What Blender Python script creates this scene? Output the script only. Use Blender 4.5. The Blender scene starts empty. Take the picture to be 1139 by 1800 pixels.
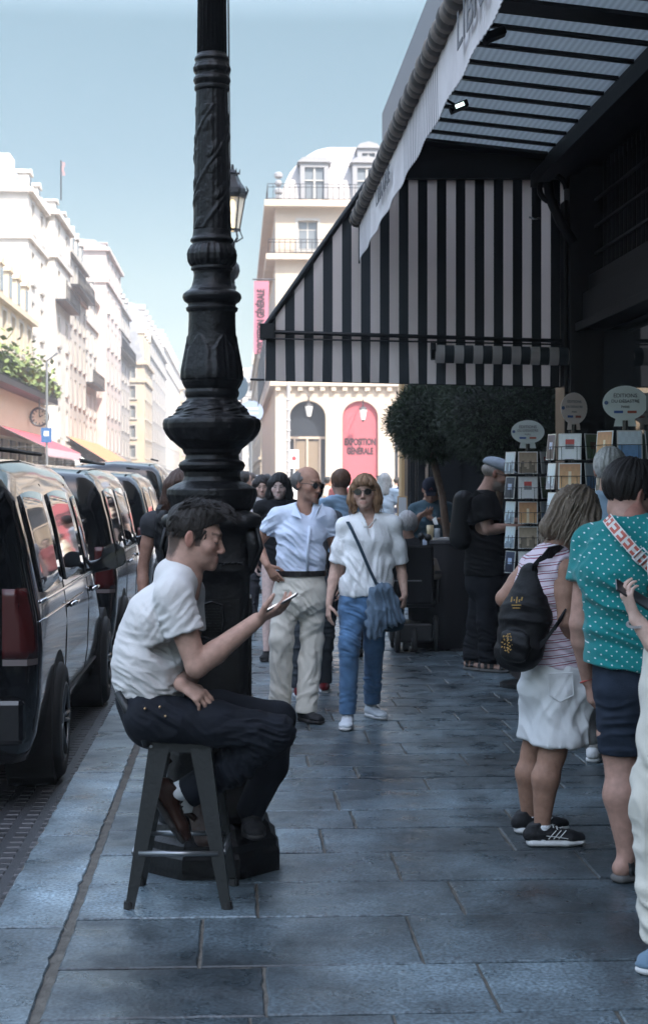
import bpy, math, random
import numpy as np
from mathutils import Vector
SC = bpy.context.scene
COL = SC.collection
PI = math.pi
rng = random.Random(7)
F, HZ, CZ, TH = 2800.0, 850.0, 1.58, math.radians(3.147)
RX = np.array([math.cos(TH), -math.sin(TH), 0.0]); VW = np.array([math.sin(TH), math.cos(TH), 0.0]); UP = np.array([0, 0, 1.0])

def P(px, py, d):
    """point seen at a photo position, d metres in front of the lens"""
    return RX * ((px - 569.5) * d / F) + VW * d + UP * (CZ - (py - HZ) * d / F)
def DV(a, b, c):
    v = RX * a + UP * b + VW * c
    return v / np.linalg.norm(v)
def SX(px, Y):      # street x of a photo column at street distance Y
    t = math.tan(TH + math.atan((px - 569.5) / F)); return t * Y

# ------------------------------------------------------------------ materials
MATS = {}
def mat(name, rgb=(.5, .5, .5), rough=.6, metal=0., spec=.5, noise=0., nscale=8., bump=0., bscale=60., attr=None, trans=0., alpha=1., emit=None, estr=0., sheen=0., coat=0., stretch=None, detail=4., fine=0.):
    if name in MATS: return MATS[name]
    m = bpy.data.materials.new(name); m.use_nodes = True
    nt = m.node_tree; N = nt.nodes; L = nt.links; b = N['Principled BSDF']
    b.inputs['Base Color'].default_value = (*rgb, 1); b.inputs['Roughness'].default_value = rough
    b.inputs['Metallic'].default_value = metal; b.inputs['Specular IOR Level'].default_value = spec
    b.inputs['Transmission Weight'].default_value = trans; b.inputs['Alpha'].default_value = alpha
    b.inputs['Sheen Weight'].default_value = sheen; b.inputs['Coat Weight'].default_value = coat
    if emit: b.inputs['Emission Color'].default_value = (*emit, 1); b.inputs['Emission Strength'].default_value = estr
    src = None
    tc = N.new('ShaderNodeTexCoord'); vec = tc.outputs['Object']
    if stretch:
        mp = N.new('ShaderNodeMapping'); mp.inputs['Scale'].default_value = stretch; L.new(vec, mp.inputs['Vector']); vec = mp.outputs[0]
    if attr:
        a = N.new('ShaderNodeAttribute'); a.attribute_name = attr; src = a.outputs['Color']
    if noise:
        nz = N.new('ShaderNodeTexNoise'); nz.inputs['Scale'].default_value = nscale; nz.inputs['Detail'].default_value = detail
        L.new(vec, nz.inputs['Vector'])
        mr = N.new('ShaderNodeMapRange'); mr.inputs[1].default_value = .3; mr.inputs[2].default_value = .7
        mr.inputs[3].default_value = 1 - noise; mr.inputs[4].default_value = 1 + noise
        L.new(nz.outputs['Fac'], mr.inputs[0])
        mx = N.new('ShaderNodeVectorMath'); mx.operation = 'SCALE'
        if src: L.new(src, mx.inputs[0])
        else: mx.inputs[0].default_value = rgb
        L.new(mr.outputs[0], mx.inputs['Scale']); src = mx.outputs[0]
    if src: L.new(src, b.inputs['Base Color'])
    if bump:
        nz = N.new('ShaderNodeTexNoise'); nz.inputs['Scale'].default_value = bscale; nz.inputs['Detail'].default_value = 3
        L.new(vec, nz.inputs['Vector'])
        bp = N.new('ShaderNodeBump'); bp.inputs['Strength'].default_value = bump; bp.inputs['Distance'].default_value = .01
        L.new(nz.outputs['Fac'], bp.inputs['Height']); L.new(bp.outputs[0], b.inputs['Normal'])
    MATS[name] = m
    return m

mat('iron', (.02, .02, .022), rough=.5); mat('tan_wood', (.42, .27, .13), rough=.6); mat('white_paint', (.70, .70, .70)); mat('card_white', (.66, .65, .62), rough=.4)
mat('worn_steel', (.22, .23, .24), rough=.3, metal=.8); mat('dark_sole', (.02, .018, .017), rough=.6); mat('white_sole', (.62, .62, .62), rough=.6); mat('black_rubber', (.01, .01, .01), rough=.7)
# ------------------------------------------------------------------ object helpers
def tag(o, label=None, cat=None, group=None, kind=None):
    if label and len(label.replace('-', ' ').split()) > 16: print('LONG', len(label.split()), label)
    if label: o['label'] = label
    if cat: o['category'] = cat
    if group: o['group'] = group
    if kind: o['kind'] = kind
    return o
def empty(name, loc=(0, 0, 0), rz=0., **k):
    o = bpy.data.objects.new(name, None); COL.objects.link(o); o.empty_display_size = .1
    o.location = tuple(float(c) for c in loc); o.rotation_euler = (0, 0, rz)
    return tag(o, **k)
def link(name, me, m=None, parent=None, world=True, smooth=False):
    o = bpy.data.objects.new(name, me); COL.objects.link(o)
    if m is not None:
        for q in (m if isinstance(m, (list, tuple)) else [m]): me.materials.append(q)
    if smooth: me.shade_smooth()
    if parent is not None:
        o.parent = parent
        if world:      # geometry was written in world space
            bpy_inv = parent_matrix(parent).inverted(); o.matrix_parent_inverse = bpy_inv
    return o
from mathutils import Matrix
def parent_matrix(p):
    m = Matrix.LocRotScale(p.location, p.rotation_euler, p.scale)
    if p.parent is not None: m = parent_matrix(p.parent) @ p.matrix_parent_inverse @ m
    return m
def copy_tree(o, parent=None):
    c = o.copy(); COL.objects.link(c)
    if parent is not None: c.parent = parent; c.matrix_parent_inverse = o.matrix_parent_inverse.copy()
    for ch in list(o.children): copy_tree(ch, c)
    return c

class MB:
    def __init__(s): s.v = []; s.f = []; s.mi = []; s.c = []
    def add(s, vs, fs, mi=0, col=None):
        n = len(s.v); s.v += [tuple(float(c) for c in p) for p in vs]
        for f in fs: s.f.append(tuple(n + i for i in f)); s.mi.append(mi); s.c.append(col)
        return s
    def box(s, lo, hi, mi=0, col=None, rz=0., piv=None):
        x0, y0, z0 = lo; x1, y1, z1 = hi
        vs = [(x, y, z) for z in (z0, z1) for y in (y0, y1) for x in (x0, x1)]
        if rz:
            cx, cy = piv if piv is not None else ((x0 + x1) / 2, (y0 + y1) / 2); c, q = math.cos(rz), math.sin(rz)
            vs = [(cx + (x - cx) * c - (y - cy) * q, cy + (x - cx) * q + (y - cy) * c, z) for x, y, z in vs]
        return s.add(vs, [(0, 2, 3, 1), (4, 5, 7, 6), (0, 1, 5, 4), (2, 6, 7, 3), (0, 4, 6, 2), (1, 3, 7, 5)], mi, col)
    def frame(s, o, ux, uy, uz, lo, hi, mi=0, col=None):      # box in an oriented frame
        o, ux, uy, uz = [np.asarray(a, float) for a in (o, ux, uy, uz)]
        vs = [o + ux * x + uy * y + uz * z for z in (lo[2], hi[2]) for y in (lo[1], hi[1]) for x in (lo[0], hi[0])]
        return s.add(vs, [(0, 2, 3, 1), (4, 5, 7, 6), (0, 1, 5, 4), (2, 6, 7, 3), (0, 4, 6, 2), (1, 3, 7, 5)], mi, col)
    def tube(s, pts, r, n=8, mi=0, col=None, cap=True):
        pts = [np.asarray(p, float) for p in pts]; rs = r if isinstance(r, (list, tuple)) else [r] * len(pts)
        vs = []; a = None
        for i, p in enumerate(pts):
            t = pts[min(i + 1, len(pts) - 1)] - pts[max(i - 1, 0)]; t = t / (np.linalg.norm(t) + 1e-9)
            if a is None: a = np.cross(t, [0, 0, 1.]) if abs(t[2]) < .9 else np.cross(t, [1., 0, 0])
            a = a - t * a.dot(t); a /= np.linalg.norm(a); b = np.cross(t, a)
            vs += [p + rs[i] * (a * math.cos(2 * PI * k / n) + b * math.sin(2 * PI * k / n)) for k in range(n)]
        fs = [(i * n + k, i * n + (k + 1) % n, (i + 1) * n + (k + 1) % n, (i + 1) * n + k) for i in range(len(pts) - 1) for k in range(n)]
        if cap: fs += [tuple(range(n))[::-1], tuple(range((len(pts) - 1) * n, len(pts) * n))]
        return s.add(vs, fs, mi, col)
    def lathe(s, prof, c=(0, 0), n=32, mi=0, col=None, fn=None):   # prof: (r, z)
        vs = []
        for r, z in prof:
            for k in range(n):
                a = 2 * PI * k / n; rr = r if fn is None else fn(r, z, a)
                vs.append((c[0] + rr * math.cos(a), c[1] + rr * math.sin(a), z))
        m = len(prof)
        fs = [(i * n + k, i * n + (k + 1) % n, (i + 1) * n + (k + 1) % n, (i + 1) * n + k) for i in range(m - 1) for k in range(n)]
        fs += [tuple(range(n))[::-1], tuple(range((m - 1) * n, m * n))]
        return s.add(vs, fs, mi, col)
    def prism(s, poly, o, ux, uy, uz, t, mi=0, col=None):          # 2-D outline in ux,uy thickened along uz
        o, ux, uy, uz = [np.asarray(a, float) for a in (o, ux, uy, uz)]; n = len(poly)
        vs = [o + ux * x + uy * y for x, y in poly] + [o + ux * x + uy * y + uz * t for x, y in poly]
        return s.add(vs, [tuple(range(n))[::-1], tuple(range(n, 2 * n))] + [(i, (i + 1) % n, n + (i + 1) % n, n + i) for i in range(n)], mi, col)
    def grid(s, fn, nu, nv, mi=0, col=None):
        vs = [fn(i / nu, j / nv) for j in range(nv + 1) for i in range(nu + 1)]
        fs = [(j * (nu + 1) + i, j * (nu + 1) + i + 1, (j + 1) * (nu + 1) + i + 1, (j + 1) * (nu + 1) + i) for j in range(nv) for i in range(nu)]
        n = len(s.f); s.add(vs, fs, mi, col)
        return s
    def build(s, name, m, parent=None, smooth=False, world=True, bevel=0., thick=0., sub=0):
        me = bpy.data.meshes.new(name); me.from_pydata(s.v, [], s.f)
        if any(s.mi): me.polygons.foreach_set('material_index', s.mi)
        if any(c is not None for c in s.c):
            at = me.color_attributes.new('Col', 'FLOAT_COLOR', 'CORNER'); dat = []
            for f, c in zip(s.f, s.c): dat += [*(c or (1, 1, 1)), 1.] * len(f)
            at.data.foreach_set('color', dat)
        me.update()
        o = link(name, me, m, parent, world, smooth)
        if thick: q = o.modifiers.new('t', 'SOLIDIFY'); q.thickness = thick; q.offset = 0
        if bevel: q = o.modifiers.new('b', 'BEVEL'); q.width = bevel; q.segments = 2; q.limit_method = 'ANGLE'
        if sub: q = o.modifiers.new('s', 'SUBSURF'); q.levels = q.render_levels = sub
        return o
def text(name, body, size, o, ux, uy, m, parent=None, ext=.001, align='CENTER', sx=1., bold=0.):
    cu = bpy.data.curves.new(name, 'FONT'); cu.body = body; cu.size = size; cu.extrude = ext; cu.align_x = align; cu.align_y = 'CENTER'; cu.offset = bold
    tmp = bpy.data.objects.new('tmp', cu); COL.objects.link(tmp); cu.materials.append(m); dg = bpy.context.evaluated_depsgraph_get(); dg.update()
    me = bpy.data.meshes.new_from_object(tmp.evaluated_get(dg)); bpy.data.objects.remove(tmp); ob = bpy.data.objects.new(name, me); COL.objects.link(ob)
    if not me.materials: me.materials.append(m)
    ux = Vector([float(a) for a in ux]).normalized(); uy = Vector([float(a) for a in uy]).normalized(); uz = ux.cross(uy)
    M = Matrix((ux, uy, uz)).transposed().to_4x4(); M.translation = Vector([float(a) for a in o])
    M = M @ Matrix.Diagonal((sx, 1, 1, 1))
    if parent is not None: ob.parent = parent; ob.matrix_parent_inverse = parent_matrix(parent).inverted()
    ob.matrix_basis = M
    return ob

# ------------------------------------------------------------------ noise and signed-distance sculpting
def hsh(i, j, k, seed=0):
    n = (i.astype(np.int64) * 73856093) ^ (j.astype(np.int64) * 19349663) ^ (k.astype(np.int64) * 83492791) ^ (seed * 2654435761 % 2147483647)
    n = (n ^ (n >> 13)) * 1274126177 & 0x7fffffff
    return ((n ^ (n >> 16)) & 0xffff) / 65535.0
def vnoise(p, seed=0):
    p = np.asarray(p, float); i = np.floor(p).astype(np.int64); f = p - i; f = f * f * (3 - 2 * f); out = 0
    for a in (0, 1):
        for b in (0, 1):
            for c in (0, 1):
                w = (f[:, 0] if a else 1 - f[:, 0]) * (f[:, 1] if b else 1 - f[:, 1]) * (f[:, 2] if c else 1 - f[:, 2])
                out = out + w * hsh(i[:, 0] + a, i[:, 1] + b, i[:, 2] + c, seed)
    return out * 2 - 1
def sm(a, b, k):
    if k <= 0: return np.minimum(a, b)
    h = np.clip(.5 + .5 * (b - a) / k, 0, 1); return b * (1 - h) + a * h - k * h * (1 - h)
class Vol:
    def __init__(s, h): s.h = h; s.ops = []
    def cap(s, a, b, ra, rb=None, k=.01, sub=False):
        s.ops.append(('cap', np.asarray(a, float), np.asarray(b, float), ra, ra if rb is None else rb, k, sub)); return s
    def chain(s, pts, rs, k=.01):
        for i in range(len(pts) - 1): s.cap(pts[i], pts[i + 1], rs[i], rs[i + 1], k)
        return s
    def ell(s, c, ax, r, k=.01, sub=False):
        s.ops.append(('ell', np.asarray(c, float), np.asarray(ax, float), np.asarray(r, float), k, sub)); return s
    def slab(s, a, b, side, wa, ta, wb, tb, k=.02, sub=False):     # elliptical tapered limb; side = wide axis
        s.ops.append(('slab', np.asarray(a, float), np.asarray(b, float), np.asarray(side, float), wa, ta, wb, tb, k, sub)); return s
    def cut(s, o, n, k=0., near=None, R=None): # remove what lies on the +n side of the plane (only within R of near)
        n = np.asarray(n, float); s.ops.append(('cut', np.asarray(o, float), n / np.linalg.norm(n), k, near, R)); return s
    def bounds(s):
        lo = np.full(3, 1e9); hi = -lo
        for o in s.ops:
            if o[0] == 'cap' and not o[6]: r = max(o[3], o[4]) + o[5]; lo = np.minimum(lo, np.minimum(o[1], o[2]) - r); hi = np.maximum(hi, np.maximum(o[1], o[2]) + r)
            if o[0] == 'ell' and not o[5]: r = max(o[3]) + o[4]; lo = np.minimum(lo, o[1] - r); hi = np.maximum(hi, o[1] + r)
            if o[0] == 'slab' and not o[9]: r = max(o[4:8]) + o[8]; lo = np.minimum(lo, np.minimum(o[1], o[2]) - r); hi = np.maximum(hi, np.maximum(o[1], o[2]) + r)
        return lo - 2 * s.h, hi + 2 * s.h
    def mesh(s, disp=None, colf=None):
        lo, hi = s.bounds(); h = s.h; n = np.ceil((hi - lo) / h).astype(int) + 1
        G = [lo[i] + h * np.arange(n[i]) for i in range(3)]
        D = np.full(n, 1., np.float32)
        for o in s.ops:
            t = o[0]
            if t == 'cut':
                d = (G[0][:, None, None] - o[1][0]) * o[2][0] + (G[1][None, :, None] - o[1][1]) * o[2][1] + (G[2][None, None, :] - o[1][2]) * o[2][2]
                if o[5] is not None:
                    q = np.sqrt((G[0][:, None, None] - o[4][0]) ** 2 + (G[1][None, :, None] - o[4][1]) ** 2 + (G[2][None, None, :] - o[4][2]) ** 2) - o[5]
                    d = np.minimum(d, -q)
                D = -sm(-D, -d.astype(np.float32), o[3]) if o[3] else np.maximum(D, d.astype(np.float32)); continue
            if t == 'cap': a, b, ra, rb, k, sub = o[1:]; r = max(ra, rb) + k + 3 * h; l, u = np.minimum(a, b) - r, np.maximum(a, b) + r
            elif t == 'ell': c, ax, rr, k, sub = o[1:]; r = max(rr) + k + 3 * h; l, u = c - r, c + r
            else: a, b, sd, wa, ta, wb, tb, k, sub = o[1:]; r = max(wa, ta, wb, tb) + k + 3 * h; l, u = np.minimum(a, b) - r, np.maximum(a, b) + r
            i0 = np.clip(((l - lo) / h).astype(int), 0, n); i1 = np.clip(((u - lo) / h).astype(int) + 2, 0, n)
            if np.any(i1 <= i0): continue
            X = (G[0][i0[0]:i1[0]])[:, None, None]; Y = (G[1][i0[1]:i1[1]])[None, :, None]; Z = (G[2][i0[2]:i1[2]])[None, None, :]
            if t == 'cap':
                ab = b - a; L2 = ab.dot(ab) + 1e-12
                tt = np.clip(((X - a[0]) * ab[0] + (Y - a[1]) * ab[1] + (Z - a[2]) * ab[2]) / L2, 0, 1)
                d = np.sqrt((X - a[0] - tt * ab[0]) ** 2 + (Y - a[1] - tt * ab[1]) ** 2 + (Z - a[2] - tt * ab[2]) ** 2) - (ra + (rb - ra) * tt)
            elif t == 'ell':
                q = [((X - c[0]) * ax[i][0] + (Y - c[1]) * ax[i][1] + (Z - c[2]) * ax[i][2]) for i in range(3)]
                k0 = np.sqrt(sum((q[i] / rr[i]) ** 2 for i in range(3))); k1 = np.sqrt(sum((q[i] / rr[i] ** 2) ** 2 for i in range(3))) + 1e-9
                d = k0 * (k0 - 1) / k1
            else:
                ab = b - a; L = np.linalg.norm(ab); w = ab / L; sd = sd - w * sd.dot(w); sd = sd / np.linalg.norm(sd); fr = np.cross(w, sd)
                x, y, z = X - a[0], Y - a[1], Z - a[2]
                tw = x * w[0] + y * w[1] + z * w[2]; tu = x * sd[0] + y * sd[1] + z * sd[2]; tv = x * fr[0] + y * fr[1] + z * fr[2]
                tt = np.clip(tw / L, 0, 1); A = wa + (wb - wa) * tt; B = ta + (tb - ta) * tt; m = np.minimum(A, B)
                k0 = np.sqrt((tu / A) ** 2 + (tv / B) ** 2 + ((tw - tt * L) / m) ** 2)
                k1 = np.sqrt((tu / A ** 2) ** 2 + (tv / B ** 2) ** 2 + ((tw - tt * L) / m ** 2) ** 2) + 1e-9
                d = k0 * (k0 - 1) / k1
            sl = (slice(i0[0], i1[0]), slice(i0[1], i1[1]), slice(i0[2], i1[2]))
            D[sl] = -sm(-D[sl], d, k) if sub else sm(D[sl], d, k)
        D[0] = D[-1] = 1; D[:, 0] = D[:, -1] = 1; D[:, :, 0] = D[:, :, -1] = 1
        return nets(D, lo, h, disp, colf)
    def build(s, name, m, parent=None, disp=None, colf=None, relax=1):
        V, Q, C = s.mesh(disp, colf)
        me = bpy.data.meshes.new(name)
        me.vertices.add(len(V)); me.vertices.foreach_set('co', V.astype(np.float32).ravel())
        me.loops.add(4 * len(Q)); me.loops.foreach_set('vertex_index', Q.astype(np.int32).ravel())
        me.polygons.add(len(Q)); me.polygons.foreach_set('loop_start', np.arange(0, 4 * len(Q), 4, dtype=np.int32))
        me.update(calc_edges=True)
        if C is not None:
            at = me.color_attributes.new('Col', 'FLOAT_COLOR', 'POINT'); at.data.foreach_set('color', np.c_[C, np.ones(len(C))].astype(np.float32).ravel())
        me.validate(); 
        return link(name, me, m, parent, True, True)
def nets(D, lo, h, disp, colf):
    S = D < 0
    c = [S[i:S.shape[0] - 1 + i, j:S.shape[1] - 1 + j, k:S.shape[2] - 1 + k] for i in (0, 1) for j in (0, 1) for k in (0, 1)]
    cnt = sum(x.astype(np.int8) for x in c); I = np.argwhere((cnt > 0) & (cnt < 8))
    idx = np.full(cnt.shape, -1, np.int32); idx[I[:, 0], I[:, 1], I[:, 2]] = np.arange(len(I))
    cv = {}
    for i in (0, 1):
        for j in (0, 1):
            for k in (0, 1): cv[i, j, k] = D[I[:, 0] + i, I[:, 1] + j, I[:, 2] + k]
    acc = np.zeros((len(I), 3)); num = np.zeros(len(I)); keys = list(cv)
    for a in keys:
        for x in range(3):
            if a[x]: continue
            b = list(a); b[x] = 1; b = tuple(b); da, db = cv[a], cv[b]; m = (da < 0) != (db < 0)
            t = np.where(m, da / np.where(m, da - db, 1), 0); p = np.tile(np.array(a, float), (len(I), 1)); p[:, x] += t
            acc[m] += p[m]; num[m] += 1
    V = lo + h * (I + acc / num[:, None])
    nrm = np.stack([sum(cv[a] * (1 if a[x] else -1) for a in keys) for x in range(3)], 1); nrm /= np.linalg.norm(nrm, axis=1)[:, None] + 1e-9
    Q = []
    for x in range(3):
        y, z = (x + 1) % 3, (x + 2) % 3
        s0 = [slice(None)] * 3; s1 = [slice(None)] * 3; s0[x] = slice(0, -1); s1[x] = slice(1, None)
        A, B = S[tuple(s0)], S[tuple(s1)]; E = np.argwhere(A != B); E = E[(E[:, y] > 0) & (E[:, z] > 0) & (E[:, y] < D.shape[y] - 1) & (E[:, z] < D.shape[z] - 1)]
        ey = np.zeros(3, int); ey[y] = 1; ez = np.zeros(3, int); ez[z] = 1
        g = lambda q: idx[q[:, 0], q[:, 1], q[:, 2]]
        q = np.stack([g(E), g(E - ey), g(E - ey - ez), g(E - ez)], 1)
        ins = A[E[:, 0], E[:, 1], E[:, 2]]; q[~ins] = q[~ins][:, ::-1]; Q.append(q)
    Q = np.concatenate(Q)
    # relax once along edges to remove stair steps
    for _ in range(2):
        sv = np.zeros_like(V); sc = np.zeros(len(V))
        for a in range(4):
            b = (a + 1) % 4
            for e in range(3): sv[:, e] += np.bincount(Q[:, a], V[Q[:, b], e], len(V)) + np.bincount(Q[:, b], V[Q[:, a], e], len(V))
            sc += np.bincount(Q[:, a], minlength=len(V)) + np.bincount(Q[:, b], minlength=len(V))
        V = V * .45 + .55 * sv / np.maximum(sc, 1)[:, None]
    if disp is not None: V = V + nrm * disp(V)[:, None]
    C = colf(V) if colf is not None else None
    return V, Q, C
def folds(specs, base=.0, seed=1):
    """cloth folds: (centre, axis across the folds, wavelength, depth, radius)"""
    def f(v):
        d = np.zeros(len(v))
        if base: d += base * (vnoise(v * 8, seed) + .5 * vnoise(v * 19, seed + 1))
        for i, (c, ax, lam, amp, R) in enumerate(specs):
            q = v - np.asarray(c); ax = np.asarray(ax, float); ax = ax / np.linalg.norm(ax); a1 = np.cross(ax, [.37, .81, .45]); a1 /= np.linalg.norm(a1); a2 = np.cross(ax, a1)
            w = np.exp(-np.sum(q * q, 1) / (R * R)); wq = .35 * lam * np.stack([vnoise(v * (.35 / lam), seed + 31 + i)] , 1)[:, 0] * 2
            g = np.stack([(q.dot(ax) + wq) / lam * 1.5, q.dot(a1) / lam * .38, q.dot(a2) / lam * .38], 1)
            n = vnoise(g, seed + 5 + i); n2 = vnoise(g * 2.1 + 3.7, seed + 11 + i)
            d += amp * 2.0 * w * ((1 - 2 * np.abs(n)) * .9 - .25 + .45 * n2)
        return d
    return f
# ------------------------------------------------------------------ people
def nz(v): v = np.asarray(v, float); return v / np.linalg.norm(v)
def skinmat(): return mat('skin', rough=.58, spec=.28, attr='Col', noise=.13, nscale=38, bump=.22, bscale=210)
def cloth(name, rgb, rough=.85, bump=.25, bscale=240., noise=.08, **k): return mat('cloth_' + name, rgb, rough=rough, spec=.2, bump=bump, bscale=bscale, noise=noise, nscale=14, sheen=.15 if max(rgb) > .1 else 0., **k)
class Head:
    def __init__(s, o, f, u, sc=1.):
        s.o = np.asarray(o, float); s.f = nz(f); s.r = nz(np.cross(s.f, u)); s.u = np.cross(s.r, s.f); s.s = sc; s.ax = [s.r, s.f, s.u]
    def p(s, r, f, u): return s.o + s.s * (s.r * r + s.f * f + s.u * u)
    def R(s, *a): return [x * s.s for x in a]
def head_sdf(V, h, fem=False, ears=True, jaw=1., nose=1., detail=True):
    q = h.s; p = h.p
    V.ell(p(0, -.012, .030), h.ax, h.R(.074, .095, .084), .01)
    V.ell(p(0, .028, -.022), h.ax, h.R(.062, .060, .080), .02 * q)
    V.ell(p(0, .036, -.074), h.ax, h.R(.048 * jaw, .050, .036), .028 * q)
    V.ell(p(0, .074, -.098), h.ax, h.R(.020 * jaw, .018, .016), .022 * q)
    if detail:
        V.cap(p(-.026, .082, .022), p(.026, .082, .022), .009 * q, .009 * q, .018 * q)
        for s_ in (-1, 1):
            V.ell(p(.046 * s_, .056, -.028), h.ax, h.R(.020, .022, .018), .024 * q)
            V.ell(p(.031 * s_, .101, .001), h.ax, h.R(.017, .016, .011), .012 * q, True)
            V.ell(p(.031 * s_, .077, -.001), h.ax, h.R(.0135, .0125, .0115), .003 * q)
            V.ell(p(.0125 * s_, .098, -.041), h.ax, h.R(.0075, .011, .0075), .006 * q)
        V.cap(p(0, .087, .004), p(0, .106, -.035), .0066 * q, .0100 * q * nose, .010 * q)
        V.cap(p(-.015, .087, -.0665), p(.015, .087, -.0665), .0062 * q, .0062 * q, .009 * q)
        V.cap(p(-.013, .086, -.0775), p(.013, .086, -.0775), .0072 * q, .0072 * q, .009 * q)
        V.cap(p(-.023, .096, -.0720), p(.023, .096, -.0720), .0032 * q, .0032 * q, .003 * q, True)
    if ears:
        for s_ in (-1, 1):
            ea = nz(h.u + .15 * h.f * -1); 
            V.ell(p(.077 * s_, -.012, -.008), [nz(h.r * s_ + h.f * .55), nz(np.cross(ea, nz(h.r * s_ + h.f * .55))), ea], h.R(.009, .019, .032), .006 * q)
            V.ell(p(.089 * s_, -.006, -.004), h.ax, h.R(.008, .010, .018), .004 * q, True)
def face_col(h, base, fade=None, lip=None, stub=0., stubc=(.12, .09, .075), brow=(.04, .03, .025), iris=(.05, .03, .02), hairc=None, lids=False, eyes=True):
    base = np.array(base); lip = np.array(lip if lip is not None else (base[0] * .82, base[1] * .5, base[2] * .5))
    def f(v):
        C = np.tile(base, (len(v), 1)); q = (v - h.o) / h.s; r, a, u = q.dot(h.r), q.dot(h.f), q.dot(h.u)
        inh = np.sum(q * q, 1) < .04
        def mixc(w, c): w = (np.clip(w, 0, 1) * inh)[:, None]; C[:] = C * (1 - w) + np.array(c) * w
        mixc(.35 * np.exp(-(((np.abs(r) - .045) / .02) ** 2 + ((u + .035) / .02) ** 2)) * (a > .03), (base[0] * 1.05, base[1] * .72, base[2] * .7))
        mixc(.4 * np.exp(-(((r) / .016) ** 2 + ((u + .038) / .012) ** 2)) * (a > .09), (base[0] * 1.0, base[1] * .68, base[2] * .65))
        mixc(.5 * (np.abs(r) > .078) * (a < .03), (base[0], base[1] * .6, base[2] * .58))
        if stub: mixc(stub * np.clip((-.045 - u) / .015, 0, 1) * np.clip((a + .01) / .03, 0, 1) * (u > -.125) * (1 - np.exp(-((np.abs(r) - .04) / .02) ** 2 - ((u + .03) / .02) ** 2)), stubc)
        mixc(((a > .075) & (np.abs(u + .072) < .0135 - .3 * np.abs(r)) & (np.abs(r) < .024)) * .5, lip)
        mixc(((np.abs(u - .021 - .15 * (np.abs(r) - .03)) < .0045) & (np.abs(r) > .012) & (np.abs(r) < .05) & (a > .05)) * .8, brow)
        if fade is not None:
            lim = .012 + .10 * np.clip(a, 0, 1) - .075 * (a < -.045) * np.clip((-a - .045) / .02, 0, 1); wv = .25 * vnoise(v * 160, 4)
            mixc(np.clip((u - lim + .045) / .04 + wv, 0, 1) * (a < .034) * (np.abs(r) > .02) * ((np.abs(r) < .0775) | (a < -.03)) * .92, fade)
            mixc(.9 * (np.abs(a - .018) < .010) * (np.abs(r) > .055) * (np.abs(r) < .0775) * (u > -.03), fade)
        if eyes:
            e = ((np.abs(r) - .031) / .0125) ** 2 + ((u + .001) / (.0046)) ** 2
            if lids: mixc((e < 1.3) * (a > .07) * .5, (base[0] * .6, base[1] * .5, base[2] * .5)); mixc(((np.abs(u + .008) < .0025) & (np.abs(np.abs(r) - .031) < .014) & (a > .06)), (.03, .02, .02))
            else:
                mixc((e < 1.9) * (a > .07) * .75, (.05, .035, .03)); mixc((e < 1) * (a > .07) * .8, (.40, .37, .35))
                mixc((((np.abs(r) - .031) ** 2 + (u + .001) ** 2) < .0050 ** 2) * (a > .07), iris)
        return np.clip(C, 0, 1)
    return f
def hand_sdf(V, w, d, n, side=1, curl=(.5, .5, .55, .6), sc=1., spread=.10, thumb=(.9, .5), k=.003):
    """w wrist, d towards the knuckles, n out of the palm; side +1 puts the thumb on the d x n side"""
    d = nz(d); n = nz(n - d * np.dot(n, d)); t = np.cross(d, n) * side; s = sc
    K = w + d * .088 * s
    V.slab(w + d * .012 * s, K - d * .004 * s, t, .026 * s, .016 * s, .038 * s, .013 * s, .012 * s)
    for i, (off, L, r) in enumerate(((.031, .070, .0088), (.0105, .078, .0090), (-.0105, .073, .0086), (-.030, .058, .0076))):
        a = K + t * off * s - d * (.004 if i in (0, 2) else .010 if i == 3 else 0) * s; ang = 0; c = curl[i]; pts = [a]; rs = [r * s * 1.05]
        dd = nz(d + t * off * spread * 25 * .25)
        for j, fr in enumerate((.46, .30, .24)):
            ang += c * (1.0, 1.15, .75)[j]; v = dd * math.cos(ang) + n * math.sin(ang); pts.append(pts[-1] + v * L * fr * s); rs.append(r * s * (.95, .86, .74)[j])
        V.chain(pts, rs, k * s)
    tb = w + d * .026 * s + t * .024 * s + n * .004 * s; a0, a1 = thumb
    v1 = nz(t * math.sin(a0) + d * math.cos(a0) * .8 + n * .35); v2 = nz(t * math.sin(a0 - a1) + d * math.cos(a0 - a1) + n * (.35 + .4 * a1)); 
    V.chain([tb, tb + v1 * .040 * s, tb + v1 * .040 * s + v2 * .030 * s, tb + v1 * .040 * s + v2 * .052 * s], [.014 * s, .0105 * s, .0095 * s, .0075 * s], .008 * s)
def arm_sdf(V, sh, el, wr, S=1., k=.012):
    sh, el, wr = map(np.asarray, (sh, el, wr)); m = sh * .55 + el * .45
    V.chain([sh, m, el], [.050 * S, .046 * S, .037 * S], k); f = el * .7 + wr * .3
    V.chain([el, f, wr], [.038 * S, .040 * S, .0255 * S], k)
def leg_sdf(V, hp, kn, an, S=1., k=.02, back=None):
    hp, kn, an = map(np.asarray, (hp, kn, an)); V.chain([hp, kn], [.085 * S, .055 * S], k)
    b = back if back is not None else np.zeros(3); c = kn * .68 + an * .32 + b * .022 * S
    V.chain([kn, c, an], [.052 * S, .055 * S, .033 * S], k)
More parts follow.
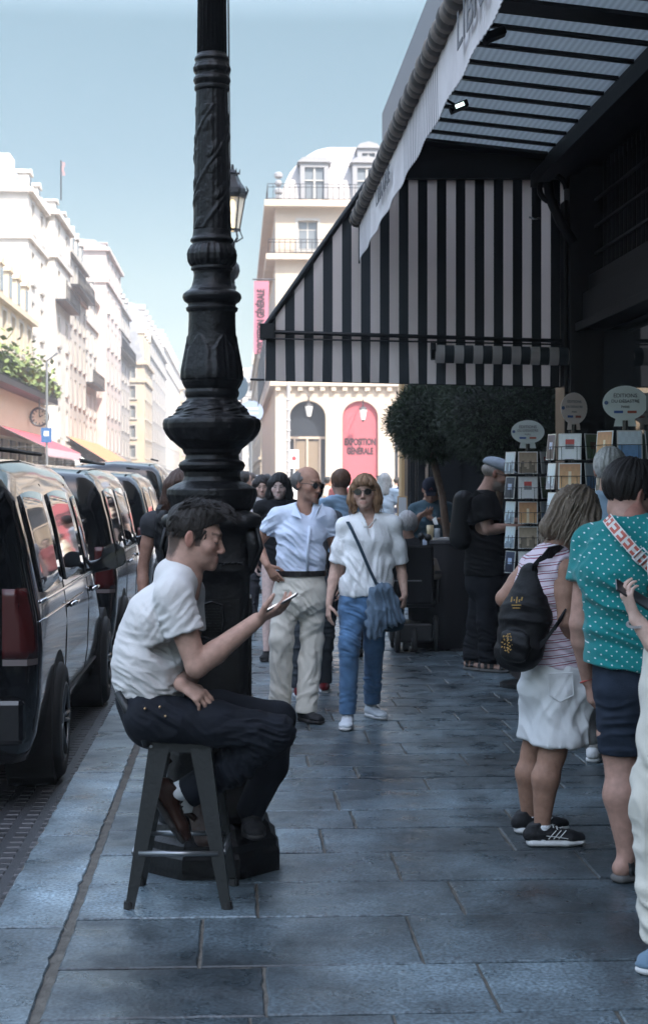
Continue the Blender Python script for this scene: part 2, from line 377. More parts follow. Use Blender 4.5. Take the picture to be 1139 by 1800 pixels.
def shoe(root, an, d, m_up, m_sole, sc=1., z0=0., name='shoe', drop=None, up=(0, 0, 1.), h=.006, label=None, sock=None, sandal=None):
    """a shoe from below the ankle an, pointing along d, sole at z0 (or along its own up axis)"""
    up = nz(up); d = nz(np.asarray(d, float) - up * np.dot(d, up)); t = np.cross(d, up); an = np.asarray(an, float)
    g = an - up * (drop if drop is not None else np.dot(an - np.array([0, 0, z0]), up)); p = lambda a, b, c: g + sc * (d * a + t * b + up * c)
    if sandal is None:
        V = Vol(h); V.slab(p(-.045, 0, .045), p(.01, 0, .050), t, .036 * sc, .036 * sc, .036 * sc, .040 * sc, .02)
        V.slab(p(.0, 0, .05), p(.12, 0, .036), t, .038 * sc, .036 * sc, .045 * sc, .025 * sc, .02); V.slab(p(.12, 0, .034), p(.165, 0, .032), t, .045 * sc, .024 * sc, .036 * sc, .019 * sc, .02)
        V.cap(p(-.02, 0, .06), p(-.025, 0, .095), .036 * sc, .037 * sc, .015); V.cut(p(0, 0, .022), -up); V.cut(p(-.02, 0, .10), nz(up + d * -.35))
        o = V.build(name, m_up, root)
        if label: o['label'] = label
        lo = MB(); 
        for q in range(5): lo.tube([p(.045 + q * .016, -.022, .078 - q * .0085), p(.045 + q * .016, 0, .087 - q * .0085), p(.045 + q * .016, .022, .078 - q * .0085)], .0028 * sc, 6)
        lo.build('lace', m_sole, o, smooth=True)
    else:
        o = root
    W = Vol(h); W.slab(p(-.045, 0, .014), p(.10, 0, .014), t, .040 * sc, .022 * sc, .051 * sc, .020 * sc, .01); W.slab(p(.10, 0, .014), p(.168, 0, .016), t, .051 * sc, .020 * sc, .038 * sc, .015 * sc, .01)
    W.cut(p(0, 0, .0), -up); W.cut(p(0, 0, .030), up)
    so = W.build('sole' if sandal is None else name, m_sole, o)
    if sandal is not None:
        for a, b, w in ((.125, .044, .016), (.04, .036, .016), (-.01, .036, .014)):
            mb = MB(); pts = [p(a, b * 1.08 * math.cos(q), .03 + (.052 if a > .1 else .075) * math.sin(q)) for q in np.linspace(0, PI, 9)]
            for i in range(8): 
                x = d * w * sc; mb.add([pts[i] - x, pts[i] + x, pts[i + 1] + x, pts[i + 1] - x], [(0, 1, 2, 3)])
            mb.build('strap', m_up, so, thick=.005, smooth=True)
    return o
def foot_sdf(V, an, d, sc=1., z0=0.02):
    d = nz(np.asarray(d, float) * [1, 1, 0]); t = np.cross(d, UP); g = np.asarray(an) * [1, 1, 0] + UP * z0; p = lambda a, b, c: g + sc * (d * a + t * b + UP * c)
    V.cap(an, p(-.03, 0, .035), .032 * sc, .03 * sc, .02); V.slab(p(-.035, 0, .03), p(.10, 0, .025), t, .03 * sc, .028 * sc, .043 * sc, .02 * sc, .03)
    for i, b in enumerate((-.032, -.012, .005, .020, .033)): V.cap(p(.10, b, .018), p(.155 - .008 * i, b * 1.05, .014), .012 * sc, .009 * sc, .004)
def torso_sdf(V, pel, chest, neck, sa, sb, S=1., wid=1., dep=1., off=0., k=.04, belly=0., fwd=None, hipw=1.):
    pel, chest, neck, sa, sb = map(np.asarray, (pel, chest, neck, sa, sb)); side = nz(sb - sa); wa = pel * .55 + chest * .45
    if fwd is not None and belly: wb = wa + np.asarray(fwd) * belly
    else: wb = wa
    V.slab(pel, wb, side, .150 * S * wid * hipw + off, .105 * S * dep + off, .135 * S * wid + off, .105 * S * dep + off, k)
    V.slab(wb, chest, side, .135 * S * wid + off, .105 * S * dep + off, .158 * S * wid + off, .115 * S * dep + off, k)
    m = (sa + sb) / 2; V.slab(chest, m * .8 + chest * .2, side, .158 * S * wid + off, .115 * S * dep + off, .125 * S * wid + off, .085 * S * dep + off, k)
    V.chain([sa, neck * .75 + m * .25, sb], [.052 * S + off, .062 * S + off, .052 * S + off], k)
def hair_strands(h, root_fn, n, L, r0, m, parent, seed=1, name='hair_tuft', wob=.3):
    rg = np.random.default_rng(seed); mb = MB()
    for i in range(n):
        b, dv, nv = root_fn(rg); l = L * rg.uniform(.6, 1.15); pts = [b]; d = nz(dv)
        for j in range(5):
            d = nz(d + rg.normal(0, wob * .25, 3) + nv * (-.10)); pts.append(pts[-1] + d * l / 5)
        mb.tube(pts, [r0, r0 * 1.2, r0, r0 * .75, r0 * .45, r0 * .12], 5, cap=False)
    return mb.build(name, m, parent, smooth=True)
def hairmat(name, rgb, rough=.45): return mat('hair_' + name, rgb, rough=rough, spec=.4, noise=.35, nscale=120, stretch=(1, 1, .25), bump=.6, bscale=300)
def streaks(h, amp=.004, fr=90, seed=3, down=True):
    def f(v):
        q = (v - h.o) / h.s; r, a, u = q.dot(h.r), q.dot(h.f), q.dot(h.u); th = np.arctan2(a + .01, r); w = np.stack([th * fr * .07, u * 9, r * 6], 1)
        return amp * (vnoise(w * [1.8, 1, 1], seed) + .7 * vnoise(w * [4.5, 1.5, 1.5], seed + 1))
    return f
def sunglasses(h, root, lens=(.01, .008, .008), rim=(.02, .015, .012), round_=.021):
    ml = mat('dark_lens', lens, rough=.08, spec=.6); mr = mat('glasses_rim', rim, rough=.3); mb = MB(); ln = MB()
    for s in (-1, 1):
        ring = [h.p(s * .033 + round_ * 1.12 * math.cos(a), .102 - .10 * abs(s * .033 + round_ * math.cos(a)) ** 1.2, -.003 + round_ * .92 * math.sin(a)) for a in np.linspace(0, 2 * PI, 17)]
        mb.tube(ring, .0022 * h.s, 6); c = h.p(s * .033, .099, -.003)
        ln.add([c + h.f * .001] + [q for q in ring[:-1]], [(0, i + 1, (i + 1) % 16 + 1) for i in range(16)])
        mb.tube([h.p(s * .056, .095, .004), h.p(s * .078, .06, .004), h.p(s * .081, -.01, .002)], .0022 * h.s, 6)
    mb.tube([h.p(-.012, .100, .002), h.p(0, .103, .006), h.p(.012, .100, .002)], .0022 * h.s, 6)
    o = mb.build('sunglasses', mr, root, smooth=True); ln.build('lens', ml, o, thick=.002); return o
def person(pos, label, group=None):
    o = empty('person', (pos[0], pos[1], 0)); return tag(o, label, 'person', group)
# ------------------------------------------------------------------ seated young man
def hero():
    pel = P(258, 1238, 6.12); root = person(pel, 'young man in a pale grey t-shirt on the metal stool looking down at his phone')
    chest = P(284, 1085, 6.10); neck = P(322, 1000, 6.10); sA = P(306, 1046, 5.93); sB = P(330, 1040, 6.27)
    eA, wA = P(346, 1172, 5.90), P(452, 1090, 5.98)
    eB, wB = P(335, 1185, 6.27), P(318, 1203, 5.95)
    f = DV(math.cos(math.radians(9)), -math.sin(math.radians(9)), -.06); u = DV(math.sin(math.radians(9)), math.cos(math.radians(9)), 0)
    h = Head(P(345, 944, 6.10), f, u, 1.04)
    sk = (.40, .245, .19)
    V = Vol(.0042); head_sdf(V, h, nose=1.0, jaw=1.05)
    V.chain([h.p(0, -.03, -.055), neck + UP * .01, neck - UP * .03], [.058, .062, .075], .03)
    V.chain([h.p(0, -.045, -.01), neck * .5 + h.p(0, -.03, -.05) * .5], [.05, .058], .03)
    V.slab(chest, (sA + sB) / 2, nz(sB - sA), .12, .09, .12, .07, .03)
    arm_sdf(V, sA, eA, wA, 1.10); arm_sdf(V, sB, eB, wB, 1.05)
    # right hand holding the phone: palm up, fingers under it
    hand_sdf(V, wA, DV(.88, .42, -.1), DV(-.25, .9, .35), side=1, curl=(.32, .28, .25, .22), spread=.05, sc=1.03, thumb=(.55, .45))
    hand_sdf(V, wB, DV(.80, -.42, -.25), DV(-.1, -.85, .5), side=1, curl=(.42, .48, .52, .58), spread=.03, sc=1.05, thumb=(.7, .5))
    body = V.build('body', skinmat(), root, colf=face_col(h, sk, fade=(.055, .038, .030), lids=True, stub=.16, brow=(.10, .06, .045)))
    # t-shirt
    T = Vol(.0055); sd = nz(sB - sA)
    mid = P(266, 1165, 6.10); lo = P(271, 1232, 6.12)
    T.slab(lo, mid, sd, .168, .114, .158, .120, .05); T.slab(mid, chest, sd, .158, .120, .165, .120, .05); T.slab(chest, P(308, 1048, 6.10), sd, .170, .125, .130, .085, .05)
    T.chain([sA, P(318, 1012, 6.10), sB], [.064, .066, .062], .04); T.chain([P(300, 1010, 6.10), P(318, 1004, 6.10)], [.060, .068], .03)
    T.cap(P(258, 1130, 6.1), P(252, 1185, 6.1), .112, .112, .06)
    sl = sA * .46 + eA * .54; T.cap(sA, sA * .40 + eA * .60, .066, .074, .035); T.cap(sB, sB * .5 + eB * .5, .062, .068, .03)
    T.cut(sl, eA - sA, .004, sl, .16); T.cap(sA * .56 + eA * .44, sA * .3 + eA * .7, .057, .058, .002, True)
    q = sB * .52 + eB * .48; T.cut(q, eB - sB, .004, q, .12)
    T.cap(neck + UP * .075 + h.f * .020, neck + UP * .010 + h.f * .035, .068, .060, .006, True); T.cut(P(312, 984, 6.1), DV(.45, 1, 0), .004)
    hm = P(262, 1262, 6.1); T.cut(hm, DV(.22, -1, 0), .004)
    T.build('t_shirt', cloth('pale_grey', (.55, .54, .53), noise=.05), root, disp=folds([
        (P(300, 1075, 5.92), DV(.75, -.6, 0), .040, .0050, .11), (P(320, 1110, 5.9), DV(.55, -.8, 0), .030, .0042, .09), (P(262, 1090, 5.95), DV(.9, .1, 0), .035, .0045, .07),
        (P(250, 1215, 6.0), DV(.35, .9, 0), .036, .0062, .15), (P(300, 1215, 5.98), DV(.5, .85, 0), .032, .0056, .12),
        (P(280, 1120, 6.0), DV(.8, .5, 0), .05, .0045, .10), (P(225, 1150, 6.0), DV(.25, .95, 0), .05, .004, .12)], .0014))
    # sleeve hem and collar bands
    rb = MB(); 
    c = sl - nz(eA - sA) * .012; ax = nz(eA - sA); b1 = nz(np.cross(ax, UP)); b2 = np.cross(ax, b1)
    # jeans
    J = Vol(.006)
    hA, hB = P(262, 1262, 5.99), P(268, 1256, 6.24); kA, kB = P(486, 1288, 5.96), P(489, 1264, 6.27); aA, aB = P(333, 1392, 6.12), P(442, 1420, 6.36)
    J.slab(P(256, 1226, 6.12), P(272, 1262, 6.12), sd, .150, .115, .165, .118, .04)
    J.chain([hA, P(380, 1272, 5.97), kA], [.094, .082, .068], .03); J.chain([hB, P(385, 1250, 6.26), kB], [.094, .080, .066], .02)
    J.chain([kA, P(410, 1345, 6.04), aA], [.066, .072, .062], .03); J.chain([kB, P(476, 1345, 6.31), aB], [.066, .066, .058], .03)
    J.cut(P(320, 1388, 6.1), DV(-.85, -.5, .1), .003, P(325, 1392, 6.1), .13); J.cut(P(250, 1215, 6.1), DV(-.2, 1, 0), .003, P(250, 1215, 6.1), .25)
    jm = cloth('dark_denim', (.007, .009, .014), rough=.8, noise=.25, bscale=400)
    J.build('jeans', jm, root, disp=folds([(P(470, 1300, 5.9), DV(.15, 1, 0), .028, .006, .13), (P(300, 1262, 5.9), DV(.6, .8, 0), .035, .0045, .11), (P(430, 1290, 5.9), DV(-.2, 1, 0), .04, .005, .10), (P(410, 1350, 6.0), DV(.8, .4, 0), .035, .006, .12)], .002))
    rv = MB(); bm = mat('brass', (.7, .45, .25), rough=.3, metal=1)
    for x, y in ((281, 1243), (291, 1259), (255, 1246)):
        p = P(x, y, 5.885); rv.tube([p + VW * .02, p - VW * .002], .0042, 10)
    rv.build('rivet', bm, root, smooth=True)
    bt = MB(); pts = [P(208, 1218, 6.1)] 
    # shoes and socks
    sm_ = cloth('brown_leather', (.03, .013, .009), rough=.4, bump=.1); so = mat('dark_sole', (.025, .022, .02), rough=.6)
    S1 = P(298, 1398, 6.12); dn = DV(.52, -.85, 0); upv = DV(.85, .52, 0)
    sv = Vol(.005); sv.cap(P(330, 1385, 6.12), S1 + upv * .02, .040, .036, .02); sv.build('sock', cloth('white_sock', (.75, .77, .80)), root)
    shoe(root, S1 + upv * .045, dn, sm_, so, sc=1.04, up=upv, drop=.105)
    shoe(root, P(442, 1425, 6.36), DV(.15, 0, -1), cloth('dark_shoe', (.02, .02, .022), rough=.6), so, sc=.96, z0=(CZ - (1462 - HZ) * 6.36 / F))
    # hair: sculpted mass with tufts
    hm_ = hairmat('dark_brown', (.012, .008, .006)); q = Vol(.0045)
    q.ell(h.p(0, -.016, .040), h.ax, h.R(.0795, .101, .089), .01); q.ell(h.p(0, .030, .098), h.ax, h.R(.070, .085, .042), .03); q.ell(h.p(0, .088, .092), h.ax, h.R(.052, .044, .034), .03)
    q.cut(h.p(0, .055, -.1), h.f, .004, h.p(0, .12, -.04), .095); q.cut(h.p(0, .03, .034), nz(h.f * .60 - h.u * .85), .006, h.p(0, .09, -.03), .145)
    for s in (-1, 1): q.ell(h.p(.085 * s, -.004, -.022), h.ax, h.R(.035, .026, .035), .004, True)
    q.cut(h.p(0, -.09, -.012), nz(-h.u - .45 * h.f), .01, h.p(0, -.1, -.06), .09); q.cut(h.p(0, 0, .006), -h.u, .012)
    q.ell(h.p(0, .075, -.05), h.ax, h.R(.15, .085, .055), .008, True)
    hr = q.build('hair', hm_, root, disp=lambda v: streaks(h, .0065)(v) * np.clip((((v - h.o).dot(h.u)) - .03) / .05, .15, 1))
    def rf(rg):
        th = rg.uniform(-1, 1); a = rg.uniform(-.08, .10); r = th * .062; z = .085 + .045 * math.sqrt(max(0, 1 - (th * .8) ** 2)) - .25 * abs(a - .02)
        b = h.p(r, a, z); return b, h.f * (.9 + a * 3) + h.u * (.36 - a * 4.5) + h.r * rg.normal(0, .25), h.u * .9
    hair_strands(h, rf, 1100, .066, .0021, hm_, hr, 5, wob=.45)
    def r3(rg):
        s_ = rg.choice([-1, 1]); a_ = rg.uniform(-.10, .045); u_ = rg.uniform(.0, .07); rr = .0755 * math.sqrt(max(.05, 1 - ((a_ + .016) / .106) ** 2)); return h.p(s_ * rr, a_, u_), -h.u * .9 - h.f * .35, h.r * s_ * .5
    hair_strands(h, r3, 500, .020, .0022, hm_, hr, 15, wob=.25)
    se = MB(); ax = nz(eA - sA); b1 = nz(np.cross(ax, VW)); b2 = np.cross(ax, b1)
    pts = [P(x_, y_, d_) for x_, y_, d_ in ((296, 1008, 5.985), (276, 1026, 5.935), (262, 1052, 5.918), (258, 1080, 5.925), (266, 1104, 5.95))]
    # phone
    ph = empty('smartphone', P(492, 1063, 5.97)); tag(ph, 'smartphone held up in the hand of the seated young man', 'phone')
    ux = DV(.86, .48, -.12); uy = DV(.1, .05, 1); uy = nz(uy - ux * np.dot(uy, ux)); uz = np.cross(ux, uy); uz = uz if uz[2] > 0 else -uz
    b = MB(); o = P(493, 1061, 5.97); b.frame(o, ux, uy, uz, (-.062, -.036, -.004), (.072, .036, .004)); b.build('case', mat('phone_case', (.02, .02, .022), rough=.3), ph, bevel=.003)
    b = MB(); b.frame(o, ux, uy, uz, (-.058, -.033, .0041), (.068, .033, .0052)); b.build('screen', mat('phone_screen', (.5, .5, .52), rough=.15, emit=(.9, .92, 1), estr=.25), ph)
    return root
# ------------------------------------------------------------------ ground
def ground():
    g = MB(); g.box((-900, -60, -.5), (900, 1400, -.125)); asph = mat('asphalt', (.035, .036, .040), rough=.42, noise=.35, nscale=1.2, bump=.5, bscale=90)
    tag(g.build('road', asph), kind='structure')
    # cobbled gutter lane beside the kerb
    m = mat('cobble', (.045, .046, .05), rough=.38, noise=.4, nscale=5, bump=.3, bscale=70, attr='Col'); g = MB(); y = 3.2
    while y < 34:
        w = .105; x = -.885
        for c in range(28):
            l = .105; cc = rng.uniform(.018, .05); r = .018; z = -.1215 + rng.uniform(-.0015, .0015); a = (x - l + .008, y + .006); b = (x - .006, y + w - .006)
            j = rng.uniform(-.006, .006)
            g.add([(a[0], a[1] + j, z - .02), (b[0], a[1] + j, z - .02), (b[0], b[1] + j, z - .02), (a[0], b[1] + j, z - .02), (a[0] + r, a[1] + r + j, z), (b[0] - r, a[1] + r + j, z), (b[0] - r, b[1] - r + j, z), (a[0] + r, b[1] - r + j, z)],
                  [(4, 5, 6, 7), (0, 1, 5, 4), (1, 2, 6, 5), (2, 3, 7, 6), (3, 0, 4, 7)], 0, (cc, cc, cc * 1.08)); x -= l
            if y > 12 and c > 12: break
        y += w
    tag(g.build('road', m, smooth=False), kind='structure')
    # pavement: mortar bed and granite slabs
    bed = MB(); bed.box((-.88, 3.0, -.13), (2.27, 33, -.008)); tag(bed.build('pavement', mat('mortar', (.085, .078, .066), rough=.9, noise=.35, nscale=14, bump=.9, bscale=60)), kind='structure')
    nt = slabmat()
    fixed = {4.73: [.09, .79], 5.22: [-.12, .62, 1.5], 5.81: [.08, .84, 1.8], 6.31: [.66, 1.45], 6.81: [.38, 1.2], 7.29: [.05, .55, 1.3], 7.69: [-.2, .5, 1.5], 8.19: [.2, 1.0, 1.7]}
    g = MB(); ys = [3.1, 3.62, 4.2, 4.73, 5.22, 5.81, 6.31, 6.81, 7.29, 7.69, 8.19]
    while ys[-1] < 33: ys.append(ys[-1] + rng.choice([.34, .40, .44, .50]))
    for i in range(len(ys) - 1):
        y0, y1 = ys[i], ys[i + 1]; js = fixed.get(ys[i])
        if js is None:
            js = []; x = -.56 + rng.uniform(.35, .95)
            while x < 2.1: js.append(x); x += rng.uniform(.42, .95)
        xs = [-.582] + js + [2.27]
        for a, b in zip(xs[:-1], xs[1:]): slab(g, a, b, y0, y1, rng.uniform(-.002, .002))
    o = g.build('pavement', nt, smooth=False); tag(o, kind='structure')
    k = MB(); y = 3.3; ks = [4.2, 5.72, 7.2, 8.76, 10.2, 11.7]
    while ks[-1] < 33: ks.append(ks[-1] + rng.uniform(1.1, 1.6))
    for a, b in zip(ks[:-1], ks[1:]): slab(k, -.885, -.606, a, b, 0, 1.7, .145, jit=.005)
    tag(k.build('kerb', nt), kind='structure')
    b = MB(); b.box((-.88, 33, -.13), (60, 100.5, -.01)); b.box((-14, 50, -.13), (-9.4, 420, .0)); b.box((1.0, 100.5, -.13), (2.6, 400, .0))
    tag(b.build('square_paving', mat('pale_paving', (.36, .33, .29), rough=.7, noise=.15, nscale=.8)), kind='structure')
def slab(g, x0, x1, y0, y1, dz, br=1., dep=.02, jit=.0028):
    # irregular worn outline, inset top: many small edge points so that joints look ragged
    gap = .005; nx = max(2, int((x1 - x0) / .06)); ny = max(2, int((y1 - y0) / .06)); pts = []
    X0, X1, Y0, Y1 = x0 + gap * .7, x1 - gap * .7, y0 + gap * 1.5, y1 - gap * 1.5; J = lambda: abs(rng.gauss(0, jit))
    for i in range(nx): pts.append((X0 + (X1 - X0) * i / nx, Y0 + J()))
    for i in range(ny): pts.append((X1 - J(), Y0 + (Y1 - Y0) * i / ny))
    for i in range(nx): pts.append((X1 - (X1 - X0) * i / nx, Y1 - J()))
    for i in range(ny): pts.append((X0 + J(), Y1 - (Y1 - Y0) * i / ny))
    cx, cy = (X0 + X1) / 2, (Y0 + Y1) / 2; n = len(pts); t = rng.uniform(.65, 1.25) * br; c = (.060 * t, .080 * t, .092 * t)
    def ins(p, d): return (p[0] + (d if p[0] < cx else -d) * (abs(p[0] - cx) > (X1 - X0) / 2 - .03), p[1] + (d if p[1] < cy else -d) * (abs(p[1] - cy) > (Y1 - Y0) / 2 - .03))
    a = [(p[0], p[1], dz - dep) for p in pts] + [(p[0], p[1], dz - .0045) for p in pts] + [(*ins(p, .005), dz) for p in pts]
    fs = [(i, (i + 1) % n, n + (i + 1) % n, n + i) for i in range(n)] + [(n + i, n + (i + 1) % n, 2 * n + (i + 1) % n, 2 * n + i) for i in range(n)] + [tuple(range(2 * n, 3 * n))]
    g.add(a, fs, 0, c)
def slabmat():
    m = mat('granite', rough=.45, spec=.5, attr='Col', noise=.38, nscale=4.5, detail=10.); nt = m.node_tree; N, L = nt.nodes, nt.links; b = N['Principled BSDF']
    tc = N.new('ShaderNodeTexCoord'); hs = []
    for sc, amp in ((2.2, .9), (14, .35), (85, .12), (300, .05)):
        q = N.new('ShaderNodeTexNoise'); q.inputs['Scale'].default_value = sc; q.inputs['Detail'].default_value = 3; L.new(tc.outputs['Object'], q.inputs['Vector'])
        k = N.new('ShaderNodeMath'); k.operation = 'MULTIPLY'; k.inputs[1].default_value = amp; L.new(q.outputs['Fac'], k.inputs[0]); hs.append(k)
    s = hs[0]
    for k in hs[1:]:
        a = N.new('ShaderNodeMath'); L.new(s.outputs[0], a.inputs[0]); L.new(k.outputs[0], a.inputs[1]); s = a
    bp = N.new('ShaderNodeBump'); bp.inputs['Strength'].default_value = .8; bp.inputs['Distance'].default_value = .012; L.new(s.outputs[0], bp.inputs['Height']); L.new(bp.outputs[0], b.inputs['Normal'])
    old = b.inputs['Base Color'].links[0].from_socket; vo = N.new('ShaderNodeTexVoronoi'); vo.inputs['Scale'].default_value = 4.5; L.new(tc.outputs['Object'], vo.inputs['Vector'])
    th = N.new('ShaderNodeMapRange'); th.inputs[1].default_value = .05; th.inputs[2].default_value = .075; th.inputs[3].default_value = .45; th.inputs[4].default_value = 1.; L.new(vo.outputs['Distance'], th.inputs[0])
    n3 = N.new('ShaderNodeTexNoise'); n3.inputs['Scale'].default_value = 1.1; n3.inputs['Detail'].default_value = 8; L.new(tc.outputs['Object'], n3.inputs['Vector']); r3 = N.new('ShaderNodeMapRange'); r3.inputs[1].default_value = .40; r3.inputs[2].default_value = .62; r3.inputs[3].default_value = .52; r3.inputs[4].default_value = 1.55; L.new(n3.outputs['Fac'], r3.inputs[0])
    n4 = N.new('ShaderNodeTexNoise'); n4.inputs['Scale'].default_value = 75; n4.inputs['Detail'].default_value = 2; L.new(tc.outputs['Object'], n4.inputs['Vector']); r4 = N.new('ShaderNodeMapRange'); r4.inputs[1].default_value = .35; r4.inputs[2].default_value = .65; r4.inputs[3].default_value = .5; r4.inputs[4].default_value = 1.6; L.new(n4.outputs['Fac'], r4.inputs[0])
    m_ = N.new('ShaderNodeMath'); m_.operation = 'MULTIPLY'; L.new(th.outputs[0], m_.inputs[0]); L.new(r3.outputs[0], m_.inputs[1]); m5 = N.new('ShaderNodeMath'); m5.operation = 'MULTIPLY'; L.new(m_.outputs[0], m5.inputs[0]); L.new(r4.outputs[0], m5.inputs[1]); vs = N.new('ShaderNodeVectorMath'); vs.operation = 'SCALE'; L.new(old, vs.inputs[0]); L.new(m5.outputs[0], vs.inputs['Scale']); L.new(vs.outputs[0], b.inputs['Base Color'])
    q = N.new('ShaderNodeTexNoise'); q.inputs['Scale'].default_value = 5; q.inputs['Detail'].default_value = 6; L.new(tc.outputs['Object'], q.inputs['Vector'])
    r = N.new('ShaderNodeMapRange'); r.inputs[1].default_value = .35; r.inputs[2].default_value = .65; r.inputs[3].default_value = .22; r.inputs[4].default_value = .55; L.new(q.outputs['Fac'], r.inputs[0]); L.new(r.outputs[0], b.inputs['Roughness'])
    return m
# ------------------------------------------------------------------ facades
def facade(mb, o, u, nrm, W, H, wins, mi=0, dep=.3, z0=0.):
    """wall plane with real openings. wins: list of (x0,x1,z0,z1) not overlapping; split on a common grid"""
    xs = sorted({0, W, *[w[0] for w in wins], *[w[1] for w in wins]}); zs = sorted({z0, H, *[w[2] for w in wins], *[w[3] for w in wins]})
    o, u, nrm = map(lambda a: np.asarray(a, float), (o, u, nrm)); p = lambda x, z, d=0: o + u * x + UP * z - nrm * d
    for i in range(len(xs) - 1):
        for j in range(len(zs) - 1):
            cx, cz = (xs[i] + xs[i + 1]) / 2, (zs[j] + zs[j + 1]) / 2
            if any(w[0] < cx < w[1] and w[2] < cz < w[3] for w in wins): continue
            mb.add([p(xs[i], zs[j]), p(xs[i + 1], zs[j]), p(xs[i + 1], zs[j + 1]), p(xs[i], zs[j + 1])], [(0, 1, 2, 3)], mi)
    for a, b, c, d in wins:
        mb.add([p(a, c), p(b, c), p(b, d), p(a, d), p(a, c, dep), p(b, c, dep), p(b, d, dep), p(a, d, dep)], [(0, 1, 5, 4), (1, 2, 6, 5), (2, 3, 7, 6), (3, 0, 4, 7)], mi)
WINM = {}
def window(parent, o, u, nrm, w, h, dep=.24, shut=False, surround=True):
    """window set back in its opening: pale frame with dark panes, stone surround; mesh shared by size"""
    key = (round(w, 2), round(h, 2), surround)
    if key not in WINM:
        fr = MB(); t = .07
        fr.box((0, 0, 0), (t, .06, h)); fr.box((w - t, 0, 0), (w, .06, h)); fr.box((w / 2 - t * .6, -.004, 0), (w / 2 + t * .6, .055, h)); fr.box((t, .002, 0), (w - t, .058, t)); fr.box((t, .002, h - t), (w - t, .058, h)); fr.box((t, .004, h * .68), (w - t, .052, h * .68 + .05))
        if surround:
            s = .16; d0, d1 = -dep - .03, -dep + .02
            fr.box((-s, d0, -.001), (-.001, d1, h + s)); fr.box((w + .001, d0, -.001), (w + s, d1, h + s)); fr.box((0, d0 + .001, h + .001), (w, d1, h + s)); fr.box((-s - .1, d0 - .12, -.18), (w + s + .1, d1, -.002))
        me = bpy.data.meshes.new('window'); me.from_pydata(fr.v, [], fr.f); me.materials.append(mat('window_frame_paint', (.42, .40, .37), rough=.5))
        pn = MB(); pn.box((t, .03, t), (w - t, .04, h - t)); pe = bpy.data.meshes.new('pane'); pe.from_pydata(pn.v, [], pn.f); pe.materials.append(mat('window_pane', (.17, .19, .21), rough=.1, spec=.8))
        WINM[key] = (me, pe)
    me, pe = WINM[key]; a = bpy.data.objects.new('window', me); COL.objects.link(a)
    o, u, nrm = map(lambda q: np.asarray(q, float), (o, u, nrm))
    M = Matrix([list(u) + [0], list(-nrm) + [0], [0, 0, 1, 0], [0, 0, 0, 1]]).transposed(); M.translation = Vector(list(o - nrm * dep)); M[3][3] = 1
    a.parent = parent; a.matrix_parent_inverse = parent_matrix(parent).inverted(); a.matrix_basis = M
    b = bpy.data.objects.new('pane', pe); COL.objects.link(b); b.parent = a
    return a
def rail(mb, p0, p1, h=1., n=None, r=.018):
    p0, p1 = map(np.asarray, (p0, p1)); L = np.linalg.norm(p1 - p0); n = n or int(L / .22)
    for k in (h, .08, h * .8): mb.tube([p0 + UP * k, p1 + UP * k], r * 1.3, 4)
    for i in range(n + 1): q = p0 + (p1 - p0) * i / n; mb.tube([q, q + UP * h], r, 4)
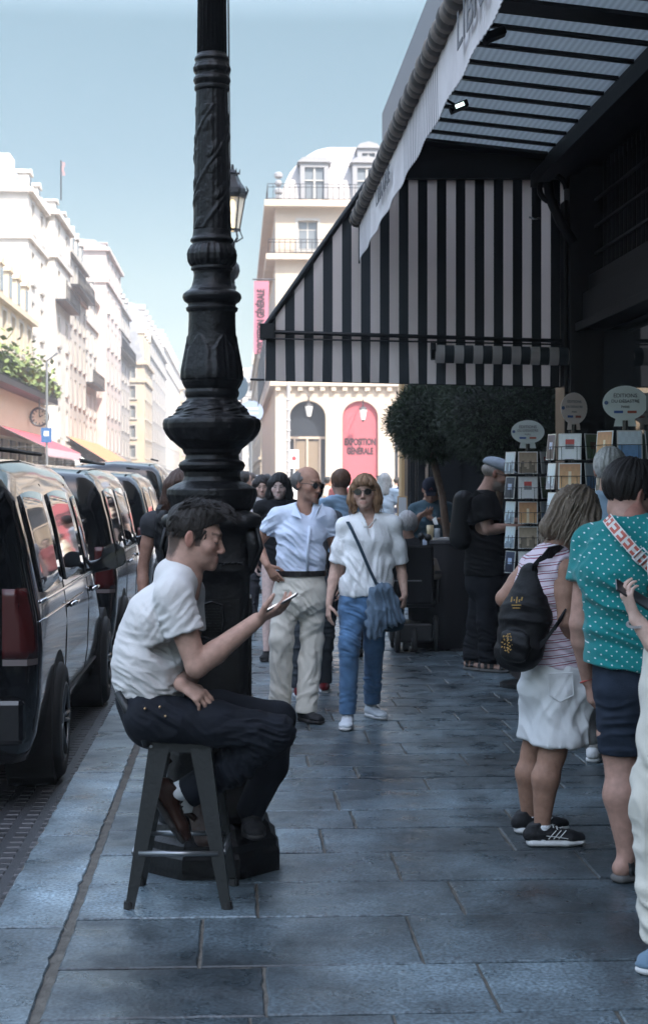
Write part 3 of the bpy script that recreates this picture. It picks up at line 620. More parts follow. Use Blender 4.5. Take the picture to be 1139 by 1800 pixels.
def side_block(label, X, Y0, Y1, H, stone, floors=5, bays=4, roofh=3.2, slate=(.30, .31, .33), depth=13, ground=4.2, ww=1.25, fr_win=True, chim=2, sg=-1, balc=(), mansard=True, ridge=2.4, front=True):
    """town house along the street; sg -1: stands on the left and faces +x"""
    root = empty('apartment_building', (X, Y0, 0)); tag(root, label, 'building', 'apartment buildings lining the sunlit street')
    st = mat('stone_%d' % (hash(stone) % 9999), stone, rough=.85, noise=.12, nscale=.6, detail=8, bump=.2, bscale=3); mb = MB(); L = Y1 - Y0; fh = (H - ground) / floors
    bw = L / bays; wins = []; hh = fh * .62
    for f in range(floors):
        for b in range(bays): wins.append((b * bw + bw / 2 - ww / 2, b * bw + bw / 2 + ww / 2, ground + f * fh + fh * .16, ground + f * fh + fh * .16 + hh))
    shop = [(b * bw + .35, (b + 1) * bw - .35, .5, ground - .9) for b in range(bays)]
    n = np.array([-sg, 0, 0.]); u = np.array([0, 1., 0]); facade(mb, (X, Y0, 0), u, n, L, H, wins + shop)
    gw = []
    if front:
        nb = 4; gb = depth / nb
        if fr_win: gw = [(b * gb + gb / 2 - ww / 2, b * gb + gb / 2 + ww / 2, ground + f * fh + fh * .16, ground + f * fh + fh * .16 + hh) for f in range(floors) for b in range(nb)]
    facade(mb, (X, Y0, 0), (sg, 0, 0), (0, -1, 0), depth, H, gw)
    xb = X + sg * depth
    mb.add([(X, Y1, 0), (xb, Y1, 0), (xb, Y1, H), (X, Y1, H)], [(0, 1, 2, 3)]); mb.add([(xb, Y0, 0), (xb, Y1, 0), (xb, Y1, H), (xb, Y0, H)], [(0, 1, 2, 3)]); mb.add([(X, Y0, H), (X, Y1, H), (xb, Y1, H), (xb, Y0, H)], [(0, 1, 2, 3)])
    mb.build('wall', st, root)
    c = MB(); 
    for z, o in ((H - .35, .32), (H - fh - .1, .2), (ground - .25, .2)):
        c = MB(); x0, x1 = sorted((X - sg * .002, X - sg * o)); c.box((x0, Y0 - .1, z), (x1, Y1 + .1, z + .28))
        if front: xa, xc = sorted((X - sg * o, xb)); c.box((xa, Y0 - o, z + .003), (xc, Y0 - .0995, z + .283))
        c.build('cornice', st, root)
    for w in wins: window(root, (X, Y0 + w[0], w[2]) if sg < 0 else (X, Y0 + w[1], w[2]), (0, 1, 0) if sg < 0 else (0, -1, 0), n, w[1] - w[0], w[3] - w[2])
    for w in gw: window(root, (X + sg * w[1], Y0, w[2]) if sg < 0 else (X + w[0], Y0, w[2]), (1, 0, 0), (0, -1, 0), w[1] - w[0], w[3] - w[2])
    gl = MB(); 
    for w in shop: gl.box((X + sg * .28 - .02, Y0 + w[0], w[2]), (X + sg * .28 + .02, Y0 + w[1], w[3]))
    gl.build('shop_glass', mat('shop_dark_glass', (.10, .085, .07), rough=.2), root)
    if balc:
        r = MB()
        for f in balc:
            z = ground + f * fh + fh * .1; x0, x1 = sorted((X - sg * .01, X - sg * .75)); r.box((x0, Y0 + .3, z - .15), (x1, Y1 - .3, z)); rail(r, (X - sg * .72, Y0 + .3, z), (X - sg * .72, Y1 - .3, z), n=int(L / .5))
        r.build('balcony', mat('iron', (.03, .03, .032), rough=.5), root)
    if mansard:
        r = MB(); sl = mat('slate_%d' % (hash(slate) % 9999), slate, rough=.6, noise=.2, nscale=2); i1, i2 = .9, ridge
        xa, xb_, ya, yb = X + sg * .1, xb, Y0 + .05, Y1 - .05
        A = [(xa, ya, H), (xa, yb, H), (xb_, yb, H), (xb_, ya, H)]; B = [(xa + sg * i1, ya + .02, H + roofh * .8), (xa + sg * i1, yb - .02, H + roofh * .8), (xb_, yb - .02, H + roofh * .8), (xb_, ya + .02, H + roofh * .8)]
        C = [(xa + sg * i2 * 1.6, ya + .3, H + roofh), (xa + sg * i2 * 1.6, yb - .3, H + roofh), (xb_, yb - .3, H + roofh), (xb_, ya + .3, H + roofh)]
        r.add(A + B + C, [(0, 1, 5, 4), (3, 0, 4, 7), (1, 2, 6, 5), (4, 5, 9, 8), (7, 4, 8, 11), (5, 6, 10, 9), (8, 9, 10, 11)]); rf = r.build('roof', sl, root)
        for b in range(bays):
            d = MB(); y = Y0 + b * bw + bw / 2; x0, x1 = sorted((X + sg * .15, X + sg * 1.6)); d.box((x0, y - .75, H + .2), (x1, y + .75, H + roofh * .68)); d.add([(X + sg * .05, y - .9, H + roofh * .68), (X + sg * .05, y + .9, H + roofh * .68), (X + sg * .05, y, H + roofh * .9), (X + sg * 1.6, y - .9, H + roofh * .68), (X + sg * 1.6, y + .9, H + roofh * .68), (X + sg * 1.6, y, H + roofh * .9)], [(0, 1, 2), (3, 5, 4), (0, 2, 5, 3), (1, 4, 5, 2), (0, 3, 4, 1)])
            dm = d.build('dormer', st, root); q = MB(); q.box((X + sg * .13 - .015, y - .45, H + .4), (X + sg * .13 + .015, y + .45, H + roofh * .6)); q.build('pane', mat('window_pane'), dm)
        for k in range(chim):
            q = MB(); y = Y0 + (k + .5) * L / chim; x = X + sg * rng.uniform(3, 5); q.box((x - .4, y - .9, H + roofh * .7), (x + .4, y + .9, H + roofh + 1.3))
            for t in range(4): q.lathe([(.13, H + roofh + 1.3), (.11, H + roofh + 1.9)], (x, y - .6 + .4 * t), 8)
            q.build('chimney', mat('chimney_brick', (.40, .27, .21), rough=.9), rf)
    return root
def sloped_awning(label, X, Y0, Y1, z1, z0, out, rgb, sg=-1, name='shop_awning', val=.45):
    root = empty(name, (X, Y0, 0)); tag(root, label, 'awning'); m = mat('awn_%d' % (hash(rgb) % 9999), rgb, rough=.85, noise=.06, nscale=3)
    b = MB(); xo = X - sg * out; b.add([(X - sg * .02, Y0, z1), (X - sg * .02, Y1, z1), (xo, Y1, z0), (xo, Y0, z0)], [(0, 1, 2, 3)]); b.build('canopy', m, root, thick=.03)
    v = MB(); n = int((Y1 - Y0) / .5)
    for i in range(n):
        a, c = Y0 + (Y1 - Y0) * i / n, Y0 + (Y1 - Y0) * (i + 1) / n; v.add([(xo, a, z0), (xo, c, z0), (xo, c, z0 - val * .75), (xo, (a + c) / 2, z0 - val), (xo, a, z0 - val * .75)], [(0, 1, 2, 3, 4)])
    v.build('valance', mat('awn_val_%d' % (hash(rgb) % 9999), tuple(min(1, .35 + .6 * c) for c in rgb), rough=.85), root, thick=.02)
    f = MB(); 
    for y in (Y0, Y1): f.tube([(X, y, z0), (xo, y, z0)], .03, 6); f.tube([(X, y, z1), (xo, y, z0)], .03, 6)
    f.build('frame', mat('iron', (.03, .03, .032), rough=.5), root)
    return root
def far_city():
    cream, white, beige, grey = (.52, .43, .31), (.58, .53, .47), (.50, .41, .30), (.42, .385, .36)
    r = side_block('low cream town house with a long planted balcony above a red awning', -12, 52, 95, 11.2, cream, floors=2, bays=13, roofh=2.6, ground=5.4, ww=1.5, chim=0, balc=())
    b = MB(); b.box((-12 + .01, 70, 6.15), (-10.4, 94, 6.45)); rail(b, (-10.45, 70, 6.45), (-10.45, 94, 6.45), n=60); b.build('balcony', mat('iron'), r)
    b = MB(); b.box((-12 + .004, 66, 3.9), (-11.2, 94.5, 6.13)); b.build('soffit', mat('tan_stone', (.50, .38, .26), rough=.8, noise=.1), r)
    side_block('white town house with a blank tall gable rising behind the low cream house', -12.3, 95.2, 104, 19.2, white, 5, 2, 1.6, fr_win=False, front=True, chim=3, balc=())
    g = MB(); g.box((-27, 95.4, 19.2), (-13.4, 97.5, 21.2)); g.build('gable_top', mat('stone_%d' % (hash(white) % 9999)), [o for o in COL.objects if o.name.startswith('apartment_building')][-1])
    side_block('slim white town house with one long balcony, just beyond the blank gable', -11.75, 104.2, 114, 19.4, white, 5, 2, 1.2, fr_win=False, chim=1, balc=(3,))
    side_block('cream white town house with tall dormers, second beyond the blank gable', -11.95, 114.2, 128, 18.4, (.44, .40, .35), 5, 4, 2.6, chim=2, balc=(4,))
    side_block('lower white town house squeezed before the tall pinkish one', -12.15, 128.2, 140, 17.4, white, 5, 3, 2.2, chim=1, balc=(2,))
    side_block('tall pinkish white town house with a blank flat topped side wall', -11.35, 140.2, 158, 22.3, (.56, .47, .43), 6, 4, .8, fr_win=False, chim=2, balc=())
    side_block('mottled grey town house beyond the pinkish one', -12.0, 158.2, 181, 20.2, grey, 6, 5, 2.2, chim=3, balc=(4,), slate=(.3, .29, .28))
    side_block('narrow beige house with a column of dark windows facing down the street', -10.5, 184, 200, 15.6, beige, 5, 4, 5.0, chim=2, ww=1.1, balc=())
    side_block('pale grey far house past the narrow beige one', -11.5, 200.2, 262, 21.5, (.40, .37, .34), 6, 9, 3.2, chim=4)
    side_block('farthest left town house, hazy, with a low roof', -12, 262.2, 340, 24.5, white, 6, 10, 3, chim=4, fr_win=False)
    side_block('pale house closing the far left end of the street', -9.0, 340.2, 420, 22, beige, 6, 10, 3, chim=3)
    side_block('hazy corner house on the right side beyond the arcaded building', 2.4, 158, 250, 16.5, beige, 5, 10, 5, sg=1, chim=2)
    side_block('far hazy town house closing the view at the end of the street', 1.2, 300, 420, 21, white, 6, 10, 3, sg=1, chim=2)
    root = empty('apartment_building', (-5, 430, 0)); tag(root, 'wide white town house across the very end of the street', 'building', 'apartment buildings lining the sunlit street')
    b = MB(); facade(b, (-20, 430, 0), (1, 0, 0), (0, -1, 0), 40, 22, [(3 + i * 3, 4.3 + i * 3, 5 + j * 3.2, 7.2 + j * 3.2) for i in range(12) for j in range(5)]); b.add([(-20, 430.5, 0), (20, 430.5, 0), (20, 430.5, 22), (-20, 430.5, 22)], [(0, 1, 2, 3)], 1); b.add([(-20, 430, 22), (20, 430, 22), (20, 434, 25), (-20, 434, 25)], [(0, 1, 2, 3)]); b.build('wall', [mat('stone_end', white, rough=.9), mat('window_pane')], root)
    sloped_awning('wide dark red awning with a pale scalloped valance under the planted balcony', -12, 76, 93, 4.7, 3.3, 3.0, (.42, .07, .09))
    sloped_awning('orange awning beyond the red one', -12, 112, 142, 5.0, 3.0, 3.2, (.62, .22, .10)); sloped_awning('white awning between the red and the orange awnings', -12.3, 97, 109, 4.4, 2.9, 2.6, (.75, .72, .66))
    # plants on the balcony
    fol = MB(); rg = random.Random(3)
    for i in range(2600):
        y = rg.uniform(70, 94); x = -10.7 + rg.gauss(0, .25); z = 6.6 + abs(rg.gauss(0, .5)) * (1 + .6 * math.sin(y)); s = rg.uniform(.1, .22); a = rg.uniform(0, 6.3); t = rg.uniform(-1, 1)
        e1 = np.array([math.cos(a), math.sin(a), t]) * s; e2 = np.array([-math.sin(a), math.cos(a), rg.uniform(-1, 1)]) * s * .6; c = np.array([x, y, z]); g_ = rg.uniform(.5, 1.4); fol.add([c - e1, c + e2, c + e1, c - e2], [(0, 1, 2, 3)], 0, (.13 * g_, .17 * g_, .05 * g_))
    tag(fol.build('balcony_plants', mat('foliage_far', rough=.7, attr='Col')), 'green shrubs overflowing the long balcony of the cream house', 'plants')
    ck = empty('wall_clock', (-10.9, 92, 4.9)); tag(ck, 'round black skeleton clock hanging under the planted balcony', 'clock'); b = MB(); c = np.array(P(70, 733, 86)); 
    b.tube([c + RX * .48 * math.cos(a) + UP * .48 * math.sin(a) for a in np.linspace(0, 2 * PI, 25)], .07, 6)
    for k in range(12): a = k * PI / 6; v = RX * math.cos(a) + UP * math.sin(a); b.tube([c + v * .3, c + v * .44], .03, 4)
    b.tube([c, c + UP * .3], .03, 4); b.tube([c, c + RX * .2 + UP * .1], .03, 4); b.tube([c + UP * .5, c + UP * 1.2], .03, 4); b.build('dial', mat('iron'), ck)
    fl = empty('flagpole', (-12.6, 100, 20)); tag(fl, 'thin flagpole with a small furled flag on the roof of the white house', 'flagpole'); b = MB(); q = P(108, 352, 104); b.tube([q, q + UP * 2.6], .05, 6); b.build('pole', mat('iron'), fl)
    b = MB(); b.grid(lambda u, v: q + UP * (2.5 - v * .9) + RX * (.05 + .18 * u + .05 * math.sin(v * 9)), 3, 8); b.build('flag', mat('flag', (.30, .20, .20)), fl, thick=.01)
    # thin street lamp and parking sign on the left
    sp = empty('sign_post', P(83, 850, 60) * [1, 1, 0]); tag(sp, 'tall thin grey post with a small blue square sign beside the red awning', 'sign post'); g0 = P(83, 850, 60) * [1, 1, 0]; b = MB(); b.tube([g0, g0 + UP * 6.2, g0 + UP * 6.5 + RX * .4], .05, 6); b.build('pole', mat('grey_metal', (.25, .26, .27), rough=.4, metal=.6), sp)
    b = MB(); b.frame(g0 + UP * 3.4 - VW * .08, RX, VW, UP, (-.2, -.02, -.28), (.2, .02, .28)); b.build('sign_plate', mat('sign_blue', (.05, .12, .26), rough=.4), sp)
    b = MB(); b.frame(g0 + UP * 3.4 - VW * .105, RX, VW, UP, (-.09, -.004, -.03), (.09, .004, .15)); b.build('sign_symbol', mat('white_paint', (.75, .75, .75)), sp)
def arcade_building():
    root = empty('arcaded_building', (2.5, 100, 0)); tag(root, 'cream stone building with ground floor arches, a pink arched poster and a rounded roof', 'building')
    st = mat('cut_stone', (.47, .39, .31), rough=.85, noise=.08, nscale=.5, detail=8, bump=.15, bscale=2); Y = 100; X0 = 2.45; W = 44; u = (1, 0, 0); n = (0, -1, 0)
    xs = [(540 - 415) / 28 + 0.0 + 4.6 * (i) for i in range(0, 9)]; ar = [SX(541, Y) + i * 3.30 for i in range(12)]
    Hc = 19.1; b = MB(); wins = []
    for x in ar:
        x -= X0
        for z0, z1 in ((9.0, 11.6), (12.6, 14.6), (16.3, 18.1)): wins.append((x - .62, x + .62, z0, z1))
    b2 = MB(); facade(b, (X0, Y, 0), u, n, W, Hc, wins, z0=7.9)
    for w in wins: window(root, (X0 + w[0], Y, w[2]), u, n, w[1] - w[0], w[3] - w[2])
    # ground floor arcade: piers and arch rings
    AW, zs = 1.13, 5.75; prev = 0.
    for x in ar:
        x -= X0; p = lambda a, z, d=0: (X0 + a, Y + d, z)
        b.add([p(prev, 0), p(x - AW, 0), p(x - AW, 7.9), p(prev, 7.9)], [(0, 1, 2, 3)]); k = 14; pr = None
        for i in range(k + 1):
            a = PI - PI * i / k; cx, cz = x + AW * math.cos(a), zs + AW * math.sin(a) * .92
            if pr: b.add([p(*pr), p(cx, cz), p(cx, 7.9), p(pr[0], 7.9)], [(0, 1, 2, 3)]); b.add([p(*pr), p(*pr, .9), p(cx, cz, .9), p(cx, cz)], [(0, 1, 2, 3)])
            pr = (cx, cz)
        for s in (-1, 1): b.add([p(x + s * AW, 0), p(x + s * AW, 0, .9), p(x + s * AW, zs, .9), p(x + s * AW, zs)], [(0, 1, 2, 3)])
        prev = x + AW
    b.add([(X0 + prev, Y, 0), (X0 + W, Y, 0), (X0 + W, Y, 7.9), (X0 + prev, Y, 7.9)], [(0, 1, 2, 3)])
    sw = [(2 + i * 4.2, 3.3 + i * 4.2, z, z + 2.0) for i in range(12) for z in (9., 12.6, 16.)]
    facade(b, (X0, Y, 0), (0, 1, 0), (-1, 0, 0), 55, Hc, sw)
    for w in sw: window(root, (X0, Y + w[1], w[2]), (0, -1, 0), (-1, 0, 0), w[1] - w[0], w[3] - w[2])
    b.build('wall', st, root)
    c = MB()
    for z, o, h in ((7.7, .35, .35), (11.95, .3, .25), (15.6, .6, .35), (18.9, .7, .4)):
        c.box((X0 - o, Y - o, z), (X0 + W, Y - .002, z + h)); c.box((X0 - o, Y, z + .002), (X0 - .002, Y + 55, z + h - .002))
    for i in range(60): c.box((X0 + i * .7, Y - .28, 7.40), (X0 + i * .7 + .3, Y - .003, 7.69))
    c.build('cornice', st, root)
    r = MB(); ir = mat('iron')
    rail(r, (X0 - .5, Y - .55, 19.3), (X0 + 20, Y - .55, 19.3), 1.0, 60); rail(r, (X0 - .45, Y - .45, 15.95), (X0 + 20, Y - .45, 15.95), .9, 60); rail(r, (X0 - .5, Y - .5, 19.3), (X0 - .5, Y + 20, 19.3), 1., 40); r.build('railing', ir, root)
    # rounded zinc roof
    zn = mat('zinc', (.34, .32, .31), rough=.5, noise=.08, nscale=1.5); r = MB(); pr = [(.3, 19.3), (.5, 20.3), (.95, 21.3), (1.7, 22.3), (2.7, 23.1), (3.6, 23.5), (8, 24.0)]; V = []; m = len(pr)
    for q, (i, z) in enumerate(pr): V += [(X0 + i, Y + 55, z), (X0 + i, Y + i, z), (X0 + W, Y + i, z)]
    fs = []
    for q in range(m - 1): a = 3 * q; fs += [(a, a + 1, a + 4, a + 3), (a + 1, a + 2, a + 5, a + 4)]
    r.add(V, fs); 
    for k in range(36):      # standing seams
        x = X0 + 4 + k * 1.1
        for q in range(m - 2): (i0, z0), (i1, z1) = pr[q], pr[q + 1]; r.tube([(x, Y + i0 - .02, z0), (x, Y + i1 - .02, z1)], .025, 4)
    rf = r.build('roof', zn, root, smooth=False)
    for (x, z, w, h) in [(SX(553, Y), 19.5, 1.5, 2.3), (SX(553, Y) + 3.3, 19.5, 1.5, 2.3), (SX(553, Y) + 6.6, 19.5, 1.5, 2.3), (SX(650, Y), 21.5, 1.1, 1.4), (SX(650, Y) + 3.3, 21.5, 1.1, 1.4)]:
        d = MB(); yb = Y + 4; yf = Y + (.15 if z < 21 else 1.0); 
        for s in (-1, 1): d.box((x + s * w / 2 - .14, yf, z), (x + s * w / 2 + .14, yb, z + h - .3))
        d.box((x - w / 2 - .135, yf + .003, z + h - .3), (x + w / 2 + .135, yb - .01, z + h)); 
        d.prism([(-w * .72, h), (w * .72, h), (w * .5, h + .28), (0, h + .42), (-w * .5, h + .28)], (x, yf - .15, z + .003), (1, 0, 0), (0, 0, 1), (0, 1, 0), 3.2)
        dd = d.build('dormer', mat('dormer_zinc', (.26, .26, .27), rough=.6), root); g = MB(); g.box((x - w / 2 + .14, yf + .2, z), (x + w / 2 - .14, yf + .22, z + h - .3)); g.build('pane', mat('window_pane'), dd); g = MB(); g.box((x - .06, yf + .1, z), (x + .06, yf + .19, z + h - .3)); g.box((x - w / 2 + .14, yf + .1, z + h * .5), (x - .061, yf + .19, z + h * .5 + .07)); g.box((x + .061, yf + .1, z + h * .5), (x + w / 2 - .14, yf + .19, z + h * .5 + .07)); g.build('mullion', mat('window_frame_paint'), dd)
    sc = MB(); 
    for k, (w, z) in enumerate(((.4, 19.4), (.5, 19.8), (.4, 20.3), (.5, 20.8))): sc.lathe([(w * .3, z), (w * .55, z + .1), (w * .55, z + .3), (w * .3, z + .4)], (X0 + .2, Y + .4), 10)
    sc.build('corner_scroll', mat('dormer_zinc'), root)
    # arches: glass, doors, poster
    for k, x in enumerate(ar):
        poly = [(-AW + .004, 0), (AW - .004, 0)] + [(AW * .996 * math.cos(a), zs + AW * .916 * math.sin(a)) for a in np.linspace(0, PI, 15)]
        g = MB(); g.prism(poly, (x, Y + .75, 0), (1, 0, 0), (0, 0, 1), (0, 1, 0), .05)
        if k == 1: g = MB(); g.prism(poly, (x, Y + .25, 0), (1, 0, 0), (0, 0, 1), (0, 1, 0), .05); o = g.build('poster', mat('poster_pink', (.40, .085, .10), rough=.6, noise=.05), root)
        else: o = g.build('arch_glass', mat('arch_dark', (.028, .032, .04), rough=.25), root)
        if k != 1:
            q = MB(); q.box((x - AW + .01, Y + .6, 4.4), (x + AW - .01, Y + .7, 4.55)); q.box((x - .06, Y + .602, 0), (x + .06, Y + .698, 4.395)); q.box((x - .85, Y + .604, 0), (x - .75, Y + .696, 4.39)); q.box((x + .75, Y + .604, 0), (x + .85, Y + .696, 4.39)); q.build('door_frame', mat('door_frame_stone', (.45, .36, .28)), root)
            q = MB(); q.box((x - .74, Y + .72, .1), (x + .74, Y + .73, 4.3)); q.build('door_glass', mat('door_glass', (.22, .17, .12), rough=.3), root)
        else:
            dk = mat('poster_ink', (.025, .006, .010)); px = SX(629, Y + .24)
            text('lettering', 'EXPOSITION\nGÉNÉRALE', .58, (x, Y + .235, 3.9), (1, 0, 0), (0, 0, 1), dk, root, .004, sx=.60, bold=.028)
    # vertical banner on the corner
    bn = empty('banner', (1.7, 99.5, 9)); tag(bn, 'pink vertical banner hanging from the corner of the arcaded building', 'banner'); A = P(447, 494, 99.2); B = P(473, 494, 99.2); C = P(471, 622, 99.2); D_ = P(446, 622, 99.2)
    g = MB(); g.add([A, B, C, D_], [(0, 1, 2, 3)]); g.build('cloth', mat('banner_pink', (.42, .13, .18), rough=.7), bn, thick=.02)
    text('lettering', 'EXPOSITION GÉNÉRALE', .62, (A + B + C + D_) / 4 - VW * .04 + UP * -.25, UP, -RX, mat('poster_ink'), bn, .004, sx=.60, bold=.025)
    g = MB(); g.tube([P(444, 491, 99.2), P(484, 491, 99.2)], .05, 6); g.build('bracket', ir, bn)
def wall_lantern(px, py, d, label):
    r = empty('wall_lantern', P(px, py, d)); tag(r, label, 'lantern', 'lanterns hanging in the arches'); c = P(px, py, d); 
    g = MB(); g.lathe([(.12, c[2] - .35), (.24, c[2] + .25), (.24, c[2] + .28)], (c[0], c[1]), 6); g.build('glass', mat('milk_glass', (.8, .8, .76), rough=.3), r)
    g = MB(); g.lathe([(.27, c[2] + .285), (.2, c[2] + .4), (.05, c[2] + .5), (.03, c[2] + .9)], (c[0], c[1]), 6); g.lathe([(.02, c[2] - .5), (.13, c[2] - .36)], (c[0], c[1]), 6); g.tube([c + UP * .88, c + UP * .95 + VW * 1.0], .03, 6); g.build('frame', mat('iron'), r)
# ------------------------------------------------------------------ right hand building, canopy, awnings
def shop_building():
    root = empty('shop_building', (2.3, 0, 0)); tag(root, 'dark painted corner building on the right with a bookshop front and a café front below', 'building')
    dk = mat('black_paint', (.004, .0045, .006), rough=.42, spec=.3, bump=.1, bscale=20); st = mat('cut_stone'); w = MB(); XW = 2.30; E = 21.0
    w.box((XW + .3, -22, 4.3), (16, E, 20)); w.box((XW + 2.6, -22, 0), (16, E - .01, 4.299)); w.build('wall', st, root)
    r = MB(); r.add([(XW + .3, -22, 20), (XW + .3, E, 20), (16, E, 20), (16, -22, 20), (XW + 2, -22, 23.5), (XW + 2, E - 2, 23.5), (14, E - 2, 23.5), (14, -22, 23.5)], [(0, 1, 5, 4), (1, 2, 6, 5), (2, 3, 7, 6), (0, 4, 7, 3), (4, 5, 6, 7)]); r.build('roof', mat('zinc'), root)
    # shopfront: piers, fascia, panels
    f = MB()
    for y0, y1, dx in ((10.62, 11.05, 0), (6.9, 7.15, 0), (3.2, 3.5, 0), (-3, -2.6, 0), (13.2, 13.4, .9), (14.8, 15.0, .9), (16.5, 16.7, .9), (18.3, 18.7, 0), (19.6, 19.75, 0), (20.5, 21.0, 0)):
        XW = 2.30 + dx; f.box((XW - .06, y0, 0), (XW + .32, y1, 4.3)); f.box((XW - .10, y0 - .03, 0), (XW + .3, y1 + .03, .25)); f.box((XW - .085, y0 + .06, .4), (XW - .061, y1 - .06, 3.5))
    XW = 2.30; f.box((XW + .28, 11.05, 0), (XW + 1.2, 11.25, 4.3)); f.box((XW + .28, 18.3, 0), (XW + 1.2, 18.5, 4.3)); f.box((XW - .02, -22, 3.72), (XW + .31, E - .003, 4.32)); f.box((XW - .12, -22, 3.70), (XW - .021, 10.6, 3.83)); f.box((XW + .02, -22, 2.62), (XW + .31, 10.6, 2.86)); f.box((XW - .03, -22, 2.60), (XW + .02, 10.6, 2.66))
    f.box((XW + .06, -22, 2.861), (XW + .25, 10.6, 2.98)); f.box((XW + .98, 11.26, 3.1), (XW + 1.2, 18.29, 4.3)); f.box((XW + .08, 18.71, 3.1), (XW + .3, E - .01, 3.7)); f.box((XW + .02, -22, 0), (XW + .3, 9.3, .5))
    f.build('shopfront', dk, root, bevel=.006)
    g = MB()        # grille of the transom
    y = 3.6
    while y < 10.5: g.box((XW + .12, y, 2.98), (XW + .14, y + .012, 3.72)); y += .11
    for z in (3.12, 3.3, 3.48): g.box((XW + .10, 3.6, z), (XW + .1205, 10.6, z + .016))
    g.build('grille', mat('grille_paint', (.03, .03, .033), rough=.4), root)
    g = MB(); g.box((XW + .2, -22, 2.99), (XW + .21, 10.6, 3.71)); g.build('transom_glass', mat('dark_glass', (.01, .011, .013), rough=.08, spec=.7), root)
    for y0, y1 in ((7.2, 8.6), (8.66, 10.58), (3.6, 5.2), (5.25, 6.86), (11.3, 13.18), (13.42, 14.78), (15.02, 16.48), (16.72, 18.28), (18.72, 20.48)):
        XW = 3.2 if 11.2 < y0 < 18 else 2.3; g = MB(); g.box((XW + .16, y0, .5), (XW + .17, y1, 2.6 if y1 < 10.6 else 3.1)); g.build('window', mat('shop_glass', (.02, .022, .025), rough=.04, spec=.9), root)
    g = MB(); 
    for y in (8.6, 5.2): g = MB(); g.box((XW + .1, y, .5), (XW + .18, y + .06, 2.6)); g.build('glazing_bar', dk, root)
    for y in (11.9, 12.6, 14.1, 15.7, 17.5, 19.2): XW = 3.2 if y < 18 else 2.3; g = MB(); g.box((XW + .1, y, .0), (XW + .18, y + .06, 3.1)); g.build('glazing_bar', dk, root)
    # café corner pillar in tan wood
    XW = 2.3; g = MB(); g.box((XW - .12, 21.02, 0), (XW + .25, 21.35, 4.2)); g.build('corner_pillar', mat('tan_wood', (.42, .27, .13), rough=.6), root)
    return root
LT, DK = (.88, .81, .78), (.020, .024, .028)
def stripe_mats():
    a = mat('stripe_light', LT, rough=.9, noise=.06, nscale=3, bump=.1, bscale=200); N, L = a.node_tree.nodes, a.node_tree.links
    if 'Mix Shader' not in N: t = N.new('ShaderNodeBsdfTranslucent'); t.inputs[0].default_value = (.86, .80, .77, 1); m = N.new('ShaderNodeMixShader'); m.inputs[0].default_value = .65; L.new(N['Principled BSDF'].outputs[0], m.inputs[1]); L.new(t.outputs[0], m.inputs[2]); L.new(m.outputs[0], N['Material Output'].inputs[0])
    return [a, mat('stripe_dark', DK, rough=.9, bump=.1, bscale=200)]
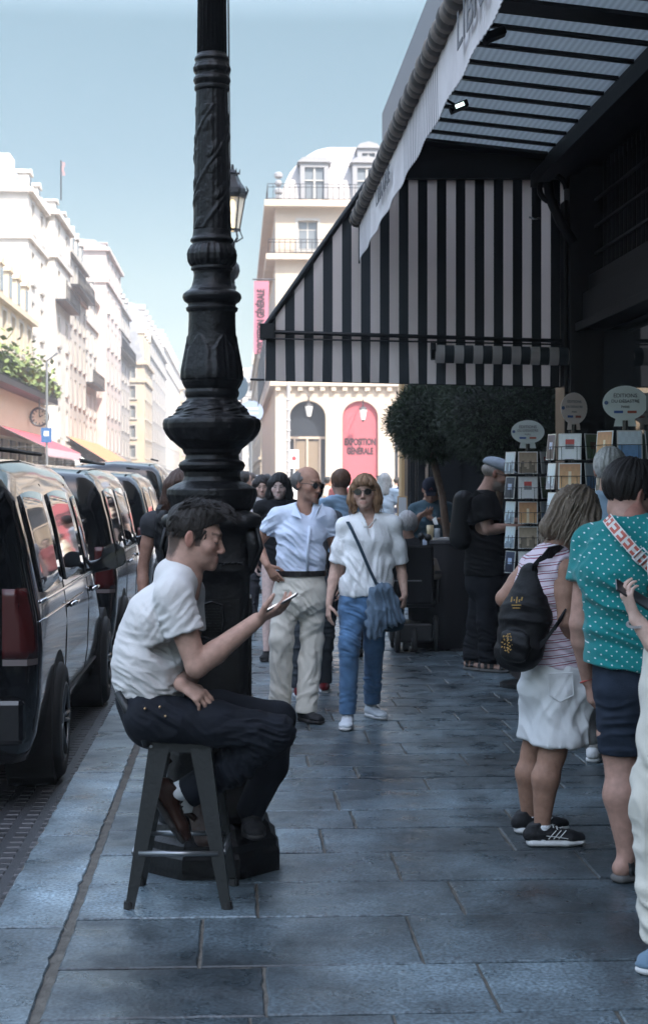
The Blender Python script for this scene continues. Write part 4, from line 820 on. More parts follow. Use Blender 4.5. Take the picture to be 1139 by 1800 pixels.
def canopy():
    dk = mat('black_paint'); root = empty('glass_canopy', (1.5, 8, 3.9)); tag(root, 'dark iron canopy with ribbed glass panels above the bookshop', 'canopy')
    zc = lambda x: 3.93 - .1 * (x - 1.0); Y1 = 10.78; Y0 = 1.0
    g = MB(); g.add([(1.05, Y0, zc(1.05)), (2.1, Y0, zc(2.1)), (2.1, Y1, zc(2.1)), (1.05, Y1, zc(1.05))], [(0, 1, 2, 3)])
    gm = mat('ribbed_glass', (.30, .34, .38), rough=.35, trans=.0); N, L = gm.node_tree.nodes, gm.node_tree.links; b = N['Principled BSDF']
    wv = N.new('ShaderNodeTexWave'); wv.inputs['Scale'].default_value = 9; wv.bands_direction = 'Y'; wv.inputs['Distortion'].default_value = .4; tc = N.new('ShaderNodeTexCoord'); mp = N.new('ShaderNodeMapping'); mp.inputs['Rotation'].default_value = (0, 0, 1.57); L.new(tc.outputs['Object'], mp.inputs[0]); L.new(mp.outputs[0], wv.inputs[0])
    mr = N.new('ShaderNodeMapRange'); mr.inputs[3].default_value = .75; mr.inputs[4].default_value = .98; L.new(wv.outputs['Fac'], mr.inputs[0])
    vs = N.new('ShaderNodeVectorMath'); vs.operation = 'SCALE'; vs.inputs[0].default_value = (.46, .49, .50); L.new(mr.outputs[0], vs.inputs['Scale'])
    tl = N.new('ShaderNodeBsdfTranslucent'); L.new(vs.outputs[0], tl.inputs[0]); L.new(vs.outputs[0], b.inputs['Base Color']); mx = N.new('ShaderNodeMixShader'); mx.inputs[0].default_value = .85; L.new(b.outputs[0], mx.inputs[1]); L.new(tl.outputs[0], mx.inputs[2]); L.new(mx.outputs[0], N['Material Output'].inputs[0])
    g.build('glass', gm, root, thick=.008)
    y = 10.72; ys = []
    while y > 1.2: ys.append(y); y -= .345
    for i, y in enumerate(ys):
        r = MB(); t = .018 if i % 9 else .10
        if i % 9 == 0 and i: pass
        r.add([(1.06, y - t, zc(1.06) - .006), (2.09, y - t, zc(2.09) - .006), (2.09, y + t, zc(2.09) - .006), (1.06, y + t, zc(1.06) - .006)] + [(1.06, y - t, zc(1.06) - .026), (2.09, y - t, zc(2.09) - .026), (2.09, y + t, zc(2.09) - .026), (1.06, y + t, zc(1.06) - .026)], [(0, 1, 2, 3), (7, 6, 5, 4), (0, 4, 5, 1), (2, 6, 7, 3), (1, 5, 6, 2), (3, 7, 4, 0)])
        r.build('rib', dk, root)
    f = MB(); f.box((2.1, Y0, 3.66), (2.29, Y1, 4.05)); f.box((2.0, Y0, 3.60), (2.099, Y1, 3.69)); f.box((1.0, Y0, 3.70), (1.049, Y1, 4.02)); f.box((1.05, 10.785, 3.66), (2.29, 10.90, 4.0)); f.build('frame', dk, root, bevel=.004)
    f = MB(); f.box((.97, Y0, 3.84), (.9985, 10.6, 4.05)); f.build('gutter', mat('grey_purple_metal', (.16, .155, .175), rough=.5), root)
    # bracket scroll at the wall
    b = MB(); b.tube([(2.26, 10.6, 3.2), (2.18, 10.6, 3.32), (2.10, 10.6, 3.5), (2.08, 10.6, 3.68)], .035, 8); b.tube([(2.12 + .09 * math.cos(a), 10.6, 3.56 + .09 * math.sin(a)) for a in np.linspace(0, 5, 14)], .02, 6); b.build('bracket', dk, root, smooth=True)
    # slung floodlights
    for y, lab, on in ((9.35, 'small lit floodlight clamped to the canopy edge, the far one', True), (7.62, 'unlit black floodlight clamped to the canopy edge, the near one', False)):
        c = P(806, 188, y) if on else P(868, 62, y); r = empty('floodlight', c); tag(r, lab, 'floodlight'); q = MB(); q.frame(c, DV(1, .35, -.3), DV(0, 0, 1), DV(-.35, 1, 0), (-.055, -.04, -.02), (.055, .04, .02)); q.tube([c, c + UP * .05 - RX * .09, c + UP * .07 - RX * .14], .01, 6); q.build('housing', dk, r, bevel=.006)
        if on: q = MB(); q.frame(c, DV(1, .35, -.3), DV(0, 0, 1), DV(-.35, 1, 0), (-.024, -.0425, -.011), (.030, -.0405, .011)); q.build('lens', mat('lamp_on', (.9, 1, .95), emit=(.75, 1, .92), estr=.6), r)
    # rolled awning with its lettered valance
    aw = empty('rolled_awning', (.81, 8, 3.3)); tag(aw, 'rolled up striped awning with a lettered pale valance along the canopy edge', 'awning'); M2 = stripe_mats(); tau = mat('roll_taupe', (.20, .17, .15), rough=.9); gr = mat('roll_grey', (.085, .078, .075), rough=.9)
    ye, X, Z = 10.52, .80, 3.335; ro = MB(); y = ye; k = 0
    while y > 1.2: 
        j = .048 * (1 + .1 * math.sin(k * 1.7)); ro.lathe([(j * .9, 0), (j, .012), (j, .052), (j * .9, .064)], (0, 0), 14, k % 2)
        n = 4 * 14; ro.v[-n:] = [(X + a, y - z, Z + b) for a, b, z in ro.v[-n:]]; y -= .064; k += 1
    ro.build('roll', [tau, gr], aw, smooth=True)
    lt = mat('valance_cloth', (.64, .60, .60), rough=.9, noise=.06); ds = mat('valance_stripe', (.33, .31, .32), rough=.9); v = MB(); y = ye - .02; k = 0
    while y > 1.2:
        l = .029; w_ = lambda yy: .0025 * math.sin(yy * 9); 
        letter = any(a < y < b for a, b in ((7.75, 9.6), (1.0, 6.4)))
        for j in range(2):
            za, zb = Z - .03 - j * .125, Z - .03 - (j + 1) * .125 - (.004 * (k % 2) * j)
            v.add([(X + .012 + w_(y) * (j + 0), y, za), (X + .012 + w_(y) * j, y - l, za), (X + .012 + w_(y) * (j + 1), y - l, zb), (X + .012 + w_(y) * (j + 1), y, zb)], [(0, 1, 2, 3)], 0 if (letter or k % 2) else 1)
        y -= l; k += 1
    v.build('valance', [lt, ds], aw, thick=.003); ink = mat('valance_ink', (.16, .16, .17), rough=.9)
    text('lettering', 'LIBRAIRIE', .20, (.790, 5.05, Z - .145), (0, -1, 0), (0, 0, 1), ink, aw, .0015, sx=1.55); text('lettering', 'LIBRAIRIE', .13, (.790, 8.6, Z - .15), (0, -1, 0), (0, 0, 1), ink, aw, .0015, sx=1.5)
    e = MB(); e.tube([(X, ye, Z), (X, ye + .05, Z)], .052, 12); e.tube([(X + .01, ye - .015, Z - .04), (X + .01, ye - .015, Z - .30)], .006, 6)
    for y in (10.3, 8.2, 6.0, 4.0): e.tube([(X, y, Z + .04), (.99, y, 3.78)], .014, 6)
    e.build('end_cap', dk, aw)
    sl = MB(); y = Y1; k = 0
    while y > 1.2: sl.add([(X - .01, y, Z + .045), (X - .01, y - .07, Z + .045), (.995, y - .07, 3.80), (.995, y, 3.80)], [(0, 1, 2, 3)], k % 2); y -= .07; k += 1
    sl.build('cloth', [gr, mat('roll_dark', (.03, .03, .032))], aw, thick=.004)
def side_awning():
    """lowered awning of the café whose striped cheek faces the camera"""
    aw = empty('striped_awning', (1.2, 10.85, 2.6)); tag(aw, 'large lowered black and white striped awning with a full side panel beside the dark pier', 'awning'); M2 = stripe_mats(); d = 10.92
    g = MB(); per = 16.64; x = 468.; k = 0; zt = lambda px: max(291, 580 - (px - 465) * 1.418)
    pts = []
    while x < 1006:
        x1 = min(x + per, 1006); off = lambda q: .012 * math.sin(q / 31.) + .006 * math.sin(q / 9.)
        rows = 7; prev = None
        for j in range(rows + 1):
            t = j / rows; ya, yb = zt(x) + (592 + (x - 468) * .02 - zt(x)) * t, zt(x1) + (592 + (x1 - 468) * .02 - zt(x1)) * t
            a = P(x, ya, d + off(x) * math.sin(t * PI)); b = P(x1, yb, d + off(x1) * math.sin(t * PI))
            if prev: g.add([prev[0], prev[1], b, a], [(0, 1, 2, 3)], k % 2 ^ 1)
            prev = (a, b)
        x = x1; k += 1
    g.build('side_panel', M2, aw, thick=.003)
    # inner lighter band strips visible as seams
    v = MB(); x = 468.; k = 0
    while x < 1006:
        x1 = min(x + per, 1006); a = P(x, 591 + (x - 468) * .02, d + .01); b = P(x1, 591 + (x1 - 468) * .02, d + .01); s = .018 * math.sin(k * 1.3); c = P(x1 + 1.5 * math.sin(k), 669 + (x1 - 468) * .02, d + s); e = P(x + 1.5 * math.sin(k - 1), 669 + (x - 468) * .02, d + .018 * math.sin((k - 1) * 1.3))
        v.add([a, b, c, e], [(0, 1, 2, 3)], k % 2 ^ 1); x = x1; k += 1
    v.build('valance', M2, aw, thick=.003)
    dk = mat('black_paint'); f = MB(); f.tube([P(462, 583, d - .03), P(1008, 600, d - .03)], .014, 10); f.tube([P(462, 595, d - .03), P(1008, 606, d - .03)], .006, 8); f.tube([P(462, 581, d - .02), P(664, 294, d - .02)], .022, 10); f.tube([P(440, 667, d + .1), P(1004, 680, d + .03)], .008, 8); f.tube([P(668, 291, d + .02), P(1000, 292, d + .02)], .02, 8); f.frame(P(470, 583, d), RX, VW, UP, (-.05, -.06, -.05), (.05, .1, .05)); f.build('frame', dk, aw, smooth=False)
    # main cloth sloping away behind, seen from other places
    c = MB(); y = 10.98; k = 0; A = P(466, 583, d); B = P(664, 296, d)
    while y < 14.4: c.add([(A[0], y, A[2]), (A[0], y + .12, A[2]), (B[0], y + .12, B[2]), (B[0], y, B[2])], [(0, 1, 2, 3)], k % 2); c.add([(A[0], y, A[2]), (A[0], y + .12, A[2]), (A[0], y + .12, A[2] - .34), (A[0], y, A[2] - .34)], [(0, 1, 2, 3)], k % 2); y += .12; k += 1
    c.build('canopy_cloth', M2, aw, thick=.004)
    r = MB(); x = 764.; k = 0      # small rolled blind under the panel
    while x < 1003:
        x1 = min(x + per, 1003); pa, pb = P(x, 622 + (x - 764) * .02, d - .12), P(x1, 622 + (x1 - 764) * .02, d - .12); r.tube([pa, pb], .062, 14, k % 2, cap=False); x = x1; k += 1
    bl = empty('rolled_blind', P(884, 622, d - .12)); tag(bl, 'short rolled striped blind hanging below the right half of the striped side panel', 'blind'); r.build('roll', M2, bl, smooth=True); q = MB(); q.tube([P(757, 617, d - .12), P(765, 617, d - .12)], .062, 12); q.tube([P(1002, 627, d - .12), P(1009, 627, d - .12)], .064, 12); q.build('end_cap', dk, bl)
    sh = empty('light_strip', P(939, 383, d - .1)); tag(sh, 'small shiny metal hook on the striped side panel near the wall', 'hook'); q = MB(); q.tube([P(929, 382, d - .06), P(939, 385, d - .06), P(950, 383, d - .05)], .007, 6); q.build('hook', mat('bright_metal', (.8, .8, .78), rough=.25, metal=1), sh, smooth=True)
# ------------------------------------------------------------------ cast iron lamp
def street_lamp():
    s = 424.; cx = P(373, 850, 6.62); c0 = (0., 0.); Z = lambda y: CZ + (HZ - y) / s; R_ = lambda p: p / s
    root = empty('street_lamp', (cx[0], cx[1], 0)); iron = mat('lamp_iron', (.004, .0042, .005), rough=.42, spec=.28, noise=.2, nscale=6, bump=.4, bscale=45)
    def M(mb, name, smooth=True, par=None): o = mb.build(name, iron, par or root, smooth=smooth, world=False); return o
    # plinth
    b = MB(); sq = lambda r, z, a: r / max(abs(math.cos((a % (PI / 4)) - PI / 8)), .1) * math.cos(PI / 8)
    octo = lambda r, z, a: r * math.cos(PI / 8) / math.cos(((a + PI / 8) % (PI / 4)) - PI / 8)
    b.lathe([(.30, 0), (.30, .08), (.285, .10), (.285, .13), (.262, .15), (.25, .19), (.22, .215)], c0, 64, fn=octo); M(b, 'plinth', False)
    # square-ish pedestal with rounded corners
    def sqf(r, z, a): n = 6.; return r * (abs(math.cos(a)) ** n + abs(math.sin(a)) ** n) ** (-1 / n)
    zb = Z(905); b = MB(); b.lathe([(.215, .21), (.22, .26), (.20, .30), (.185, .34), (.180, .42), (.172, .50), (.158, .55), (.156, zb - .30), (.158, zb - .25), (.170, zb - .235), (.172, zb - .21), (.160, zb - .19), (.163, zb - .10), (.175, zb - .06), (.198, zb - .05), (.205, zb - .03), (.205, zb - .012), (.195, zb), (.14, zb + .02)], c0, 96, fn=sqf); M(b, 'pedestal')
    for rz in (0, PI / 2, PI, -PI / 2):   # framed panels with a basket crest and beading
        p = MB(); z0, z1 = .62, zb - .34; y = -.1555; w = .112
        for a, c, e, f_ in ((-w, -w + .012, z0, z1), (w - .012, w, z0, z1), (-w + .0121, w - .0121, z0, z0 + .012), (-w + .0121, w - .0121, z1 - .012, z1)): p.box((a, y - .008, e), (c, y + .004, f_))
        cz = Z(1085) 
        for k in range(9):
            for q in range(4): zz = cz - .055 + k * .0115; xx = -.026 + q * .0175 + (.006 if k % 2 else 0); p.box((xx - .0065, y - .010 - .002 * ((k + q) % 2), zz), (xx + .0065, y + .003, zz + .009))
        p.tube([(-.045, y - .004, cz + .06), (-.05, y - .006, cz), (-.04, y - .004, cz - .065), (0, y - .005, cz - .08), (.04, y - .004, cz - .065), (.05, y - .006, cz), (.045, y - .004, cz + .06), (0, y - .005, cz + .075), (-.045, y - .004, cz + .06)], .006, 6)
        for q in range(20): p.lathe([(.001, 0), (.006, .003), (.006, .009), (.001, .012)], (0, 0), 6); n = 24; X = -.125 + q * .0132; p.v[-n:] = [(x + X, yy + y - .022, z + zb - .20) for x, yy, z in p.v[-n:]]
        if rz: c, sn = math.cos(rz), math.sin(rz); p.v = [(x * c - yy * sn, x * sn + yy * c, z) for x, yy, z in p.v]
        M(p, 'relief_panel', False)
    # scroll brackets at the pedestal corners
    for sx in (-1, 1):
        for sy in (-1, 1):
            q = MB(); pts = [((.145 + .030 * math.sin(t * 2.8)) * sx, (.13 + .02 * math.sin(t * 2.8)) * sy, zb - .04 - .19 * t) for t in np.linspace(0, 1, 10)]; q.tube(pts, [.02, .028, .034, .036, .034, .030, .026, .022, .018, .012], 10)
            for j in range(5): q.tube([(pts[2][0] + .02 * sx, pts[2][1] + (j - 2) * .016, zb - .05), (pts[4][0] + .03 * sx, pts[4][1] + (j - 2) * .018, zb - .13), (pts[8][0], pts[8][1] + (j - 2) * .01, zb - .23)], .010, 6)
            M(q, 'leaf_bracket')
    # turned shaft
    prof = [(905, 60), (893, 72), (880, 76), (870, 79), (860, 78), (852, 66), (846, 52), (838, 49), (829, 50), (825, 56), (818, 59), (812, 56), (808, 48), (800, 46), (796, 50), (790, 52), (784, 60), (774, 71), (764, 79), (754, 84), (745, 85), (738, 83), (733, 76), (730, 66), (724, 62), (718, 60), (712, 52), (706, 47), (700, 44), (696, 47), (690, 48), (684, 46), (680, 49), (672, 53), (662, 54), (650, 53), (630, 49), (610, 45), (585, 42), (560, 41), (549, 41), (546, 45), (541, 46), (538, 42), (534, 42), (529, 49), (523, 52), (517, 51), (513, 47), (509, 40), (503, 36), (492, 33), (482, 32), (476, 33), (474, 37), (470, 37), (468, 34), (465, 38), (458, 42), (448, 43), (440, 41), (432, 36), (427, 34), (424, 38), (420, 38), (417, 35), (413, 34), (404, 33)]
    def relief(r, z, a):
        y = HZ - (z - CZ) * s; m = 0
        if 560 < y < 668: lf = abs(math.sin(a * 3)) ** .6; tip = 590 + 25 * math.sin(a * 3) ** 2; m = .0055 * (math.cos(a * 18) * .5 + .5) * lf * (y > tip) + .006 * lf * (y > tip)
        if 735 < y < 775: m = .006 * abs(math.sin(a * 7))
        if 705 < y < 733: m = .007 * abs(math.sin(a * 5)) * (1 + .5 * math.sin(a * 10 + y))
        if 430 < y < 468: m = .006 * math.sin(a * 4) ** 2 + .002 * math.sin(a * 24)
        if 855 < y < 885: m = .0025 * abs(math.sin(a * 16))
        return r + m
    zs = [Z(y) for y, w in prof]; rs = [w / s for y, w in prof]; fine = np.linspace(zs[0], zs[-1], 330); pr = [(float(np.interp(z, zs, rs)), float(z)) for z in fine]
    b = MB(); b.lathe(pr, c0, 120, fn=relief); M(b, 'base_shaft')
    def vine(r, z, a):
        t = (z - Z(404)) / (Z(170) - Z(404)); m = 0
        if 0 < t < .93:
            for k in range(3):
                th = a - (k * 2 * PI / 3 + 5.2 * t); th = (th + PI) % (2 * PI) - PI; m = max(m, .0045 * math.exp(-(th / .13) ** 2))
                lf = math.sin(t * 26 + k * 2); 
                for sd in (-.42, .42): 
                    th2 = th - sd * (1 + .3 * math.sin(t * 20)); m = max(m, .005 * max(0, lf * (1 if sd > 0 else -1)) ** .7 * math.exp(-(th2 / .24) ** 2) * (1 + .35 * math.cos(th2 * 40 + t * 90)))
        return r + m + .0008 * math.cos(a * 20)
    b = MB(); n = 260; b.lathe([(.0775 - (.0775 - .0655) * i / n, Z(404) + (Z(160) - Z(404)) * i / n) for i in range(n + 1)], c0, 110, fn=vine); M(b, 'vine_shaft')
    pr = [(160, 28), (157, 31), (152, 31), (149, 28), (146, 31), (141, 33), (136, 32), (133, 29), (128, 28), (125, 31), (120, 32.5), (115, 30), (108, 29), (104, 31), (100, 30), (97, 27), (94, 26.5)]
    def bead(r, z, a): y = HZ - (z - CZ) * s; return r + (.004 * abs(math.sin(a * 6)) if 112 < y < 130 else 0)
    zs = [Z(y) for y, w in pr]; rs = [w / s for y, w in pr]; fine = np.linspace(zs[0], zs[-1], 60); b = MB(); b.lathe([(float(np.interp(z, zs, rs)), float(z)) for z in fine], c0, 72, fn=bead); M(b, 'collar')
    flute = lambda r, z, a: r - .0028 * abs(math.sin(a * 10)) ** .5
    b = MB(); b.lathe([(.0625, Z(94)), (.052, 4.4), (.050, 5.0)], c0, 120, fn=flute); M(b, 'fluted_shaft')
    b = MB(); b.lathe([(.05, 5.0), (.07, 5.02), (.075, 5.06), (.05, 5.10), (.045, 5.18), (.10, 5.24), (.135, 5.34), (.12, 5.44), (.06, 5.52), (.05, 5.62), (.07, 5.7), (.045, 5.76), (.05, 5.85)], c0, 40, fn=lambda r, z, a: r + .01 * abs(math.sin(a * 4)) * (z > 5.2) * (z < 5.5)); M(b, 'capital')
    lantern(root, (0, 0, 5.85), iron)
    tag(root, 'ornate black cast iron lamp post in the foreground with leaf reliefs, behind the seated man', 'street lamp', 'cast iron street lamps')
    far = copy_tree(root); q = P(409, 850, 28.2); far.location = (q[0], q[1], 0); far.scale = (.95, .95, 1.0); far['label'] = 'distant black street lamp with a glass lantern, half hidden by the foreground post'
    return root, far
def lantern(root, o, iron):
    lr = None; z = o[2]; n = 6
    f = MB()
    for k in range(n): a = 2 * PI * k / n; f.tube([(.06 * math.cos(a), .06 * math.sin(a), z), (.19 * math.cos(a), .19 * math.sin(a), z + .08), (.13 * math.cos(a), .13 * math.sin(a), z + .22), (.235 * math.cos(a), .235 * math.sin(a), z + .80)], .014, 6)
    f.lathe([(.135, z + .20), (.155, z + .20), (.155, z + .235), (.135, z + .235)], (0, 0), n); f.lathe([(.22, z + .78), (.26, z + .78), (.27, z + .84), (.24, z + .86)], (0, 0), n)
    f.lathe([(.26, z + .86), (.24, z + .95), (.16, z + 1.06), (.11, z + 1.16), (.10, z + 1.2), (.13, z + 1.22), (.03, z + 1.3), (.02, z + 1.38)], (0, 0), n)
    for k in range(n):
        a = 2 * PI * k / n; f.tube([(.25 * math.cos(a), .25 * math.sin(a), z + .84), (.285 * math.cos(a), .285 * math.sin(a), z + .92), (.25 * math.cos(a), .25 * math.sin(a), z + 1.0)], [.03, .022, .006], 6); f.tube([(.12 * math.cos(a), .12 * math.sin(a), z + 1.2), (.14 * math.cos(a), .14 * math.sin(a), z + 1.3)], [.02, .004], 5)
    fo = f.build('lantern_frame', iron, root, world=False)
    g = MB(); g.lathe([(.128, z + .24), (.226, z + .775)], (0, 0), n); gm = mat('lantern_glass', (.72, .68, .60), rough=.15, alpha=.55, spec=.6); g.build('pane', gm, fo, world=False)
    g = MB(); g.lathe([(.03, z + .2), (.04, z + .5), (.06, z + .6), (.05, z + .72), (.02, z + .76)], (0, 0), 12); g.build('bulb', mat('lamp_bulb', (.85, .75, .55), rough=.4, emit=(1, .72, .38), estr=.8), fo, world=False)
# ------------------------------------------------------------------ stool
def stool():
    c = P(312, 850, 6.10); root = empty('bar_stool', (c[0], c[1], 0)); tag(root, 'gunmetal grey metal stool with a low back and wooden seat under the seated man', 'stool')
    gm = mat('gunmetal', (.015, .017, .018), rough=.45, metal=.3, bump=.15, bscale=60); wd = mat('seat_wood', (.42, .30, .19), rough=.5, noise=.2, nscale=10, stretch=(1, 8, 8))
    T = {}; zs = .615
    top = [P(262, 1305, 5.955), P(370, 1305, 5.955), P(382, 1303, 6.25), P(272, 1303, 6.25)]
    bot = [P(220, 1600, 5.90), P(406, 1600, 5.90), P(418, 1556, 6.27), P(242, 1556, 6.27)]
    cen = sum(top) / 4
    for t, b in zip(top, bot):
        m = MB(); t = t.copy(); t[2] = .60; b = b.copy(); b[2] = .0; ox = nz((t - cen) * [1, 1, 0]); a1 = nz(RX * np.sign(np.dot(t - cen, RX))); a2 = nz(VW * np.sign(np.dot(t - cen, VW)))
        mid = t * .35 + b * .65; w0, w1 = .078, .034; vs = []
        for p, w in ((t, w0), (mid, .050), (b - UP * 0, w1)): vs += [p + a1 * .0, p - a1 * w, p - a1 * w + a2 * -.003, p - a1 * .003 - a2 * .003, p - a2 * w - a1 * .003, p - a2 * w]
        fs = []
        for j in range(2):
            for k in range(6): fs.append((j * 6 + k, j * 6 + (k + 1) % 6, (j + 1) * 6 + (k + 1) % 6, (j + 1) * 6 + k))
        fs += [tuple(range(6))[::-1], tuple(range(12, 18))]; m.add(vs, fs); lg = m.build('leg', gm, root)
        f = MB(); f.lathe([(.018, 0), (.020, .004), (.018, .03)], tuple(b[:2] - (a1 * .013 + a2 * .013)[:2]), 12); f.build('foot_cap', mat('black_rubber', (.01, .01, .01), rough=.7), lg)
    def L(i, z): t, b = top[i], bot[i]; k = z / .6; q = b * (1 - k) + t * k; q = q.copy(); q[2] = z; return q
    m = MB()
    for i, z in ((0, .205), (1, .205), (2, .205), (3, .205)):
        a, b = L(i, z), L((i + 1) % 4, z); v = nz(b - a); m.tube([a + v * .02, b - v * .02], .010, 8)
    m.build('footrest', mat('worn_steel', (.22, .23, .24), rough=.3, metal=.8), root, smooth=True)
    m = MB(); e = .012; lo = [p.copy() for p in top]; 
    for i in range(4):
        a, b = top[i].copy(), top[(i + 1) % 4].copy(); a[2] = b[2] = .575; n = nz(np.cross(b - a, UP)); m.prism([(0, 0), (1, 0), (1, .055), (0, .055)], a + n * .001, b - a, UP, -n, .012)
    m.prism([(0, 0), (0, 1), (1, 1), (1, 0)], np.array([*top[0][:2], .6305]), np.array([*(top[3] - top[0])[:2], 0]), np.array([*(top[1] - top[0])[:2], 0]), UP, .004); m.build('seat_frame', gm, root)
    m = MB(); a, b, d_ = [np.array([*q[:2], .636]) for q in (top[0], top[1], top[3])]; u, v = b - a, d_ - a; m.prism([(-.03, -.03), (1.03, -.03), (1.03, 1.03), (-.03, 1.03)], a, u, v, UP, .022); m.build('seat', wd, root, bevel=.008)
    # low backrest on the left side
    m = MB(); bl, br = P(252, 1286, 5.95), P(262, 1283, 6.27); tl, tr = P(207, 1217, 5.98), P(214, 1215, 6.24)
    for a, t in ((bl, tl), (br, tr)): mm = a * .5 + t * .5 + RX * -.006; m.tube([a - UP * .05 + RX * .015, a, mm, t], [.016, .017, .016, .012], 8)
    m.grid(lambda u, v: (tl * (1 - u) + tr * u) + (bl - tl) * v * .42 - RX * .012 * math.sin(u * PI), 6, 3); m.build('backrest', gm, root, thick=.004, smooth=True)
    sc = MB(); p = P(266, 1312, 5.945); sc.tube([p, p - VW * .006], .006, 8); sc.build('screw', mat('worn_steel'), root)
    return root
# ------------------------------------------------------------------ vans
def van():
    root = empty('parked_van', (0, 0, 0)); L = 4.95
    paint = mat('black_car_paint', (.003, .0032, .004), rough=.09, spec=.45, coat=.25); gl = mat('tinted_glass', (.004, .0045, .005), rough=.03, spec=.5); chrome = mat('chrome', (.75, .76, .78), rough=.12, metal=1); rub = mat('black_rubber', (.01, .01, .01), rough=.7)
    def top(y):
        return float(np.interp(y, [0, .04, .12, .35, 1.5, 3.1, 3.4, 4.05, 4.2, 4.75, 4.9, 4.95], [1.62, 1.74, 1.82, 1.865, 1.895, 1.87, 1.80, 1.20, 1.14, 1.0, .86, .70]))
    def hw(zn, y):   # zn: height within section 0..1
        w = float(np.interp(zn, [0, .08, .2, .38, .46, .5, .72, .86, .93, .97, 1.0], [.89, .93, .955, .965, .955, .945, .875, .815, .75, .66, .0]))
        r = 1 - .07 * max(0, 1 - y / .16) ** 2 - .20 * max(0, (y - 4.2) / .75) ** 2 - .02 * max(0, (y - 3.2) / 1.2); return w * r
    ys = sorted({0, .02, .05, .09, .14, .2, .35, .6, 1, 1.5, 2, 2.5, 3.0, 3.2, 3.4, 3.6, 3.8, 4.0, 4.1, 4.2, 4.4, 4.6, 4.8, 4.88, 4.95}); zn = [0, .04, .08, .14, .2, .3, .38, .43, .46, .5, .6, .72, .8, .86, .90, .93, .955, .97, .985, 1.0]
    z0 = .26; zz = lambda n, y: z0 + (top(y) - z0) * n
    def side(y, z, off=0., s=1): n = (z - z0) / (top(y) - z0); return (s * (hw(n, y) + off), y, z)
    b = MB(); V = []
    m = len(zn)
    for y in ys: V += [(hw(n, y), y, zz(n, y)) for n in zn] + [(-hw(n, y), y, zz(n, y)) for n in zn[::-1][1:]]
    M_ = 2 * m - 1; fs = [(i * M_ + k, i * M_ + k + 1, (i + 1) * M_ + k + 1, (i + 1) * M_ + k) for i in range(len(ys) - 1) for k in range(M_ - 1)]
    fs += [(i * M_, (i + 1) * M_, (i + 1) * M_ + M_ - 1, i * M_ + M_ - 1) for i in range(len(ys) - 1)]
    for e, base in ((0, 0), (1, (len(ys) - 1) * M_)):
        for k in range(m - 1): q = (base + k, base + k + 1, base + M_ - 2 - k, base + M_ - 1 - k); fs.append(q if e else q[::-1])
    b.add(V, [tuple(dict.fromkeys(f)) for f in fs]); b.build('body', paint, root, smooth=True, bevel=0)
    def patch(ya, yb, za, zb, off, s, nx=8, nzv=6, skew=0, rnd=0.):
        g = MB()
        def fn(u, v):
            y = ya + (yb - ya) * u + skew * v; z = za + (zb - za) * v; cu, cv = (u - .5) * 2, (v - .5) * 2
            if rnd: y -= rnd * cu * abs(cu) * cv * cv * .5; z -= rnd * cv * abs(cv) * cu * cu * .5
            return side(y, z, off, s)
        g.grid(fn, nx, nzv); return g
    for s in (1, -1):
        for (a, c_) in ((.28, 1.35), (1.42, 2.75)): o = patch(a, c_, 1.10, 1.66, .004, s, rnd=.05).build('side_window', gl, root, thick=.004, smooth=True)
        patch(2.84, 3.45, 1.10, 1.62, .004, s, skew=-.02, rnd=.05).build('side_window', gl, root, thick=.004, smooth=True)
        g = MB(); g.tube([side(y, 1.075, .006, s) for y in np.linspace(.25, 3.7, 16)], .010, 6); g.tube([side(y, .98, .004, s) for y in np.linspace(.12, 2.4, 10)], .005, 5); g.build('chrome_strip', chrome, root, smooth=True)
        g = MB()
        for y in (1.38, 2.80, 3.75): g.tube([side(y, z, .0006, s) for z in np.linspace(.32, 1.70 if y < 3.5 else 1.3, 12)], .0035, 4)
        g.tube([side(y, .42, .002, s) for y in np.linspace(1.2, 3.6, 8)], .012, 5); g.build('door_seam', rub, root)
        for y in (1.55, 3.0): g = MB(); g.tube([side(y, .96, .01, s), side(y + .04, .97, .035, s), side(y + .2, .97, .035, s), side(y + .24, .96, .01, s)], .014, 8); g.build('handle', chrome, root, smooth=True)
        g = MB(); y0 = .0   # tail light wrapping the rear corner
        for i in range(9):
            pass
        lt = MB()
        def tl(u, v):
            z = .80 + .36 * v
            if u < .5: q = u * 2; yy = -.006; x = (hw(.5, 0) - .10 * (1 - q)) ; return (s * x, yy, z)
            q = (u - .5) * 2; y = q * (.07 - .01 * v); return side(max(y, 0), z, .006, s) if y > 0 else (s * (hw((z - z0) / (top(0) - z0), 0) + .006), -.004, z)
        lt.grid(tl, 10, 8, 0); lo = lt.build('tail_light', mat('red_lens', (.045, .004, .004), rough=.2, spec=.4), root, thick=.008, smooth=True)
        g = MB(); g.grid(lambda u, v: tuple(np.array(tl(u, -.10 + .09 * v)) + np.array([s * .002, -.002, 0])), 10, 2); g.build('clear_lens', mat('clear_lens', (.12, .10, .10), rough=.15), lo, thick=.006)
        # wheels and arches
        for y in (.98, 4.15):
            x = s * .80; a = MB(); a.tube([(s * .70, y, .345), (s * .962, y, .345)], .40, 32); a.build('wheel_arch', mat('arch_black', (.004, .004, .004), rough=.8), root)
            w = MB(); n = 36
            pr = [(.20, -.11), (.31, -.115), (.335, -.09), (.34, 0), (.335, .09), (.31, .115), (.22, .12), (.215, .10)]; vs = [(x + .08 * s + s * o, y + r * math.cos(2 * PI * k / n), .34 + r * math.sin(2 * PI * k / n)) for r, o in pr for k in range(n)]; w.add(vs, [(i * n + k, i * n + (k + 1) % n, (i + 1) * n + (k + 1) % n, (i + 1) * n + k) for i in range(len(pr) - 1) for k in range(n)]); wo = w.build('wheel', rub, root, smooth=True)
            r = MB(); r.tube([(x + s * .15, y, .34), (x + s * .185, y, .34)], [.06, .05], 12)
